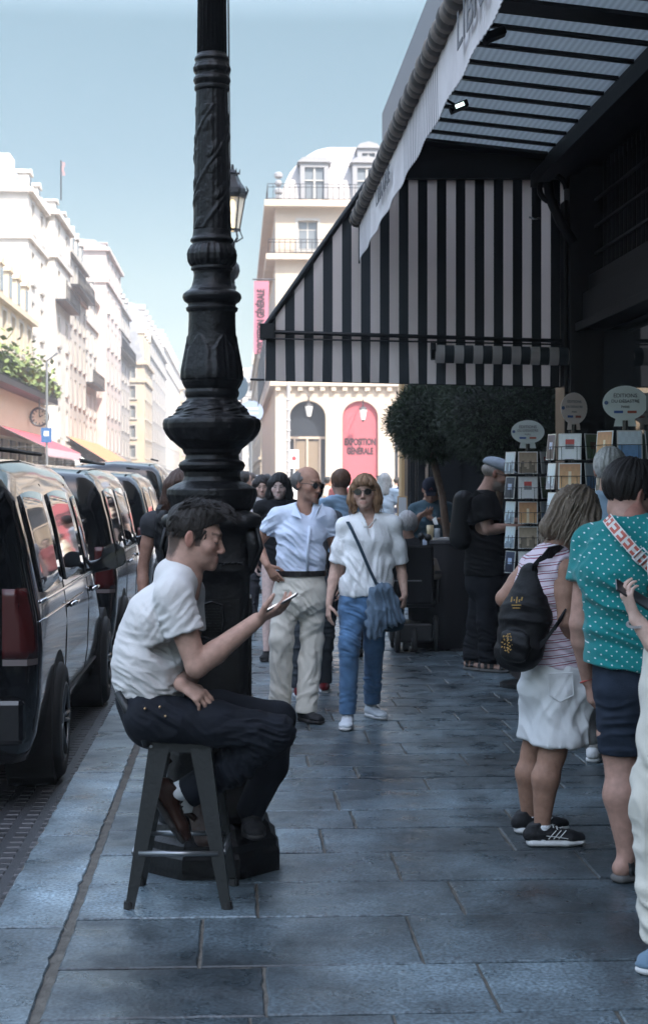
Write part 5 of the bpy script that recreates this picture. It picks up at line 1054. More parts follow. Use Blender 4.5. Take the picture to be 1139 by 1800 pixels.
            for k in range(5):
                for dd in (-.12, .12): t = 2 * PI * k / 5; r.tube([(x + s * .175, y + .04 * math.cos(t + dd), .34 + .04 * math.sin(t + dd)), (x + s * .19, y + .205 * math.cos(t + dd), .34 + .205 * math.sin(t + dd))], .014, 5)
            r.tube([(x + s * .19, y + .212 * math.cos(t), .34 + .212 * math.sin(t)) for t in np.linspace(0, 2 * PI, 33)], .012, 6); r.build('rim', mat('alloy', (.22, .23, .24), rough=.3, metal=.9), wo, smooth=True)
        # mirror
        V_ = Vol(.012); c = np.array([s * 1.08, 3.52, 1.17]); V_.slab(c - [0, 0, .03], c + [0, 0, .035], (1, 0, 0), .095, .06, .085, .055, .03); V_.cap(c - [s * .06, 0, .06], (s * .90, 3.55, 1.08), .045, .05, .04); V_.cut(c - [0, .035, 0], (0, -1, 0)); mo = V_.build('mirror', paint, root)
        g = MB(); g.prism([(.088 * math.cos(a), .095 * math.sin(a)) for a in np.linspace(0, 2 * PI, 20)[:-1]], c - [0, .0385, 0], (1, 0, 0), (0, 0, 1), (0, 1, 0), .002); g.build('mirror_glass', mat('mirror_glass', (.05, .055, .06), rough=.02, metal=.9), mo)
        g = MB(); g.grid(lambda u, v: (s * (.45 + .36 * u), 4.93 - .16 * u + .012, .70 + .13 * v), 6, 3); g.build('headlight', mat('headlight_lens', (.5, .52, .55), rough=.08), root, thick=.01)
    # rear window, plate, bumper, wiper
    g = MB(); g.grid(lambda u, v: ((u - .5) * (1.50 - .18 * v) * (1 - .06 * abs(2 * v - 1) ** 4), -.008 + .03 * max(0, v - .8), 1.12 + .50 * v - .04 * abs(2 * u - 1) ** 6 * (1 if v > .5 else -1)), 16, 8); g.build('rear_window', gl, root, thick=.006, smooth=True)
    g = MB(); g.box((-.9, -.07, .36), (.9, .01, .60)); g.build('rear_bumper', paint, root, bevel=.03)
    g = MB(); g.box((-.26, -.014, .74), (.26, -.006, .86)); g.build('number_plate', mat('plate', (.06, .06, .06), rough=.4), root)
    g = MB(); g.tube([side(.05 + t * .0, 1.0, .0, 1) for t in (0,)] + [(-.5, -.015, 1.02), (.5, -.015, 1.02)], .012, 6) if False else g.tube([(-.55, -.014, 1.04), (.55, -.014, 1.04)], .012, 6); g.build('chrome_trim', chrome, root)
    g = MB(); g.grid(lambda u, v: ((u - .5) * 2 * (.72 + .06 * (1 - v)), 4.08 - .60 * v + .006, 1.20 + .55 * v + .004), 12, 6); g.build('windscreen', gl, root, thick=.004, smooth=True)
    g = MB(); g.grid(lambda u, v: ((u - .5) * 1.4, .03 + .1 * v, 1.79 + .05 * v), 8, 2); 
    for x in (-.62, .62): g2 = MB(); g2.tube([(x, .45, 1.90), (x, 2.9, 1.905)], .015, 6); g2.build('roof_rail', rub, root, smooth=True)
    return root
def vans():
    v = van(); sp = [(-1.98, 8.28, 0, 'nearest black van with a tall red tail light, cut off by the left edge'), (-1.99, 13.75, .0, 'second black van in the row, its rear window showing beside the near van'), (-2.0, 19.9, 0, 'third dark van in the row, mostly hidden by the lamp post'), (-2.1, 27.5, 0, 'farthest dark van in the row, only its roof above the others')]
    for i, (x, y, rz, lab) in enumerate(sp):
        o = v if i == 0 else copy_tree(v); o.location = (x, y, -.123); o.rotation_euler = (0, 0, rz); tag(o, lab, 'van', 'black vans parked along the kerb')
        if i == 3: o.scale = (1, 1, 1.12)
# ------------------------------------------------------------------ ball trees, café things, racks
def ball_tree(px, py, d, rpx, base, lean, label, seed):
    c = P(px, py, d); R = rpx * d / F; g0 = P(base, 850, d) * [1, 1, 0]; root = empty('topiary_tree', g0); tag(root, label, 'tree', 'clipped ball trees under the awning')
    rg = np.random.default_rng(seed); mb = MB(); n = 15000
    for i in range(n):
        v = nz(rg.normal(0, 1, 3)); q = c + v * R * (rg.uniform(.72, 1.0) ** .6 if i % 7 else rg.uniform(.98, 1.12)) * (1 + .06 * math.sin(v[0] * 7 + seed) * math.cos(v[2] * 6)) * [1, 1, .92]
        t = nz(v + rg.normal(0, .55, 3)); w = nz(np.cross(t, rg.normal(0, 1, 3))); l = rg.uniform(.03, .065); k = rg.uniform(.5, 1.5); mb.add([q, q + t * l * .5 + w * .005, q + t * l, q + t * l * .5 - w * .005], [(0, 1, 2, 3)], 0, (.016 * k, .033 * k, .013 * k))
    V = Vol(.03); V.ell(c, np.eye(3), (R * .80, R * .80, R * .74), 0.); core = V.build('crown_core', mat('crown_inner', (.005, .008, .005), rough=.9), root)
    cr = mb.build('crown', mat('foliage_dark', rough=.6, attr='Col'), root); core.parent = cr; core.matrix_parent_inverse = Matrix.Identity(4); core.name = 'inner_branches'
    t = MB(); a = g0 + UP * .45; b = c - UP * R * .5; pts = [a + (b - a) * k / 6 + RX * lean * math.sin(k / 6 * PI) + RX * .012 * math.sin(k * 2.) for k in range(7)]; t.tube(pts, [.045, .042, .040, .038, .036, .035, .034], 10); t.build('trunk', mat('bark', (.12, .075, .05), rough=.85, noise=.3, nscale=20, bump=.8, bscale=40), root, smooth=True)
    p = MB(); p.lathe([(.13, 0), (.16, .02), (.19, .36), (.20, .38), (.20, .40), (.18, .40), (.17, .37)], tuple(g0[:2]), 24); p.build('pot', mat('black_pot', (.015, .015, .016), rough=.5), root, smooth=False)
    return root
def disc_pts(a, b, n=28): return [(a * math.cos(t), b * math.sin(t)) for t in np.linspace(0, 2 * PI, n + 1)[:-1]]
def card_art(mb, o, ux, uy, uz, w, h, kind, rg):
    """a little painted picture as coloured cells, kept inside one card"""
    nx, ny = 7, 10
    pal = {'sky': ((.45, .55, .65), (.55, .62, .68)), 'sea': ((.12, .22, .38), (.2, .32, .45)), 'dark': ((.02, .022, .035), (.04, .05, .09)), 'sepia': ((.42, .34, .25), (.25, .19, .13)), 'green': ((.10, .16, .08), (.2, .24, .15)), 'white': ((.66, .66, .64), (.58, .58, .57)), 'warm': ((.55, .33, .16), (.4, .2, .1))}[kind]
    for j in range(ny):
        for i in range(nx):
            t = j / (ny - 1); base = np.array(pal[0]) * (1 - t) + np.array(pal[1]) * t; cx = abs(i - 3)
            if kind in ('sky', 'sepia') and t < .35 + .25 * math.sin(i * 1.9 + rg): base = base * .45
            if kind == 'white' and (cx < 1.5 and .35 < t < .8): base = np.array((.42, .06, .05)) if t > .6 else np.array((.2, .2, .2))
            if kind == 'dark' and cx < 2 and .4 < t < .7: base = np.array((.35, .42, .55))
            if kind == 'green' and .35 < t < .7 and 1 < i < 5: base = np.array((.14, .07, .04))
            if kind == 'sea' and t > .55: base = np.array((.5, .55, .58))
            if kind == 'warm' and cx < 1 and t < .7: base = np.array((.62, .5, .35))
            a, b = (i / nx - .5) * w, (j / ny - .5) * h; mb.add([o + ux * a + uy * b, o + ux * (a + w / nx) + uy * b, o + ux * (a + w / nx) + uy * (b + h / ny), o + ux * a + uy * (b + h / ny)], [(0, 1, 2, 3)], 0, tuple(np.clip(base * 1.6 * (1 + .05 * math.sin(i * 3 + j * 5 + rg)), 0, 1)))
def rack(cx, d, ztop, rot, oval, nm, wcol, lab_oval, rows, seed):
    c = P(cx, 850, d) * [1, 1, 0]; root = empty('postcard_rack', c); tag(root, nm, 'rack', 'revolving postcard racks'); wire = mat('wire', (.05, .05, .05), rough=.3, metal=.8); pm = mat('card_print', rough=.35, attr='Col', spec=.4)
    m = MB(); m.tube([c, c + UP * (ztop + .03)], .016, 10); m.build('post', wire, root); m = MB(); m.lathe([(.22, 0), (.22, .03), (.05, .06), (.03, .10)], tuple(c[:2]), 20); m.build('base', wire, root)
    kinds = ['white', 'sky', 'sea', 'sepia', 'dark', 'green', 'warm', 'sky', 'white']; desc = {'white': 'white postcard, red emblem', 'sky': 'pale blue view postcard', 'sea': 'blue sea postcard', 'sepia': 'sepia brown postcard', 'dark': 'night postcard with pale cloud', 'green': 'green postcard with brown animal', 'warm': 'warm orange postcard'}
    order = ['top', 'second', 'third', 'fourth', 'fifth', 'sixth']; k = seed; w = MB()
    R = .17
    for r in range(rows):
        z = ztop - .12 - r * .192
        w.tube([c + UP * (z - .085) + R * np.array([math.cos(a), math.sin(a), 0]) for a in np.linspace(0, 2 * PI, 25)], .003, 5); w.tube([c + UP * (z + .0) + (R + .012) * np.array([math.cos(a), math.sin(a), 0]) for a in np.linspace(0, 2 * PI, 25)], .0022, 5)
        for q in range(6):
            a = rot + q * PI / 3; o_ = np.array([math.cos(a), math.sin(a), 0]); t = np.array([-math.sin(a), math.cos(a), 0]); vis = np.dot(o_, VW) < .35; k += 1
            for e in (-.05, .05): w.tube([c + o_ * (R + .01) + t * e + UP * (z - .09), c + o_ * (R + .012) + t * e + UP * z], .0018, 4)
            if not vis: continue
            kind = kinds[(k * 5 + r * 3) % 9]; cw, ch = .150, .172; o = c + o_ * (R - .01) + UP * z; ux, uy = t, nz(UP + o_ * -.10); 
            side_ = np.dot(t * 0 + o_, RX); where = 'left' if side_ < -.6 else 'right' if side_ > .6 else ('mid left' if side_ < -.05 else 'mid right')
            cd = empty('postcard', o); tag(cd, '%s, %s row, %s, %s' % (desc[kind], order[r], where, wcol), 'postcard', 'postcards in the wire racks'); b = MB(); b.frame(o, ux, uy, o_, (-cw / 2, -ch / 2, -.004), (cw / 2, ch / 2, 0)); b.build('card', mat('card_stock', (.80, .79, .76), rough=.4), cd); b = MB(); card_art(b, o + o_ * .001, ux, uy, o_, cw * .9, ch * .92, kind, k); b.build('picture', pm, cd)
    w.build('wire_tiers', wire, root)
    # oval header sign
    a_, b_, tilt, pcol = oval; ux = nz(RX * math.cos(tilt) + VW * math.sin(tilt)); n = nz(np.cross(ux, UP)); oc = c + UP * (ztop + .03 + b_)
    sg = MB(); sg.prism(disc_pts(a_, b_), oc + n * 0, ux, UP, n, .004); neck = MB(); sg.prism([(-a_ * .5, 0), (a_ * .5, 0), (a_ * .42, .05), (-a_ * .42, .05)], c + UP * (ztop - .005) - n * .003, ux, UP, n, .0025); so = sg.build('header_sign', mat('sign_card_%s' % seed, pcol, rough=.5), root); so['label'] = lab_oval
    ink = mat('sign_ink', (.10, .10, .12)); fr = oc + (n * .0065 if np.dot(n, VW) < 0 else -n * .0025); ux2 = ux if True else ux
    text('lettering', 'ÉDITIONS', a_ * .24, fr + UP * b_ * .42, ux2, UP, ink, so, .0005); text('lettering', 'DU DÉSASTRE', a_ * .20, fr + UP * b_ * .10, ux2, UP, ink, so, .0005); text('lettering', 'PARIS', a_ * .15, fr - UP * b_ * .22, ux2, UP, ink, so, .0005)
    for sx_, col in ((-1, (.05, .12, .35)), (1, (.40, .10, .06))): b = MB(); b.frame(fr, ux, UP, n, (sx_ * a_ * .30 - a_ * .2, -b_ * .58, -.001), (sx_ * a_ * .30 + a_ * .2, -b_ * .44, .001)); b.build('colour_bar', mat('bar_%d' % sx_, col), so)
    b = MB(); b.prism(disc_pts(.012, .012, 12), fr - ux * a_ * .84 + UP * b_ * .02 - n * .001, ux, UP, n, .002); b.build('emblem', mat('emblem_blue', (.10, .16, .30)), so)
    return root
def racks():
    rack(927, 12.4, 1.86, .35, (.130, .092, 0., (.66, .74, .70)), 'dark wire postcard rack with a small green oval sign beside the flat cap man', 'rack of left oval sign', 'pale green oval sign', 5, 1)
    rack(1008, 10.5, 1.94, .15, (.098, .105, .35, (.86, .74, .68)), 'wire postcard rack with a pinkish round sign, the middle of the three', 'rack of pinkish sign', 'pinkish oval sign turned sideways', 5, 4)
    rack(1098, 9.6, 1.93, .45, (.135, .105, -.05, (.76, .82, .78)), 'wire postcard rack with the largest green oval sign at the right edge', 'rack at the right edge', 'large pale green oval sign', 5, 8)
def cafe():
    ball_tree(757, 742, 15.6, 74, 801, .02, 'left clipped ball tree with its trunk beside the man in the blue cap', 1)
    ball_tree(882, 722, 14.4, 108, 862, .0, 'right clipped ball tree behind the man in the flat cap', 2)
    ir = mat('iron'); dk = mat('black_cloth', (.012, .012, .014), rough=.85)
    A, B = P(804, 850, 15.1) * [1, 1, 0], P(791, 850, 16.4) * [1, 1, 0]; root = empty('cafe_screen', A); tag(root, 'narrow white canvas screen with black cross straps beside the café table', 'screen')
    u = nz(B - A); L = np.linalg.norm(B - A); m = MB(); m.tube([A, A + UP * 1.02], .02, 8); m.tube([B, B + UP * 1.02], .02, 8); m.tube([A + UP * 1.0, B + UP * 1.0], .015, 8); m.lathe([(.12, 0), (.12, .02)], tuple(A[:2]), 14); m.build('frame', ir, root); m = MB(); m.add([A + UP * .12 + u * .02, B + UP * .12 - u * .02, B + UP * .97 - u * .02, A + UP * .97 + u * .02], [(0, 1, 2, 3)]); m.build('panel', mat('screen_canvas', (.60, .60, .62), rough=.7), root, thick=.006)
    for s in (0, 1): m = MB(); nn = nz(np.cross(u, UP)); m.tube([(A if s else B) + UP * .12 - nn * .01 * (s + 1), (B if s else A) + UP * .97 - nn * .01 * (s + 1)], .008, 6); m.tube([(A if s else B) + UP * .12 + nn * .01 * (s + 1), (B if s else A) + UP * .97 + nn * .01 * (s + 1)], .008, 6); m.build('strap', ir, root)
    c = P(775, 850, 15.3) * [1, 1, 0]; root = empty('cafe_table', c); tag(root, 'small round café table draped in black in front of the man in the blue cap', 'table'); m = MB(); zt = CZ - (948 - 850) / F * 15.3; m.lathe([(.0, zt - .03), (.33, zt - .03), (.33, zt), (.0, zt)], tuple(c[:2]), 28); m.build('tabletop', mat('table_top', (.10, .10, .11), rough=.3), root); m = MB(); m.lathe([(.30, .02), (.31, .4), (.325, zt - .035)], tuple(c[:2]), 60, fn=lambda r, z, a: r * (1 + .04 * math.sin(a * 11) * (1 - z))); m.build('cloth', dk, root, smooth=True)
    for k, (x, y, lab, col, r, h) in enumerate(((756, 944, 'drinking glass with pale juice on the café table', (.75, .62, .38), .035, .14), (768, 946, 'empty clear glass on the café table', (.5, .55, .58), .032, .11))):
        p = P(x, 945, 15.15); b = MB(); b.lathe([(r * .8, zt + .001), (r, zt + h), (r * .9, zt + h), (r * .7, zt + .008)], (p[0], p[1]), 16); o = b.build('drinking_glass', mat('glass_%d' % k, col, rough=.1, alpha=.7), None, smooth=True); tag(o, lab, 'glass')
    p = P(774, 945, 15.2); b = MB(); b.box((p[0] - .1, p[1] - .07, zt + .001), (p[0] + .1, p[1] + .07, zt + .02), rz=.3); o = b.build('menu_card', mat('card_white', (.62, .61, .58), rough=.4), None); tag(o, 'white menu card lying on the café table', 'menu')
    a = P(707, 850, 17.5) * [1, 1, 0]; root = empty('menu_board', a); tag(root, 'small framed menu board on a stand behind the white haired wheelchair user', 'sign'); m = MB(); t0, t1 = CZ - (908 - 850) / F * 17.5, CZ - (872 - 850) / F * 17.5; m.frame(a, RX, VW, UP, (-.055, -.012, t0), (.055, .012, t1)); m.tube([a, a + UP * t0], .012, 8); m.lathe([(.15, 0), (.15, .02)], tuple(a[:2]), 16); m.build('frame', mat('tan_wood'), root); m = MB(); m.frame(a - VW * .0145, RX, VW, UP, (-.042, -.002, t0 + .015), (.042, .002, t1 - .015)); m.build('sheet', mat('card_grey', (.45, .46, .47)), root)
def road_signs():
    ir = mat('grey_metal', (.25, .26, .27), rough=.4, metal=.6)
    c = P(412, 680, 27.6); root = empty('road_sign', c); tag(root, 'round grey back of a road sign fixed to the distant lamp post', 'road sign'); m = MB(); m.prism(disc_pts(.24, .25), c, RX, UP, VW, .02); m.build('plate', mat('sign_back', (.30, .36, .40), rough=.35, metal=.3), root); m = MB(); m.tube([c + VW * .03 - UP * .08, c + VW * .3 - UP * .08], .02, 6); m.build('bracket', ir, root)
    c = P(441, 724, 38); g = c * [1, 1, 0]; root = empty('round_sign', g); tag(root, 'pale blue round sign on a post beyond the lamp post', 'sign'); m = MB(); m.prism(disc_pts(.30, .27), c, RX, UP, VW, .04); m.build('plate', mat('pale_blue_sign', (.30, .36, .48), rough=.4), root); m = MB(); m.tube([g, c + VW * .06 + UP * .2], .04, 8); m.build('pole', ir, root)
    for i, y in enumerate((-.05, .06)): m = MB(); m.frame(c - VW * .003, RX, VW, UP, (-.18, -.003, y), (.18, .0, y + .035)); m.build('stripe', mat('white_paint', (.75, .75, .75)), root)
    g = P(507, 850, 70) * [1, 1, 0]; root = empty('thin_lamp_post', g); tag(root, 'thin ornate pale lamp post in front of the arcaded building', 'street lamp'); m = MB(); h = CZ + (850 - 672) / F * 70; m.lathe([(.16, 0), (.18, .3), (.10, .5), (.08, 1.2), (.07, h), ], tuple(g[:2]), 12); 
    for k in range(9): z = 1.6 + k * .45; m.lathe([(.07, z), (.11, z + .06), (.07, z + .12)], tuple(g[:2]), 12)
    m.build('pole', mat('pale_iron', (.35, .34, .34), rough=.5), root)
    g = P(517, 850, 55) * [1, 1, 0]; root = empty('notice_board', g); tag(root, 'white notice box on a post before the arches', 'sign'); m = MB(); m.frame(g, RX, VW, UP, (-.16, -.05, 2.1), (.16, .05, 2.75)); m.tube([g, g + UP * 2.1], .03, 6); m.build('box', mat('white_paint', (.75, .75, .75)), root); m = MB(); m.prism(disc_pts(.08, .08, 14), g + UP * 2.45 - VW * .056, RX, UP, VW, .004); m.build('emblem', mat('sign_red', (.5, .05, .06)), root)
    t = P(404.5, 300, 28.2); b = P(401, -60, 24); o = MB(); o.tube([t, b], .014, 6); tag(o.build('cable', mat('iron')), 'thin vertical cable rising from the distant lantern', 'cable')
    wall_lantern(543, 722, 99.2, 'white lantern hanging in front of the dark arch'); wall_lantern(638, 728, 99.2, 'white lantern hanging in front of the pink arched poster')
    # leather bag tucked at the lamp base
    root = empty('leather_bag', P(330, 1450, 6.4)); tag(root, 'worn brown leather bag with papers leaning on the lamp base under the stool', 'bag'); V = Vol(.007); V.slab(P(372, 1470, 6.30), P(350, 1395, 6.36), RX, .07, .04, .06, .03, .02); V.cut(P(360, 1500, 6.3), -UP); V.build('body', mat('bag_leather', (.045, .022, .014), rough=.45, bump=.4, bscale=50), root)
    m = MB(); m.tube([P(300, 1335, 6.38), P(283, 1350, 6.36), P(292, 1400, 6.34), P(345, 1440, 6.30)], .013, 8); m.build('strap', mat('bag_leather'), root, smooth=True)
    m = MB(); m.add([P(306, 1376, 6.30), P(342, 1406, 6.32), P(338, 1428, 6.30), P(324, 1430, 6.29)], [(0, 1, 2, 3)]); m.build('paper', mat('card_white', (.62, .61, .58), rough=.4), root, thick=.003)
# ------------------------------------------------------------------ everybody else
SK1, SK2, SK3 = (.46, .28, .215), (.36, .20, .14), (.54, .37, .30)
def quad_strip(mb, pts, w, side, mi=0, uvs=None):
    pts = [np.asarray(p) for p in pts]; side = [nz(s) for s in side]
    for i in range(len(pts) - 1): mb.add([pts[i] - side[i] * w, pts[i] + side[i] * w, pts[i + 1] + side[i + 1] * w, pts[i + 1] - side[i + 1] * w], [(0, 1, 2, 3)], mi)
def elder_man():
    d = 10.6; p = lambda x, y, o=0.: P(x, y, d + o); root = person(p(527, 1030), 'elderly balding man in a light blue shirt and cream trousers, one hand on his hip')
    h = Head(p(541, 851, 0), DV(math.sin(math.radians(48)), -.10, -math.cos(math.radians(48))), DV(.10, 1, 0), 1.0); nk = p(536, 893, .02)
    sA, sB = p(489, 908), p(575, 908, .02); eA, wA = p(452, 957, .08), p(470, 994, -.10); eB, wB = p(589, 966, .10), p(588, 1015, .05); ch = p(529, 938); pe = p(527, 1022)
    V = Vol(.0055); head_sdf(V, h, nose=1.25, jaw=.92); V.chain([h.p(0, -.02, -.06), nk, nk - UP * .06], [.048, .052, .066], .02); V.slab(ch, ch + UP * .05, RX, .12, .08, .12, .07)
    arm_sdf(V, sA, eA, wA, .92); arm_sdf(V, sB, eB, wB, .92); hand_sdf(V, wA, DV(.55, -.83, -.05), DV(.3, .2, 1), 1, (.12, .35, .4, .5), .98, thumb=(.6, .3)); hand_sdf(V, wB, DV(0, -1, 0), DV(-.8, 0, .3), 1, sc=.98)
    V.build('body', skinmat(), root, colf=face_col(h, SK2, stub=.12, stubc=(.25, .2, .17), brow=(.1, .07, .05)))
    T = Vol(.0065); torso_sdf(T, p(528, 1010), ch, nk - UP * .01, sA, sB, .95, 1.02, 1.0, .012, .03); T.chain([sA, sA * .42 + eA * .58], [.054, .070], .03); T.chain([sB, sB * .4 + eB * .6], [.054, .064], .03); T.slab(p(530, 975), p(528, 1006), RX, .165, .125, .158, .12, .03)
    for s, e in ((sA, eA), (sB, eB)): q = s * .47 + e * .53; T.cut(q, e - s, .003, q, .13)
    T.cut(p(528, 1007), -UP, .003); T.cap(nk + UP * .07 - VW * .02, nk - UP * .005 - VW * .05, .062, .05, .006, True); T.cap(nk - VW * .07 + RX * .02, p(545, 925, -.13), .030, .006, .004, True)
    sh = cloth('light_blue', (.60, .67, .80), noise=.05); t = T.build('shirt', sh, root, disp=folds([(p(500, 960, -.1), (.7, 0, .6), .05, .008, .16), (p(550, 980, -.1), (.5, 0, .8), .045, .007, .14), (p(470, 925), (.5, 0, -.8), .035, .007, .10), (p(585, 945), (.3, 0, 1), .035, .005, .08)], .002))
    c = MB()     # open collar and button placket
    for s, x0, x1 in ((-1, 512, 535), (1, 572, 548)):
        c.add([p(x0 + 6 * s * -1, 884, -.06), p(x0, 905, -.10), p(x1 - 4 * s * -1, 912 if s < 0 else 914, -.155), p((x0 + x1) / 2, 893, -.12)], [(0, 1, 2, 3)])
    c.build('collar', sh, t, thick=.006); c = MB(); c.tube([p(545, 925, -.135), p(541, 960, -.15), p(540, 1004, -.145)], .010, 6); c.build('placket', sh, t, smooth=True)
    J = Vol(.0065); kA, kB = p(494, 1125, -.03), p(548, 1125, .03); aA, aB = p(493, 1252, .05), p(538, 1250, -.02); hA, hB = p(504, 1040), p(550, 1040)
    J.slab(p(528, 1012), p(528, 1050), RX, .162, .125, .175, .135, .03); J.chain([hA, kA, aA], [.092, .074, .072], .03); J.chain([hB, kB, aB], [.092, .074, .072], .03); J.cut(p(528, 1003), UP, .003); J.cut(p(515, 1252), -UP, .003)
    J.build('trousers', cloth('cream', (.66, .62, .54), noise=.06), root, disp=folds([(p(500, 1080, -.1), (.5, 0, 1), .085, .005, .2), (p(548, 1100, -.1), (-.4, 0, 1), .09, .006, .22), (p(490, 1225), (.5, 0, 1), .06, .008, .09), (p(540, 1225), (-.5, 0, 1), .06, .008, .09), (p(500, 1150, -.1), (1, 0, .25), .06, .006, .2), (p(548, 1160, -.1), (1, 0, -.2), .06, .006, .2), (p(527, 1060, -.1), (.8, 0, .6), .04, .007, .12)], .003))
    b = MB(); 
    bl = [p(528, 1007) + (RX * math.cos(a) * .170 + VW * math.sin(a) * .132) for a in np.linspace(0, 2 * PI, 33)]
    for i in range(32): b.add([bl[i] - UP * .018, bl[i + 1] - UP * .018, bl[i + 1] + UP * .018, bl[i] + UP * .018], [(0, 1, 2, 3)])
    b.build('belt', mat('black_leather', (.012, .010, .010), rough=.35), root, thick=.006)
    ds = cloth('dark_shoe', (.02, .02, .022), rough=.6); so = mat('dark_sole'); shoe(root, aA, DV(-.1, 0, -1), ds, so); shoe(root, aB + VW * .0, DV(.55, 0, -.8), ds, so)
    sunglasses(h, root); hm = hairmat('grey_dark', (.11, .10, .095)); V = Vol(.006); V.ell(h.p(0, -.036, .016), h.ax, h.R(.090, .088, .076), .01); V.cut(h.p(0, .022, 0), nz(h.f - h.u * .3), .006); V.cut(h.p(0, 0, .074), nz(h.u + h.f * .55), .01); V.cut(h.p(0, -.05, -.050), -h.u, .01); V.cut(h.p(0, -.004, -.002), nz(h.f - h.u * .6), .004, h.p(0, .02, -.05), .11)
    V.build('hair', hm, root, disp=streaks(h, .006))
def walking_woman():
    d = 10.35; p = lambda x, y, o=0.: P(x, y, d + o); root = person(p(637, 1050), 'woman with a reddish bob and sunglasses in a white blouse and blue jeans')
    h = Head(p(641, 865, -.01), DV(-.16, .05, -1), DV(-.04, 1, .03), .98); nk = p(647, 906, .03); sA, sB = p(606, 925), p(690, 922); eA, wA = p(588, 1003, .02), p(578, 1062, -.08); eB, wB = p(705, 1000, .05), p(711, 1045, -.04); ch = p(646, 950); pe = p(639, 1055)
    V = Vol(.0055); head_sdf(V, h, fem=True, nose=.9, jaw=.95); V.chain([h.p(0, -.02, -.06), nk, nk - UP * .06], [.046, .048, .06], .02); V.slab(p(646, 960, .0), p(647, 925, .0), RX, .11, .085, .10, .07)
    arm_sdf(V, sA, eA, wA, .84); arm_sdf(V, sB, eB, wB, .84); hand_sdf(V, wA, DV(-.05, -1, -.15), DV(.9, 0, .4), 1, (.3, .35, .4, .45), .9); hand_sdf(V, wB, DV(-.1, -1, -.1), DV(-.9, 0, .4), -1, (.3, .35, .4, .45), .9)
    V.build('body', skinmat(), root, colf=face_col(h, (.50, .32, .25), brow=(.25, .15, .1)))
    T = Vol(.0065); torso_sdf(T, p(642, 1040), ch, nk - UP * .02, sA, sB, .92, .98, 1.12, .014, .03); T.slab(p(646, 995), p(642, 1034), RX, .178, .135, .178, .14, .04)
    T.chain([sA, sA * .5 + eA * .5, sA * .12 + eA * .88], [.044, .053, .056], .03); T.chain([sB, sB * .5 + eB * .5, sB * .08 + eB * .92], [.044, .056, .060], .03)
    for s, e, k in ((sA, eA, .82), (sB, eB, .88)): q = s * (1 - k) + e * k; T.cut(q, e - s, .01, q, .12)
    T.cut(p(640, 1046), nz(-UP + RX * .12), .003); T.cap(nk + UP * .06 - VW * .01, nk - UP * .0 - VW * .045, .058, .045, .006, True); T.cap(nk - VW * .07 + RX * .0, p(654, 950, -.15), .034, .006, .004, True)
    wt = cloth('white_lace', (.80, .80, .80), noise=.08, bump=.5, bscale=130); t = T.build('blouse', wt, root, disp=folds([(p(610, 1000, -.1), (.8, 0, .5), .06, .006, .16), (p(670, 1000, -.1), (.9, 0, -.2), .065, .006, .16), (p(702, 960), (.9, 0, .2), .05, .005, .14), (p(596, 965), (.9, 0, .3), .05, .004, .12), (p(640, 1035, -.1), (1, 0, .1), .055, .007, .14)], .002))
    J = Vol(.0065); hA, hB = p(620, 1062), p(660, 1062, .03); kA, kB = p(614, 1130, -.10), p(657, 1135, .12); aA, aB = p(611, 1252, -.03), p(654, 1236, .42)
    J.slab(p(640, 1040), p(640, 1068), RX, .155, .12, .165, .13, .03); J.chain([hA, kA, aA], [.088, .066, .055], .03); J.chain([hB, kB, aB], [.088, .066, .055], .03); J.cut(p(612, 1254), -UP, .003, p(612, 1254), .12); J.cut(p(653, 1237, .42), -UP, .003, p(653, 1237, .42), .12)
    J.build('jeans', cloth('blue_denim', (.085, .17, .30), noise=.30, bscale=300), root, disp=folds([(p(614, 1130, -.1), (.2, 0, 1), .035, .006, .12), (p(612, 1215), (.1, 0, 1), .03, .008, .10), (p(655, 1200, .3), (0, 0, 1), .03, .008, .10), (p(622, 1070, -.1), (.6, 0, 1), .04, .006, .1)], .002))
    ws = cloth('white_shoe', (.62, .66, .70), rough=.6); so = mat('white_sole', (.60, .60, .60), rough=.6); shoe(root, aA, DV(-.12, 0, -1), ws, so, .97); shoe(root, aB, DV(.45, 0, -.9), ws, so, .97, z0=.0)
    sunglasses(h, root, lens=(.05, .012, .012)); hm = hairmat('auburn', (.27, .155, .085)); V = Vol(.006); V.ell(h.p(0, -.014, .034), h.ax, h.R(.082, .102, .090), .01)
    for s in (-1, 1): V.chain([h.p(.070 * s, .01, .02), h.p(.078 * s, .010, -.055), h.p(.076 * s, .01, -.125)], [.032, .036, .016], .025)
    V.cap(h.p(0, -.07, -.02), h.p(0, -.075, -.09), .07, .05, .03); V.ell(h.p(-.01, .075, .062), h.ax, h.R(.062, .034, .036), .02); V.ell(h.p(0, .10, -.045), h.ax, h.R(.062, .085, .085), .012, True)
    hr = V.build('hair', hm, root, disp=streaks(h, .007))
    def rf(rg): th = rg.uniform(-.9, .9); return h.p(.07 * th, .075 + .02 * (1 - abs(th)), .085), h.f * .35 - h.u * .9 + h.r * th * .5, h.f * .2
    hair_strands(h, rf, 90, .05, .0035, hm, hr, 8, wob=.2)
    def rg2(rg): s_ = rg.choice([-1, 1]); t_ = rg.uniform(-.05, .05); return h.p(.088 * s_, t_, rg.uniform(-.02, .04)), -h.u + h.r * s_ * .10, h.r * s_ * .12
    hair_strands(h, rg2, 160, .13, .0032, hm, hr, 18, wob=.2)
    nl = MB(); nl.tube([p(632, 912, -.05), p(640, 925, -.12), p(648, 926, -.13), p(660, 912, -.08)], .004, 5); nl.build('necklace', mat('pearl', (.75, .72, .68), rough=.3), root, smooth=True)
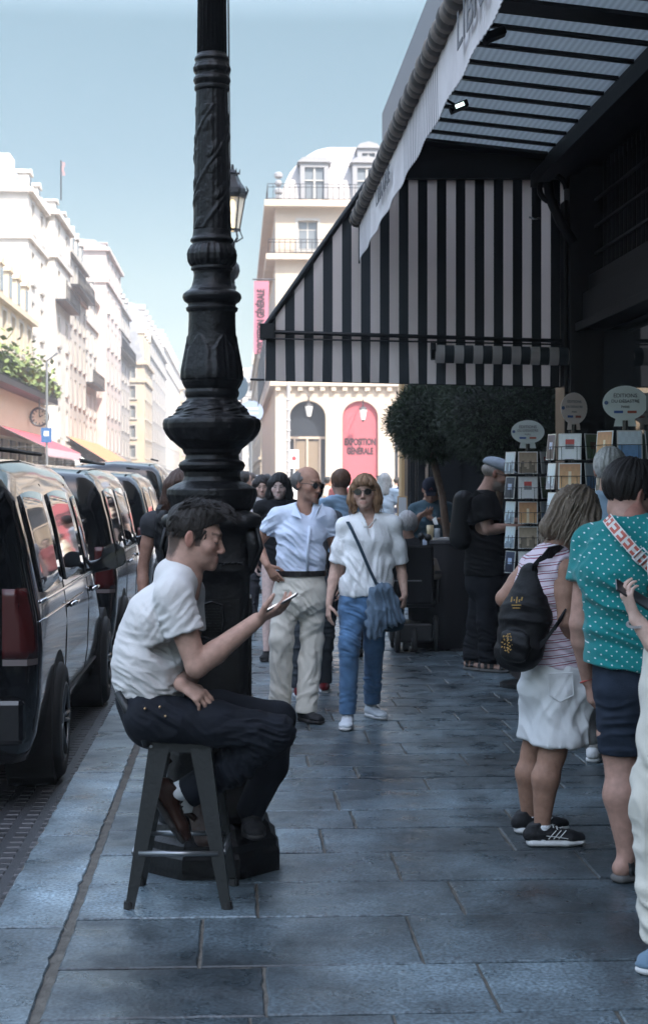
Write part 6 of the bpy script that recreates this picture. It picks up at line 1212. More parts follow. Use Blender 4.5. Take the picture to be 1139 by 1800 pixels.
    # cross body bag strap with a scarf hung over the bag
    bag = empty('shoulder_bag', p(672, 1060, -.15)); tag(bag, 'dark shoulder bag with a grey blue scarf over it on the woman in white', 'bag'); m = MB(); pts = [p(608, 912, -.02), p(618, 930, -.135), p(632, 960, -.165), p(648, 998, -.175), p(664, 1032, -.17)]; quad_strip(m, pts, .011, [RX] * 5); m.build('strap', cloth('navy_strap', (.03, .05, .07)), bag, thick=.004)
    V = Vol(.007); V.slab(p(672, 1036, -.14), p(678, 1090, -.15), RX, .075, .045, .125, .045, .03); V.slab(p(664, 1040, -.16), p(660, 1118, -.17), RX, .045, .035, .06, .02, .03); V.build('scarf', cloth('slate_scarf', (.10, .145, .20), noise=.15), bag, disp=folds([(p(672, 1080, -.16), (1, 0, .12), .040, .013, .25)], .003))
    V = Vol(.008); V.slab(p(686, 1075, -.08), p(686, 1100, -.08), RX, .09, .04, .09, .04, .02); V.build('pouch', cloth('navy_strap', (.03, .05, .07)), bag)
def striped_woman():
    d = 7.02; p = lambda x, y, o=0.: P(x, y, d + o); root = person(p(980, 1180), 'woman in a pink striped sleeveless top and white bermuda shorts bending towards the postcards')
    fw = DV(.80, 0, .60); side = nz(np.cross(fw, UP)); h = Head(p(1012, 905, .08), DV(.72, -.38, .58), DV(.38, .9, .1), 1.02); nk = p(975, 965, .03)
    sA, sB = p(930, 1000, .16), p(992, 1003, -.13); eA, wA = p(886, 1052, .10), p(935, 1105, .28); eB, wB = p(996, 1090, -.16), p(1018, 1148, .02); ch = p(962, 1030, .02); pe = p(985, 1190, .03)
    V = Vol(.0055); head_sdf(V, h); V.chain([h.p(0, -.02, -.06), nk, nk - UP * .05], [.05, .055, .07], .02); V.slab(ch, nk - UP * .04, side, .12, .09, .10, .07); arm_sdf(V, sA, eA, wA, 1.02); arm_sdf(V, sB, eB, wB, 1.06); hand_sdf(V, wA, DV(.7, .1, .7), DV(0, -1, .2), 1, sc=.92); hand_sdf(V, wB, DV(.2, -.6, .75), DV(-.8, .1, .1), 1, sc=.92)
    L = V; V.slab(ch, p(985, 1210, .03), side, .11, .08, .13, .10, .02); kA, aA = p(938, 1322, .16), p(929, 1436, .20); kB, aB = p(970, 1326, -.06), p(952, 1452, -.06); L.chain([p(955, 1260, .12), kA], [.075, .058]); L.chain([p(985, 1260, -.04), kB], [.075, .060]); bk = -fw
    for k, a in ((kA, aA), (kB, aB)): c = k * .68 + a * .32 + bk * .02; L.chain([k, c, a], [.053, .060, .033], .02); L.chain([a, a - UP * .04], [.034, .034])
    V.build('body', skinmat(), root, colf=face_col(h, (.33, .185, .13)))
    T = Vol(.0065); torso_sdf(T, p(985, 1168, .03), ch, nk - UP * .02, sA, sB, .98, .92, 1.12, .014, .035, belly=.02, fwd=fw); T.slab(p(975, 1110, .02), p(984, 1165, .03), side, .150, .14, .165, .15, .03); T.cut(p(985, 1172), nz(-UP + RX * .1), .003)
    T.cap(nk + UP * .08 + fw * .02, nk + UP * .0, .066, .058, .006, True)
    for s, o in ((sA, -1), (sB, 1)): T.cut(s + side * o * .012, side * o, .004, s, .14)
    tm = cloth('striped_top', (.6, .5, .55)); tm.name = 'striped_fabric'; b = tm.node_tree.nodes['Principled BSDF']; N, Lk = tm.node_tree.nodes, tm.node_tree.links
    tc = N.new('ShaderNodeTexCoord'); sx = N.new('ShaderNodeSeparateXYZ'); Lk.new(tc.outputs['Object'], sx.inputs[0]); dt = N.new('ShaderNodeVectorMath'); dt.operation = 'DOT_PRODUCT'; dt.inputs[1].default_value = (-.16 * RX[0], 0, 1.); Lk.new(tc.outputs['Object'], dt.inputs[0])
    nn = N.new('ShaderNodeTexNoise'); nn.inputs['Scale'].default_value = 6; Lk.new(tc.outputs['Object'], nn.inputs[0]); ad = N.new('ShaderNodeMath'); ad.operation = 'MULTIPLY_ADD'; ad.inputs[1].default_value = .02; Lk.new(nn.outputs['Fac'], ad.inputs[0]); Lk.new(dt.outputs['Value'], ad.inputs[2])
    fr = N.new('ShaderNodeMath'); fr.operation = 'MULTIPLY'; fr.inputs[1].default_value = 1 / .034; Lk.new(ad.outputs[0], fr.inputs[0]); f2 = N.new('ShaderNodeMath'); f2.operation = 'FRACT'; Lk.new(fr.outputs[0], f2.inputs[0])
    cr = N.new('ShaderNodeValToRGB'); e = cr.color_ramp; e.interpolation = 'CONSTANT'; e.elements[0].position = 0; e.elements[0].color = (.25, .05, .09, 1); e.elements[1].position = .13; e.elements[1].color = (.64, .62, .66, 1)
    for ps, c in ((.30, (.25, .05, .09, 1)), (.40, (.64, .54, .60, 1))): q = e.elements.new(ps); q.color = c
    Lk.new(f2.outputs[0], cr.inputs[0]); Lk.new(cr.outputs[0], b.inputs['Base Color'])
    T.build('top', tm, root, disp=folds([(p(985, 1120, -.1), (.4, 0, 1), .05, .007, .18)], .003))
    J = Vol(.0065); J.slab(p(985, 1172, .03), p(986, 1205, .03), side, .180, .150, .195, .170, .04); J.chain([p(960, 1220, .12), p(945, 1325, .15)], [.112, .100], .05); J.chain([p(992, 1215, .0), p(982, 1325, -.05)], [.132, .126], .05); J.chain([p(1020, 1230, .06), p(1024, 1325, .05)], [.095, .088], .05); J.slab(p(985, 1220, .04), p(982, 1345, .06), side, .17, .13, .17, .13, .04); J.cut(p(985, 1168), UP, .003); J.cut(p(985, 1304), nz(-UP + RX * .02), .003)
    sm_ = cloth('white_shorts', (.66, .66, .66), noise=.04); j = J.build('shorts', sm_, root, disp=folds([(p(950, 1240, .0), (.9, 0, .5), .085, .009, .2), (p(1010, 1250, -.1), (.9, 0, -.3), .095, .010, .2), (p(985, 1280, -.1), (1, 0, .1), .07, .006, .16)], .003))
    pk = MB(); c = p(984, 1205, -.165); u = nz(side * -1 + fw * .25) ; u = RX * .9 + VW * -.15; 
    pk.tube([c + u * -.055 + UP * .05, c + u * .06 + UP * .055, c + u * .062 - UP * .04, c + u * 0 - UP * .07, c + u * -.055 - UP * .04, c + u * -.055 + UP * .05], .0035, 5); pk.build('pocket_seam', sm_, j)
    bs = cloth('black_shoe', (.015, .015, .017), rough=.6); ws = mat('white_sole'); sk = cloth('white_sock', (.75, .77, .80))
    for a, dd in ((aA, DV(1, 0, .25)), (aB, DV(1, 0, .05))):
        s_ = Vol(.006); s_.chain([a + UP * .015, a - UP * .045], [.040, .040]); s_.cut(a + UP * .012, UP); s_.build('sock', sk, root); so_ = shoe(root, a, dd, bs, ws, 1.04, z0=.0)
        g = MB(); tt = nz(np.cross(dd, UP)); g0 = a * [1, 1, 0]
        for o in (-1, 1):
            for k in range(3): g.tube([g0 + dd * (.02 + .022 * k) + tt * o * .047 + UP * .036, g0 + dd * (.055 + .022 * k) + tt * o * .040 + UP * .072], .0022, 4)
            g.tube([g0 + dd * (.01) + tt * o * .046 + UP * .05, g0 + dd * (.06) + tt * o * .049 + UP * .045, g0 + dd * (.12) + tt * o * .045 + UP * .034], .0020, 4)
        g.build('shoe_stripes', mat('silver_line', (.5, .5, .48), rough=.3), so_)
    hm = hairmat('streaked_brown', (.155, .115, .08)); V = Vol(.0055); V.ell(h.p(0, -.014, .03), h.ax, h.R(.094, .110, .098), .01); V.cap(h.p(0, -.055, -.02), h.p(0, -.095, -.10), .080, .060, .04)
    for s in (-1, 1): V.chain([h.p(.078 * s, .015, .02), h.p(.088 * s, .0, -.05), h.p(.07 * s, -.02, -.115)], [.04, .048, .035], .03)
    V.ell(h.p(0, .11, -.05), h.ax, h.R(.06, .08, .085), .01, True); hr = V.build('hair', hm, root, disp=streaks(h, .010, seed=5))
    def rf(rg):
        t = rg.uniform(-PI, 0) if rg.uniform() < .9 else rg.uniform(-PI, PI); r = rg.uniform(.75, 1.0); return h.p(.095 * math.cos(t) * r, -.03 + .10 * math.sin(t) * r, rg.uniform(-.08, .06)), -h.u * .95 - h.f * .1, nz(h.r * math.cos(t) + h.f * math.sin(t)) * .3
    hair_strands(h, rf, 330, .11, .0034, hairmat('streaked_light', (.24, .19, .14)), hr, 4, wob=.22)
    # backpack
    bp = empty('backpack', p(920, 1100, -.12)); tag(bp, 'black backpack with small gold printing hanging on the back of the striped woman', 'backpack'); bm = cloth('black_nylon', (.005, .005, .006), rough=.6, bscale=90); V = Vol(.0065)
    c0, c1 = p(936, 1010, -.04), p(910, 1150, -.10); V.slab(c0, (c0 + c1) / 2, side, .07, .055, .125, .085, .03); V.slab((c0 + c1) / 2, c1, side, .125, .085, .125, .075, .03); V.slab(p(906, 1120, -.19), p(904, 1150, -.19), side, .08, .03, .08, .03, .02)
    V.build('bag_body', bm, bp, disp=folds([(p(915, 1100, -.2), (.3, 0, 1), .07, .008, .2)], .003)); m = MB()
    s1 = [p(938, 1000, -.08), p(944, 985, -.13), p(962, 972, -.14), p(982, 968, -.09), p(996, 975, .02)]; quad_strip(m, s1, .026, [DV(.3, 1, -.1), DV(.6, .7, -.2), DV(.1, 1, -.3), DV(0, 1, -.3), DV(0, 1, 0)])
    s2 = [p(930, 1150, -.17), p(955, 1130, -.20), p(978, 1098, -.21), p(990, 1080, -.20)]; quad_strip(m, s2, .026, [DV(.4, 1, 0)] * 4); s3 = [p(932, 1005, -.04), p(930, 985, .02), p(940, 972, .08)]; quad_strip(m, s3, .022, [DV(1, .2, 0)] * 3); m.build('strap', bm, bp, thick=.010)
    gd = mat('gold_print', (.50, .30, .08), rough=.5); m = MB(); q = p(907, 1058, -.205)
    for i in range(5): m.tube([q + RX * (-.022 + i * .011) + UP * .006 * math.sin(i * 2.1), q + RX * (-.018 + i * .011) + UP * (.016 + .006 * math.cos(i * 3))], .003, 4)
    m.frame(q - UP * .012, RX, VW, UP, (-.02, -.002, -.004), (.02, .002, .0)); m.frame(q - UP * .024, RX, VW, UP, (-.016, -.002, -.004), (.016, .002, .0)); q = p(892, 1130, -.225)
    for i in range(26): a = i * 2.4; r = .006 * math.sqrt(i); m.tube([q + RX * r * .8 * math.cos(a) + UP * r * 1.5 * math.sin(a), q + RX * (r * .8 * math.cos(a) + .008 * math.cos(a * 3)) + UP * (r * 1.5 * math.sin(a) + .008 * math.sin(a * 3))], .0026, 4)
    m.build('gold_print', gd, bp)
def teal_man():
    d = 6.4; p = lambda x, y, o=0.: P(x, y, d + o); root = person(p(1105, 1180), 'man seen from behind in a teal shirt with tiny white dots and dark denim shorts')
    fw = DV(.62, 0, .78); side = nz(np.cross(fw, UP)); h = Head(p(1106, 868, .06), DV(.80, -.20, .45), DV(.22, 1, .05), 1.08); nk = p(1108, 915, .0); sA, sB = p(1040, 958, .16), p(1172, 950, -.12); eA, wA = p(1019, 1096, .13), p(1034, 1196, .22); eB, wB = p(1195, 1080, -.1), p(1200, 1150, .2); ch = p(1100, 1010, .0)
    V = Vol(.0055); head_sdf(V, h); V.chain([h.p(0, -.02, -.06), nk, nk - UP * .05], [.062, .065, .08], .03); V.slab(ch, nk - UP * .05, side, .13, .10, .11, .08); arm_sdf(V, sA, eA, wA, 1.18); arm_sdf(V, sB, eB, wB, 1.15); hand_sdf(V, wA, DV(.15, -1, .1), DV(1, .1, .2), -1, (.6, .6, .65, .7), 1.05)
    L = V; V.slab(ch, p(1110, 1240, .03), side, .12, .09, .14, .10, .02); kB, aB = p(1094, 1345, -.02), p(1102, 1498, -.06); L.chain([p(1085, 1290, -.02), kB], [.085, .072]); L.chain([kB, kB * .66 + aB * .34 - fw * .02, aB], [.066, .074, .040], .02); kA, aA = p(1142, 1345, .12), p(1150, 1490, .12); L.chain([p(1140, 1290, .1), kA], [.085, .07]); L.chain([kA, kA * .66 + aA * .34 - fw * .02, aA], [.064, .072, .040], .02); foot_sdf(L, aB, DV(.75, 0, .45)); foot_sdf(L, aA, DV(.7, 0, .7)); V.build('body', skinmat(), root, colf=face_col(h, (.42, .245, .19), stub=.2))
    for a, dd in ((aB, DV(.75, 0, .45)), (aA, DV(.7, 0, .7))): shoe(root, a, dd, mat('sandal_strap', (.03, .03, .03), rough=.6), mat('sandal_sole', (.11, .105, .10), rough=.7), 1.05, name='sandal', sandal=True)
    T = Vol(.0065); torso_sdf(T, p(1102, 1165, .0), ch, nk - UP * .02, sA, sB, 1.10, 1.10, 1.2, .016, .04, belly=.03, fwd=fw, hipw=.95); T.slab(p(1103, 1090, .02), p(1110, 1170, .0), side, .165, .165, .160, .160, .04); T.chain([sA, sA * .4 + eA * .6], [.084, .088], .04); T.chain([sB, sB * .4 + eB * .6], [.080, .086], .04)
    q = sA * .5 + eA * .5; T.cut(q, nz(eA - sA + RX * -.02), .003, q, .15); q = sB * .5 + eB * .5; T.cut(q, eB - sB, .003, q, .15); T.cut(p(1102, 1172), nz(-UP - RX * .08), .003); T.cap(nk + UP * .08, nk + UP * .012, .072, .066, .006, True)
    tm = cloth('teal_dots', (.02, .30, .32)); b = tm.node_tree.nodes['Principled BSDF']; N, Lk = tm.node_tree.nodes, tm.node_tree.links
    tc = N.new('ShaderNodeTexCoord'); mp = N.new('ShaderNodeMapping'); mp.inputs['Rotation'].default_value = (0, .78, TH); mp.inputs['Scale'].default_value = (1, 1, 1); Lk.new(tc.outputs['Object'], mp.inputs[0])
    sep = N.new('ShaderNodeSeparateXYZ'); Lk.new(mp.outputs[0], sep.inputs[0]); ms = []
    for ax in ('X', 'Z'):
        a = N.new('ShaderNodeMath'); a.operation = 'MULTIPLY'; a.inputs[1].default_value = 1 / .0255; Lk.new(sep.outputs[ax], a.inputs[0]); f = N.new('ShaderNodeMath'); f.operation = 'FRACT'; Lk.new(a.outputs[0], f.inputs[0]); s = N.new('ShaderNodeMath'); s.operation = 'SUBTRACT'; s.inputs[1].default_value = .5; Lk.new(f.outputs[0], s.inputs[0]); k = N.new('ShaderNodeMath'); k.operation = 'MULTIPLY'; Lk.new(s.outputs[0], k.inputs[0]); Lk.new(s.outputs[0], k.inputs[1]); ms.append(k)
    a = N.new('ShaderNodeMath'); Lk.new(ms[0].outputs[0], a.inputs[0]); Lk.new(ms[1].outputs[0], a.inputs[1]); lt = N.new('ShaderNodeMath'); lt.operation = 'LESS_THAN'; lt.inputs[1].default_value = .013; Lk.new(a.outputs[0], lt.inputs[0]); mx = N.new('ShaderNodeMix'); mx.data_type = 'RGBA'; mx.inputs[6].default_value = (.008, .20, .20, 1); mx.inputs[7].default_value = (.6, .68, .68, 1); Lk.new(lt.outputs[0], mx.inputs[0]); Lk.new(mx.outputs[2], b.inputs['Base Color'])
    T.build('t_shirt', tm, root, disp=folds([(p(1060, 1060, -.1), (.75, 0, .7), .07, .009, .2), (p(1110, 1110, -.15), (.5, 0, .9), .08, .008, .22), (p(1050, 990, .0), (.8, 0, -.5), .05, .007, .12)], .003))
    J = Vol(.0065); J.slab(p(1112, 1160, 0), p(1114, 1200, 0), side, .165, .15, .17, .155, .04); J.chain([p(1096, 1220, -.02), p(1096, 1330, -.02)], [.112, .100], .04); J.chain([p(1138, 1220, .1), p(1142, 1318, .11)], [.115, .10], .04); J.cut(p(1090, 1322), -UP, .003); J.build('denim_shorts', cloth('dark_denim_short', (.018, .026, .042), noise=.25, bscale=300), root, disp=folds([(p(1080, 1290, -.1), (.1, 0, 1), .05, .005, .15)], .002))
    hm = hairmat('black_brown', (.012, .008, .007)); V = Vol(.0055); V.ell(h.p(0, -.018, .034), h.ax, h.R(.086, .108, .092), .01); V.ell(h.p(0, .02, .09), h.ax, h.R(.07, .09, .045), .03); V.cut(h.p(0, .07, 0), h.f, .01); V.ell(h.p(0, .09, -.05), h.ax, h.R(.1, .085, .09), .01, True); V.cut(h.p(0, -.08, -.075), nz(-h.u - h.f * .3), .01)
    for s in (-1, 1): V.ell(h.p(.09 * s, -.004, -.018), h.ax, h.R(.034, .026, .036), .004, True)
    V.build('hair', hm, root, disp=streaks(h, .006, seed=9))
    br = MB(); br.tube([wA + (side * math.cos(a) * .033 + fw * math.sin(a) * .033) + UP * .012 * math.cos(a) for a in np.linspace(0, 2 * PI, 25)], .004, 6); br.build('bracelet', mat('red_bead', (.45, .08, .06), rough=.4), root, smooth=True)
    # patterned bag strap
    st = empty('bag_strap', p(1100, 940, -.18)); tag(st, 'red and white patterned bag strap with a white buckle across the teal shirt', 'strap'); pts = [p(1066, 910, -.02), p(1073, 920, -.12), p(1092, 943, -.19), p(1112, 966, -.215), p(1135, 990, -.22), p(1160, 1016, -.21)]; pts = [pts[0]] + pts[1:]
    m = MB(); sd = nz(DV(.72, .70, -.1)); cr = []; n = 34; P_ = np.array(pts); t = np.linspace(0, len(pts) - 1, n + 1); C = [np.array([np.interp(q, range(len(pts)), P_[:, k]) for k in range(3)]) for q in t]
    for i in range(n):
        for j, (a, b_) in enumerate(((-.022, -.018), (-.018, -.006), (-.006, .006), (.006, .018), (.018, .022))):
            red = (j in (1, 3) and (i % 4 in (0, 1))) or (j == 2 and i % 4 in (2,)) or (j in (1, 3) and i % 4 == 3 and False)
            m.add([C[i] + sd * a, C[i] + sd * b_, C[i + 1] + sd * b_, C[i + 1] + sd * a], [(0, 1, 2, 3)], 0, (.50, .12, .09) if red or (j in (1, 3) and i % 4 == 2) else (.68, .64, .60))
    m.build('webbing', mat('webbing', rough=.8, attr='Col'), st, thick=.004); m = MB(); c = p(1126, 978, -.225); u1 = nz(pts[4] - pts[3]); 
    for w_ in (-.02, .02): m.tube([c + u1 * w_ - sd * .028, c + u1 * w_ + sd * .028], .0035, 6)
    for w_ in (-.028, .028): m.tube([c - u1 * .02 + sd * w_, c + u1 * .02 + sd * w_], .0035, 6)
    m.tube([c - sd * .028, c + sd * .028], .003, 6); m.build('buckle', mat('white_plastic', (.7, .7, .7), rough=.3), st, smooth=True)
def edge_person():
    d = 5.25; p = lambda x, y, o=0.: P(x, y, d + o); root = person(p(1170, 1200), 'person cut off by the right edge in cream trousers holding a phone')
    h = Head(p(1215, 830), DV(-.4, -.3, .8), UP, 1.); sA, sB = p(1175, 940, .0), p(1290, 940, .1); eA, wA = p(1168, 1105, -.10), p(1112, 1092, .02); ch = p(1230, 1000)
    V = Vol(.0048); head_sdf(V, h); V.chain([h.p(0, -.02, -.06), p(1222, 900)], [.05, .06]); V.slab(ch, p(1226, 930), RX, .14, .09, .1, .07); arm_sdf(V, sA, p(1188, 1090, -.05), p(1188, 1092, -.05), .85); V.chain([p(1188, 1090, -.05), p(1150, 1130, -.02), p(1117, 1088, .0)], [.042, .036, .024], .01)
    hand_sdf(V, p(1116, 1084, .0), DV(-.35, .85, .05), DV(.75, .3, .35), 1, (.45, .5, .55, .6), .88, thumb=(.5, .3)); V.cut(p(1188, 940), -UP, 0, p(0, 0), 0.001) if False else None
    arm_sdf(V, sB, p(1300, 1090), p(1240, 1080, .1), .85); V.build('body', skinmat(), root, colf=face_col(h, (.56, .38, .31)))
    J = Vol(.008); J.chain([p(1196, 1160, .05), p(1178, 1400, .02), p(1176, 1640, .02)], [.125, .120, .095], .04); J.chain([p(1258, 1160, .15), p(1262, 1400, .2), p(1262, 1640, .2)], [.125, .12, .095], .04); J.cut(p(1180, 1655), -UP, .003); J.cut(p(1180, 1110), UP, .003); J.build('trousers', cloth('cream_linen', (.58, .55, .48), noise=.05), root, disp=folds([(p(1150, 1400, -.1), (.9, 0, .4), .09, .014, .35), (p(1140, 1600, -.1), (.6, 0, 1), .07, .012, .2)], .003))
    T = Vol(.010); torso_sdf(T, p(1230, 1140, .1), ch, p(1226, 905), sA, sB, .95, 1, 1, .015); T.cap(sA, sA * .6 + eA * .4, .065); T.build('shirt', cloth('white_plain', (.7, .7, .7)), root)
    shoe(root, p(1172, 1640, .0), DV(-.45, 0, -.6), cloth('pale_blue_shoe', (.13, .20, .27)), mat('white_sole')); hm = hairmat('dark_brown', (.012, .008, .006)); V = Vol(.009); V.ell(h.p(0, -.02, .03), h.ax, h.R(.09, .11, .1), .01); V.cut(h.p(0, .06, 0), h.f); V.build('hair', hm, root)
    ph = empty('smartphone', p(1105, 1045)); tag(ph, 'black smartphone held by the person cut off at the right edge', 'phone'); m = MB(); ux = DV(.80, -.50, .15); uy = DV(.3, .35, .9); uy = nz(uy - ux * np.dot(ux, uy)); uz = np.cross(ux, uy); m.frame(p(1112, 1046, .02), ux, uy, uz, (-.07, -.035, -.004), (.08, .035, .004)); m.build('case', mat('phone_case', (.02, .02, .022), rough=.3), ph, bevel=.003)
    b = MB(); q = p(1119, 1096, .0)
    for i in range(26): a = 2 * PI * i / 26; c = q + RX * .031 * math.cos(a) + VW * .031 * math.sin(a) + UP * .010 * math.sin(a * 1 + .5); b.tube([c - UP * .004, c + UP * .004], [.0045, .0045], 6)
    b.build('bracelet', mat('silver_bead', (.45, .44, .46), rough=.3, metal=.6), root)
def cap_reader():
    d = 13.4; p = lambda x, y, o=0.: P(x, y, d + o); root = person(p(850, 1000), 'bearded man in a black t-shirt and pale blue flat cap reading a card')
    h = Head(p(872, 833), DV(.93, -.32, -.1), DV(.30, 1, 0), 1.14); nk = p(852, 868); sA, sB = p(846, 885, -.16), p(852, 882, .16); eA, wA = p(856, 932, -.20), p(908, 925, -.12); eB, wB = p(870, 925, .20), p(915, 915, .1); ch = p(848, 915); fw = DV(1, 0, -.1)
    V = Vol(.007); head_sdf(V, h, detail=True); V.chain([h.p(0, -.02, -.06), nk, nk - UP * .05], [.062, .066, .08], .03); V.slab(ch, nk - UP * .04, VW, .13, .1, .11, .08); arm_sdf(V, sA, eA, wA, 1.12); arm_sdf(V, sB, eB, wB, 1.1); hand_sdf(V, wA, DV(.9, .3, .1), DV(-.2, 1, .2), -1, sc=1.05); hand_sdf(V, wB, DV(.9, .2, -.1), DV(-.2, 1, -.2), 1, sc=1.05)
    V.slab(ch, p(850, 1030), VW, .12, .09, .13, .1); leg_sdf(V, p(846, 1030, .08), p(838, 1095, .1), p(827, 1155, .1), .9); leg_sdf(V, p(856, 1030, -.08), p(856, 1095, -.08), p(858, 1158, -.05), .9); foot_sdf(V, p(827, 1155, .1), DV(.5, 0, -.5)); foot_sdf(V, p(858, 1158, -.05), DV(.8, 0, -.4)); V.build('body', skinmat(), root, colf=face_col(h, (.44, .27, .21), stub=.8, stubc=(.32, .30, .28)))
    T = Vol(.009); torso_sdf(T, p(850, 1000), ch, nk - UP * .02, sA, sB, 1.08, 1.05, 1.35, .015, .04, belly=.05, fwd=fw); T.slab(p(858, 960), p(856, 995), VW, .17, .19, .165, .17, .04); T.chain([sA, sA * .3 + eA * .7], [.07, .085], .03); T.chain([sB, sB * .3 + eB * .7], [.07, .085], .03)
    for s, e in ((sA, eA), (sB, eB)): q = s * .35 + e * .65; T.cut(q, e - s, .003, q, .14)
    T.cut(p(850, 1012), -UP, .003); T.cap(nk + UP * .1, nk + UP * .0, .07, .06, .006, True); T.build('t_shirt', cloth('black_cotton', (.005, .005, .006)), root, disp=folds([(p(850, 960, -.15), (.4, 0, 1), .07, .008, .25)], .003))
    J = Vol(.009); J.slab(p(850, 1000), p(850, 1025), VW, .16, .15, .17, .16, .04); J.chain([p(846, 1030, .08), p(838, 1095, .1), p(829, 1155, .1)], [.10, .085, .075], .03); J.chain([p(856, 1030, -.08), p(856, 1095, -.08), p(858, 1158, -.05)], [.10, .085, .078], .03); J.cut(p(850, 1163), -UP, .003); J.build('trousers', cloth('charcoal', (.009, .010, .014), noise=.2), root, disp=folds([(p(850, 1140), (.1, 0, 1), .05, .01, .25)], .004))
    for a, dd in ((p(827, 1155, .1), DV(.5, 0, -.5)), (p(858, 1158, -.05), DV(.8, 0, -.4))): shoe(root, a, dd, mat('sandal_strap', (.03, .03, .03)), mat('sandal_sole', (.11, .105, .10)), 1.05, name='sandal', sandal=True, h=.008)
    cp = cloth('pale_blue_cap', (.32, .38, .45), noise=.15, bump=.6); V = Vol(.007); V.ell(h.p(0, -.005, .062), h.ax, h.R(.092, .122, .060), .01); V.ell(h.p(0, .10, .050), h.ax, h.R(.065, .055, .012), .02); V.cut(h.p(0, -.02, .035), nz(-h.u - h.f * .12), .006); V.build('flat_cap', cp, root)
    V = Vol(.007); V.ell(h.p(0, -.03, .012), h.ax, h.R(.082, .088, .06), .01); V.cut(h.p(0, .0, 0), h.f, .01); V.build('hair', hairmat('grey', (.30, .28, .26)), root); sunglasses(h, root, lens=(.2, .2, .2), round_=.019)
    bp = empty('backpack', p(812, 900)); tag(bp, 'plain black backpack on the back of the man in the flat cap', 'backpack'); V = Vol(.012); V.slab(p(815, 880), p(812, 945), VW, .13, .09, .15, .11, .04); V.build('bag_body', cloth('black_nylon', (.005, .005, .006)), bp)
    m = MB(); quad_strip(m, [p(818, 880, -.12), p(832, 868, -.14), p(850, 872, -.17), p(856, 900, -.19)], .03, [DV(.3, 1, 0), DV(.5, .8, 0), DV(1, .2, 0), DV(1, 0, 0)]); m.build('strap', cloth('black_nylon', (.005, .005, .006)), bp, thick=.012)
    bk = empty('greeting_card', p(935, 915)); tag(bk, 'tan folded card held open by the man in the flat cap', 'card'); m = MB(); m.add([p(922, 916, -.05), p(953, 898, -.05), p(952, 908, .10), p(925, 928, .10)], [(0, 1, 2, 3)]); m.build('cover', mat('card_tan', (.42, .32, .22), rough=.6), bk, thick=.012)
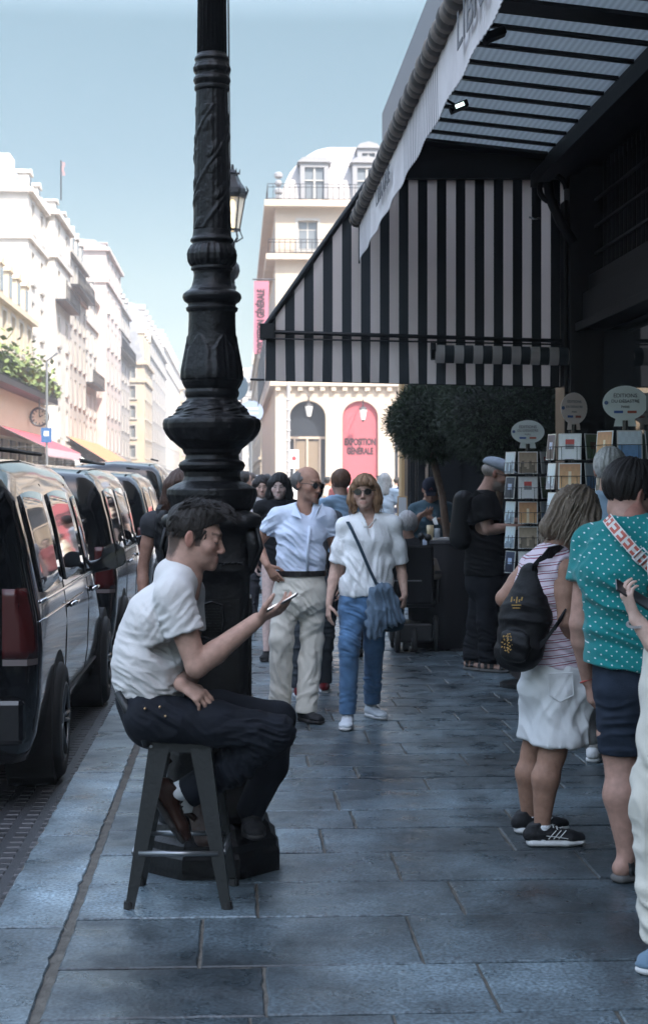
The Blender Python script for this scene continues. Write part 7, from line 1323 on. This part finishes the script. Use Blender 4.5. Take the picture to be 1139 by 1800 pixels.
def wheelchair_user():
    d = 14.9; p = lambda x, y, o=0.: P(x, y, d + o); root = person(p(722, 1040), 'white haired person in a dark waistcoat seen from behind sitting in the power wheelchair')
    h = Head(p(716, 921), DV(.15, -.15, 1), UP, 1.02); nk = p(717, 950); sA, sB = p(694, 962), p(742, 962); eA, wA = p(686, 1005), p(692, 1010, .3); eB, wB = p(752, 1000), p(756, 985, .3); ch = p(719, 985); V = Vol(.009)
    head_sdf(V, h, detail=False); V.chain([h.p(0, -.02, -.06), nk], [.055, .06]); V.slab(ch, nk - UP * .03, RX, .12, .09, .1, .07); arm_sdf(V, sA, eA, wA, .9); arm_sdf(V, sB, eB, wB, .9); hand_sdf(V, wB, DV(0, .1, 1), -UP, 1); hand_sdf(V, wA, DV(0, .1, 1), -UP, 1); V.build('body', skinmat(), root, colf=face_col(h, SK1))
    V = Vol(.009); V.ell(h.p(0, -.015, .018), h.ax, h.R(.092, .11, .102), .01); V.cut(h.p(0, .05, 0), h.f, .01); V.build('hair', hairmat('silver', (.46, .46, .47)), root, disp=streaks(h, .008))
    T = Vol(.01); torso_sdf(T, p(720, 1040), ch, nk - UP * .02, sA, sB, 1.05, 1.05, 1.1, .01, .03); T.build('waistcoat', cloth('dark_grey_knit', (.022, .023, .027), bump=.8, bscale=90), root); T = Vol(.01)
    for s, e in ((sA, eA), (sB, eB)): T.chain([s, s * .25 + e * .75], [.072, .075], .02)
    T.build('shirt_sleeve', cloth('pale_blue_shirt', (.42, .50, .62)), root); J = Vol(.012)
    for s in (-.09, .09): J.chain([p(720, 1040) + RX * s, p(720, 1040) + RX * s + VW * .45, p(720, 1110) + RX * s + VW * .55], [.09, .075, .06], .03); shoe(root, p(720, 1125) + RX * s + VW * .55, VW, cloth('dark_shoe', (.02, .02, .022)), mat('dark_sole'), h=.012, z0=.08)
    J.build('trousers', cloth('charcoal', (.009, .010, .014)), root)
    wc = empty('power_wheelchair', p(725, 1158) * [1, 1, 0]); tag(wc, 'black power wheelchair with small rear wheels seen from behind', 'wheelchair'); bk = mat('black_plastic', (.012, .012, .013), rough=.45); rb = mat('black_rubber'); mt = mat('worn_steel')
    m = MB(); m.frame(p(722, 1110), RX, VW, UP, (-.20, -.05, -.10), (.20, .45, .08)); m.frame(p(722, 1062), RX, VW, UP, (-.23, -.05, -.03), (.23, .50, .05)); m.build('base', bk, wc, bevel=.02); m = MB(); m.frame(p(722, 1015, -.14), RX, VW, UP, (-.21, -.03, -.25), (.21, .03, .30)); m.build('backrest', cloth('black_nylon', (.005, .005, .006)), wc, bevel=.025)
    m = MB(); m.frame(p(722, 1022, -.178), RX, VW, UP, (-.20, -.004, 0), (.10, .004, .012)); m.frame(p(702, 1096, -.06), RX, VW, UP, (-.04, -.004, 0), (.03, .004, .018)); m.build('trim', mt, wc)
    def wheel(x, o, r, w):
        c = p(x, 850, o); c[2] = r; g = MB(); g.tube([c - RX * w, c - RX * w * .6, c + RX * w * .6, c + RX * w], [r * .86, r, r, r * .86], 24); wo = g.build('wheel', rb, wc, smooth=False, bevel=.004); g = MB(); g.tube([c - RX * (w + .004), c + RX * (w + .004)], r * .45, 14); g.build('hub', mt, wo)
    wheel(698, .0, .12, .026); wheel(728, .0, .12, .026); wheel(713, .1, .10, .03); wheel(747, .45, .13, .022); wheel(765, .12, .17, .024); wheel(690, .45, .13, .022)
    for sx in (-1, 1): g = MB(); a = p(722, 1040) + RX * .25 * sx; g.tube([a - UP * .1 + VW * -.05, a + UP * .12, a + UP * .16 + VW * .35], .014, 8); g.frame(a + UP * .17, RX, VW, UP, (-.03, -.05, 0), (.03, .32, .03)); g.build('armrest', bk, wc)
    g = MB(); 
    for x, y in ((740, 943), (752, 945)): c = p(x, y, -.15); g.tube([p(x + 1, 985, -.12), c], .012, 6); V = Vol(.008); V.ell(c, np.eye(3), (.035, .03, .035), 0); V.build('push_knob', bk, wc)
    g.build('push_handle', bk, wc); b = empty('cloth_bag', p(764, 1003)); tag(b, 'small beige cloth bag hanging on the side of the wheelchair', 'bag'); V = Vol(.008); V.slab(p(762, 985), p(766, 1012), RX, .035, .025, .055, .04, .02); V.build('body', cloth('beige_bag', (.20, .17, .14)), b)
def blue_cap_man():
    d = 16.0; p = lambda x, y, o=0.: P(x, y, d + o); root = person(p(765, 960), 'man in a navy baseball cap reading a slip of paper at the café table')
    h = Head(p(757, 862), DV(-.05, -.55, -1), DV(0, 1, -.5), 1.02); nk = p(759, 882, .06); sA, sB = p(729, 897, .05), p(787, 895, .05); eA, wA = p(722, 935, -.02), p(738, 906, -.25); eB, wB = p(796, 932, -.02), p(772, 914, -.25); ch = p(758, 915, .03); V = Vol(.008); head_sdf(V, h); V.chain([h.p(0, -.02, -.06), nk], [.055, .062]); V.slab(ch, nk, RX, .12, .09, .1, .07); arm_sdf(V, sA, eA, wA, 1.05); arm_sdf(V, sB, eB, wB, 1.05); hand_sdf(V, wA, DV(.7, .3, -.5), DV(.2, .8, .6), -1, sc=1.05); hand_sdf(V, wB, DV(-.9, .1, -.4), DV(0, .9, .3), 1, sc=1.05); V.build('body', skinmat(), root, colf=face_col(h, SK2))
    T = Vol(.009); torso_sdf(T, p(758, 975), ch, nk - UP * .02, sA, sB, 1.1, 1.1, 1.1, .015, .03); T.chain([sA, sA * .1 + eA * .9], [.07, .07], .02); T.chain([sB, sB * .1 + eB * .9], [.07, .07], .02); T.build('shirt', cloth('teal_grey', (.045, .085, .11), noise=.15), root, disp=folds([(p(758, 930, -.1), (.5, 0, 1), .06, .01, .2)], .003))
    J = Vol(.012); J.chain([p(745, 985), p(745, 1060), p(745, 1120)], [.1, .075, .065], .03); J.chain([p(775, 985), p(775, 1060), p(775, 1120)], [.1, .075, .065], .03); J.build('trousers', cloth('charcoal', (.009, .010, .014)), root)
    for x in (745, 775): shoe(root, p(x, 1122), DV(0, 0, -1), cloth('dark_shoe', (.02, .02, .022)), mat('dark_sole'), h=.012)
    V = Vol(.007); V.ell(h.p(0, -.005, .045), h.ax, h.R(.088, .106, .088), .01); V.cut(h.p(0, 0, .03), -h.u, .006); V.slab(h.p(0, .08, .035), h.p(0, .145, .018), h.r, .065, .006, .055, .005, .01); V.build('cap', cloth('navy_cap', (.012, .014, .030)), root); e = MB(); q = h.p(.0, .096, .07); e.tube([q - h.r * .014 - h.u * .012, q + h.u * .016, q + h.r * .014 - h.u * .012], .004, 5); e.build('cap_emblem', mat('dull_red', (.22, .03, .03)), root)
    s = empty('paper_slip', p(765, 915, -.3)); tag(s, 'white paper slip held by the man in the navy cap', 'paper'); m = MB(); m.add([p(759, 913, -.33), p(766, 908, -.33), p(770, 922, -.38), p(763, 922, -.38)], [(0, 1, 2, 3)]); m.build('sheet', mat('card_white', (.62, .61, .58)), s, thick=.002)
def simple_person(x, feet_d, top, label, skin=SK1, shirt=(.6, .6, .6), trou=(.05, .05, .06), hair=(.02, .015, .012), long_=False, face=-1., turn=0., vox=.012, group='passers-by in the background', skirt=False, bare=False, seed=0, shoes=(.03, .03, .03), hw=1., sleeve=.5, lean=0.):
    d = feet_d; base = P(x, 850, d) * [1, 1, 0]; H = CZ - (top - HZ) * d / F; s = H / 1.72; rg = np.random.default_rng(seed); fw = nz(VW * face + RX * turn); side = nz(np.cross(fw, UP)); root = person(base, label, group)
    q = lambda a, b, z: base + side * a * s + fw * (b + lean * z) * s + UP * z * s; st = rg.uniform(-.16, .16); V = Vol(vox); h = Head(q(0, .03, 1.60), fw - UP * .1, UP, s); head_sdf(V, h, detail=vox < .009, ears=vox < .009); nk = q(0, 0, 1.47); V.chain([h.p(0, -.02, -.06), nk, nk - UP * .05], [.05 * s, .055 * s, .07 * s], .02)
    sA, sB = q(-.185, 0, 1.40), q(.185, 0, 1.40); eA, eB = q(-.24, -st * .6, 1.12), q(.24, st * .6, 1.12); wA, wB = q(-.23, -st + .08, .88), q(.23, st + .08, .88); ch = q(0, 0, 1.24); V.slab(ch, nk - UP * .05, side, .12 * s, .09 * s, .1 * s, .07 * s)
    for a, b, c, o in ((sA, eA, wA, 1), (sB, eB, wB, -1)): arm_sdf(V, a, b, c, .9 * s); hand_sdf(V, c, DV(0, -1, 0), side * o, o, sc=.9)
    kA, kB = q(-.10, st * .7, .48), q(.10, -st * .7, .48); aA, aB = q(-.10, st * 1.3, .09), q(.10, -st * 1.3, .09)
    if bare: 
        for hh, k, a in ((q(-.09, 0, .85), kA, aA), (q(.09, 0, .85), kB, aB)): leg_sdf(V, hh, k, a, .95 * s)
        V.slab(ch, q(0, 0, .88), side, .12 * s, .09 * s, .13 * s, .10 * s)
    V.build('body', skinmat(), root, colf=face_col(h, skin)); T = Vol(vox); torso_sdf(T, q(0, 0, .92 if not skirt else .80), ch, nk - UP * .02, sA, sB, s * .95, hw, 1.05, .014, .03)
    for a, b in ((sA, eA), (sB, eB)): T.chain([a, a * (1 - sleeve) + b * sleeve], [.062 * s, .064 * s], .02)
    T.cut(q(0, 0, .90 if not skirt else .70), -UP, .003); T.cap(nk + UP * .08, nk, .06 * s, .05 * s, .005, True); T.build('dress' if skirt else 'shirt', cloth('c%d' % (hash(shirt) % 99999), shirt), root, disp=folds([(ch, (.3, .2, 1), .08, .008, .3)], .004))
    if not bare: J = Vol(vox); J.chain([q(-.09, 0, .88), kA, aA], [.10 * s, .075 * s, .06 * s], .03); J.chain([q(.09, 0, .88), kB, aB], [.10 * s, .075 * s, .06 * s], .03); J.cut(q(0, 0, .07), -UP); J.cut(q(0, 0, .97), UP, .003); J.build('trousers', cloth('c%d' % (hash(trou) % 99999), trou), root, disp=folds([((kA + kB) / 2, (.1, .1, 1), .07, .007, .4)], .003))
    for a in (aA, aB): shoe(root, a, fw, cloth('c%d' % (hash(shoes) % 99999), shoes), mat('white_sole' if shoes[0] > .1 else 'dark_sole', (.6, .6, .6) if shoes[0] > .1 else (.025, .022, .02)), s, h=vox)
    Hh = Vol(min(vox, .010)); Hh.ell(h.p(0, -.014, .034), h.ax, h.R(.09, .108, .096), .01)
    if long_: 
        Hh.cap(h.p(0, -.06, 0), h.p(0, -.075, -.20), .075 * s, .065 * s, .03)
        for k in (-1, 1): Hh.chain([h.p(.075 * k, .01, .03), h.p(.086 * k, .0, -.08), h.p(.085 * k, .0, -.19)], [.034, .038, .03], .03)
        Hh.ell(h.p(0, .105, -.035), h.ax, h.R(.052, .08, .09), .01, True)
    else: Hh.cut(h.p(0, .045, 0), h.f, .01); Hh.cut(h.p(0, -.05, -.06), -h.u, .01); Hh.ell(h.p(0, .105, -.03), h.ax, h.R(.1, .085, .09), .01, True)
    Hh.build('hair', hairmat('h%d' % (hash(hair) % 9999), hair), root, disp=streaks(h, .006)); return root
def passers():
    simple_person(492, 14.4, 832, 'pale young woman with long black hair and fringe in a black dress, looking ahead', (.62, .45, .40), (.012, .012, .014), hair=(.008, .007, .008), long_=True, skirt=True, bare=True, vox=.0075, seed=3, turn=-.1, shoes=(.02, .02, .02), sleeve=.3)
    simple_person(460, 17.0, 836, 'young woman with long dark hair and pale top left of the black haired woman', (.48, .32, .26), (.45, .42, .42), hair=(.014, .010, .010), long_=True, vox=.008, seed=5, turn=.1, sleeve=.2)
    simple_person(548, 11.9, 842, 'person hidden behind the elderly man, wearing grey trousers and dark red sneakers', SK1, (.10, .11, .13), (.045, .052, .06), (.03, .02, .02), vox=.009, seed=11, face=1., shoes=(.14, .012, .015), hw=.85)
    simple_person(601, 14.6, 826, 'auburn haired person in a sky blue shirt directly behind the woman in white', SK1, (.34, .50, .70), (.02, .02, .025), (.17, .085, .05), vox=.008, seed=21, face=.8, turn=-.4, long_=False, hw=.95)
    simple_person(320, 9.3, 826, 'brown haired person in a sleeveless top between the vans and the lamp post', (.34, .19, .14), (.035, .036, .04), (.03, .03, .035), (.06, .03, .02), vox=.008, seed=8, face=-1, sleeve=.12, long_=True, hw=.9)
    b = empty('shoulder_bag', P(288, 930, 9.1)); tag(b, 'black shoulder bag carried by the brown haired person beside the vans', 'bag'); V = Vol(.009); V.slab(P(288, 912, 9.12), P(290, 955, 9.12), RX, .05, .06, .065, .06, .03); V.build('body', cloth('black_nylon', (.005, .005, .006)), b, disp=folds([(P(288, 930, 9.05), (1, 0, .3), .03, .008, .1)], .002))
    m = MB(); quad_strip(m, [P(282, 888, 9.2), P(278, 896, 9.12), P(284, 914, 9.08)], .014, [RX] * 3); m.build('strap', cloth('black_nylon', (.005, .005, .006)), b, thick=.006)
    simple_person(1068, 8.9, 788, 'white haired person in a pale blue shirt and white shoes in front of the racks', SK1, (.27, .36, .45), (.30, .28, .26), (.50, .49, .47), vox=.0075, seed=14, face=1., turn=.35, shoes=(.62, .62, .62), lean=.03)
    P0 = [((.70, .68, .66), (.05, .06, .09), (.02, .015, .012), 'white shirt'), ((.10, .12, .18), (.45, .40, .32), (.12, .07, .04), 'navy shirt'), ((.55, .18, .16), (.04, .04, .05), (.03, .02, .02), 'red shirt'), ((.50, .58, .66), (.30, .30, .32), (.4, .38, .36), 'pale blue shirt'), ((.62, .55, .42), (.08, .10, .16), (.02, .02, .02), 'cream shirt'), ((.03, .03, .035), (.03, .03, .035), (.05, .03, .02), 'black shirt')]
    protos = []
    for k, (a, b_, c, nm) in enumerate(P0): r = simple_person(500, 40, 838 + 0, 'x', (SK1, SK2, SK3)[k % 3], a, b_, c, vox=.018, seed=30 + k, long_=k % 2 == 1, face=-1 if k % 3 else 1); protos.append((r, r.location.copy()))
    spots = [(428, 23, 0), (441, 27, 5), (451, 34, 3), (436, 41, 2), (420, 52, 1), (470, 30, 4), (513, 38, 0), (528, 46, 1), (545, 55, 0), (575, 42, 4), (589, 60, 3), (610, 50, 0), (628, 58, 5), (652, 45, 0), (668, 36, 4), (676, 26, 3), (684, 52, 2), (697, 44, 0), (709, 33, 1), (721, 50, 4), (735, 40, 3), (500, 62, 2), (560, 66, 1), (640, 68, 4), (322, 44, 1), (306, 52, 2), (296, 62, 0), (336, 66, 5), (480, 48, 5), (598, 35, 2)]
    where = {428: 'beside the lamp post', 470: 'behind the two long haired women', 322: 'left of the lamp post'}; used = set()
    spots.sort(); 
    for i, (x, d, k) in enumerate(spots):
        r, l0 = protos[k]; o = r if k not in used else copy_tree(r); used.add(k); q = P(x, 850, d); o.location = (q[0], q[1], 0 if q[0] > -.8 else -.12); o.rotation_euler = (0, 0, [0, .5, -.6, 3.1, 1.6, -1.4][i % 6] if o is not r or True else 0)
        o['label'] = 'far passer-by in a %s, number %d from the left of the crowd' % (P0[k][3], i + 1); o['group'] = 'distant crowd in the sunlit square'
SKY_STR, SUN_STR, EXPO, HAZE, DEN = .15, 2.0, 2.25, .0010, True
# ------------------------------------------------------------------ camera, sky, sun
cam = bpy.data.objects.new('camera', bpy.data.cameras.new('camera')); COL.objects.link(cam); SC.camera = cam
cam.location = (0, 0, CZ); cam.rotation_euler = (PI / 2, 0, -TH)
cam.data.sensor_fit = 'VERTICAL'; cam.data.sensor_height = 36; cam.data.lens = F / 1800 * 36; cam.data.shift_y = -(900 - HZ) / 1800
cam.data.clip_end = 3000; cam.data.clip_start = .05
cam.data.dof.use_dof = True; cam.data.dof.focus_distance = 8.0; cam.data.dof.aperture_fstop = 6.0
w = bpy.data.worlds.new('World'); SC.world = w; w.use_nodes = True; nt = w.node_tree
sky = nt.nodes.new('ShaderNodeTexSky'); sky.sky_type = 'NISHITA'; sky.sun_disc = False
EL, AZ = math.radians(50), math.radians(210)     # sun stands behind the camera, to the right; azimuth of light travel below
TR = np.array([-.50, .866, 0]); sdir = nz(np.array([-TR[0], -TR[1], 0]) * math.cos(EL) + UP * math.sin(EL))
sky.sun_elevation = EL; sky.sun_rotation = math.atan2(sdir[0], sdir[1]); sky.air_density = 1.0; sky.dust_density = .3; sky.ozone_density = .7
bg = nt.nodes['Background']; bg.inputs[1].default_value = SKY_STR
# sky scaled by height: dimmed low in view, boosted overhead to fill the shade
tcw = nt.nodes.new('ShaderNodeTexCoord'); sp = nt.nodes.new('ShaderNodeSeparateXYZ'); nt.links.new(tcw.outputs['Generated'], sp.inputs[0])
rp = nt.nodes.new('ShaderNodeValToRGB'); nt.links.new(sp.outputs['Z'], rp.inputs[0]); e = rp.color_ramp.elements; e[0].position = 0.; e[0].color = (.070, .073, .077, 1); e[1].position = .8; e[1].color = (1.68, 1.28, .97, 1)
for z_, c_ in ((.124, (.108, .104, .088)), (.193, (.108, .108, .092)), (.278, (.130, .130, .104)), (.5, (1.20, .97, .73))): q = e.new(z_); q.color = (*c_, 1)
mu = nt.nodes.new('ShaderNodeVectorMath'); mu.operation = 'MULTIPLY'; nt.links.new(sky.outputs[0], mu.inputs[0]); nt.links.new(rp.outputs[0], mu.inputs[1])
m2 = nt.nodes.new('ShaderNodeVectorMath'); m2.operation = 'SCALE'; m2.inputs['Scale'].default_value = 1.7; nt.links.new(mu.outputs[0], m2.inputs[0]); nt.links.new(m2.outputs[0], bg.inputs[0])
sl = bpy.data.lights.new('sun', 'SUN'); sl.energy = SUN_STR; sl.angle = math.radians(.5); sl.color = (1, .93, .83)
so = bpy.data.objects.new('sun', sl); COL.objects.link(so); so.rotation_euler = Vector([float(-a) for a in sdir]).to_track_quat('-Z', 'Y').to_euler()
SC.view_settings.view_transform = 'Standard'; SC.view_settings.look = 'None'; SC.view_settings.exposure = EXPO; SC.view_settings.gamma = 1
SC.render.engine = 'CYCLES'; SC.cycles.use_denoising = DEN; SC.cycles.denoising_prefilter = 'ACCURATE'; SC.cycles.max_bounces = 6; SC.cycles.diffuse_bounces = 3; SC.cycles.glossy_bounces = 3; SC.cycles.transmission_bounces = 4
SC.cycles.sample_clamp_indirect = 6; SC.cycles.caustics_reflective = False; SC.cycles.caustics_refractive = False
ground(); far_city(); arcade_building(); shop_building(); canopy(); side_awning(); street_lamp(); stool(); vans(); cafe(); racks(); road_signs()
hero(); elder_man(); walking_woman(); striped_woman(); teal_man(); edge_person(); cap_reader(); wheelchair_user(); blue_cap_man(); passers()
hz = MB(); hz.box((-80, -30, -1.5), (80, 445, 34)); hm = bpy.data.materials.new('haze_air'); hm.use_nodes = True; n_ = hm.node_tree.nodes; n_.remove(n_['Principled BSDF']); pv = n_.new('ShaderNodeVolumePrincipled'); pv.inputs['Color'].default_value = (.93, .95, 1, 1); pv.inputs['Density'].default_value = HAZE; hm.node_tree.links.new(pv.outputs[0], n_['Material Output'].inputs['Volume'])
tag(hz.build('haze', hm), kind='stuff')
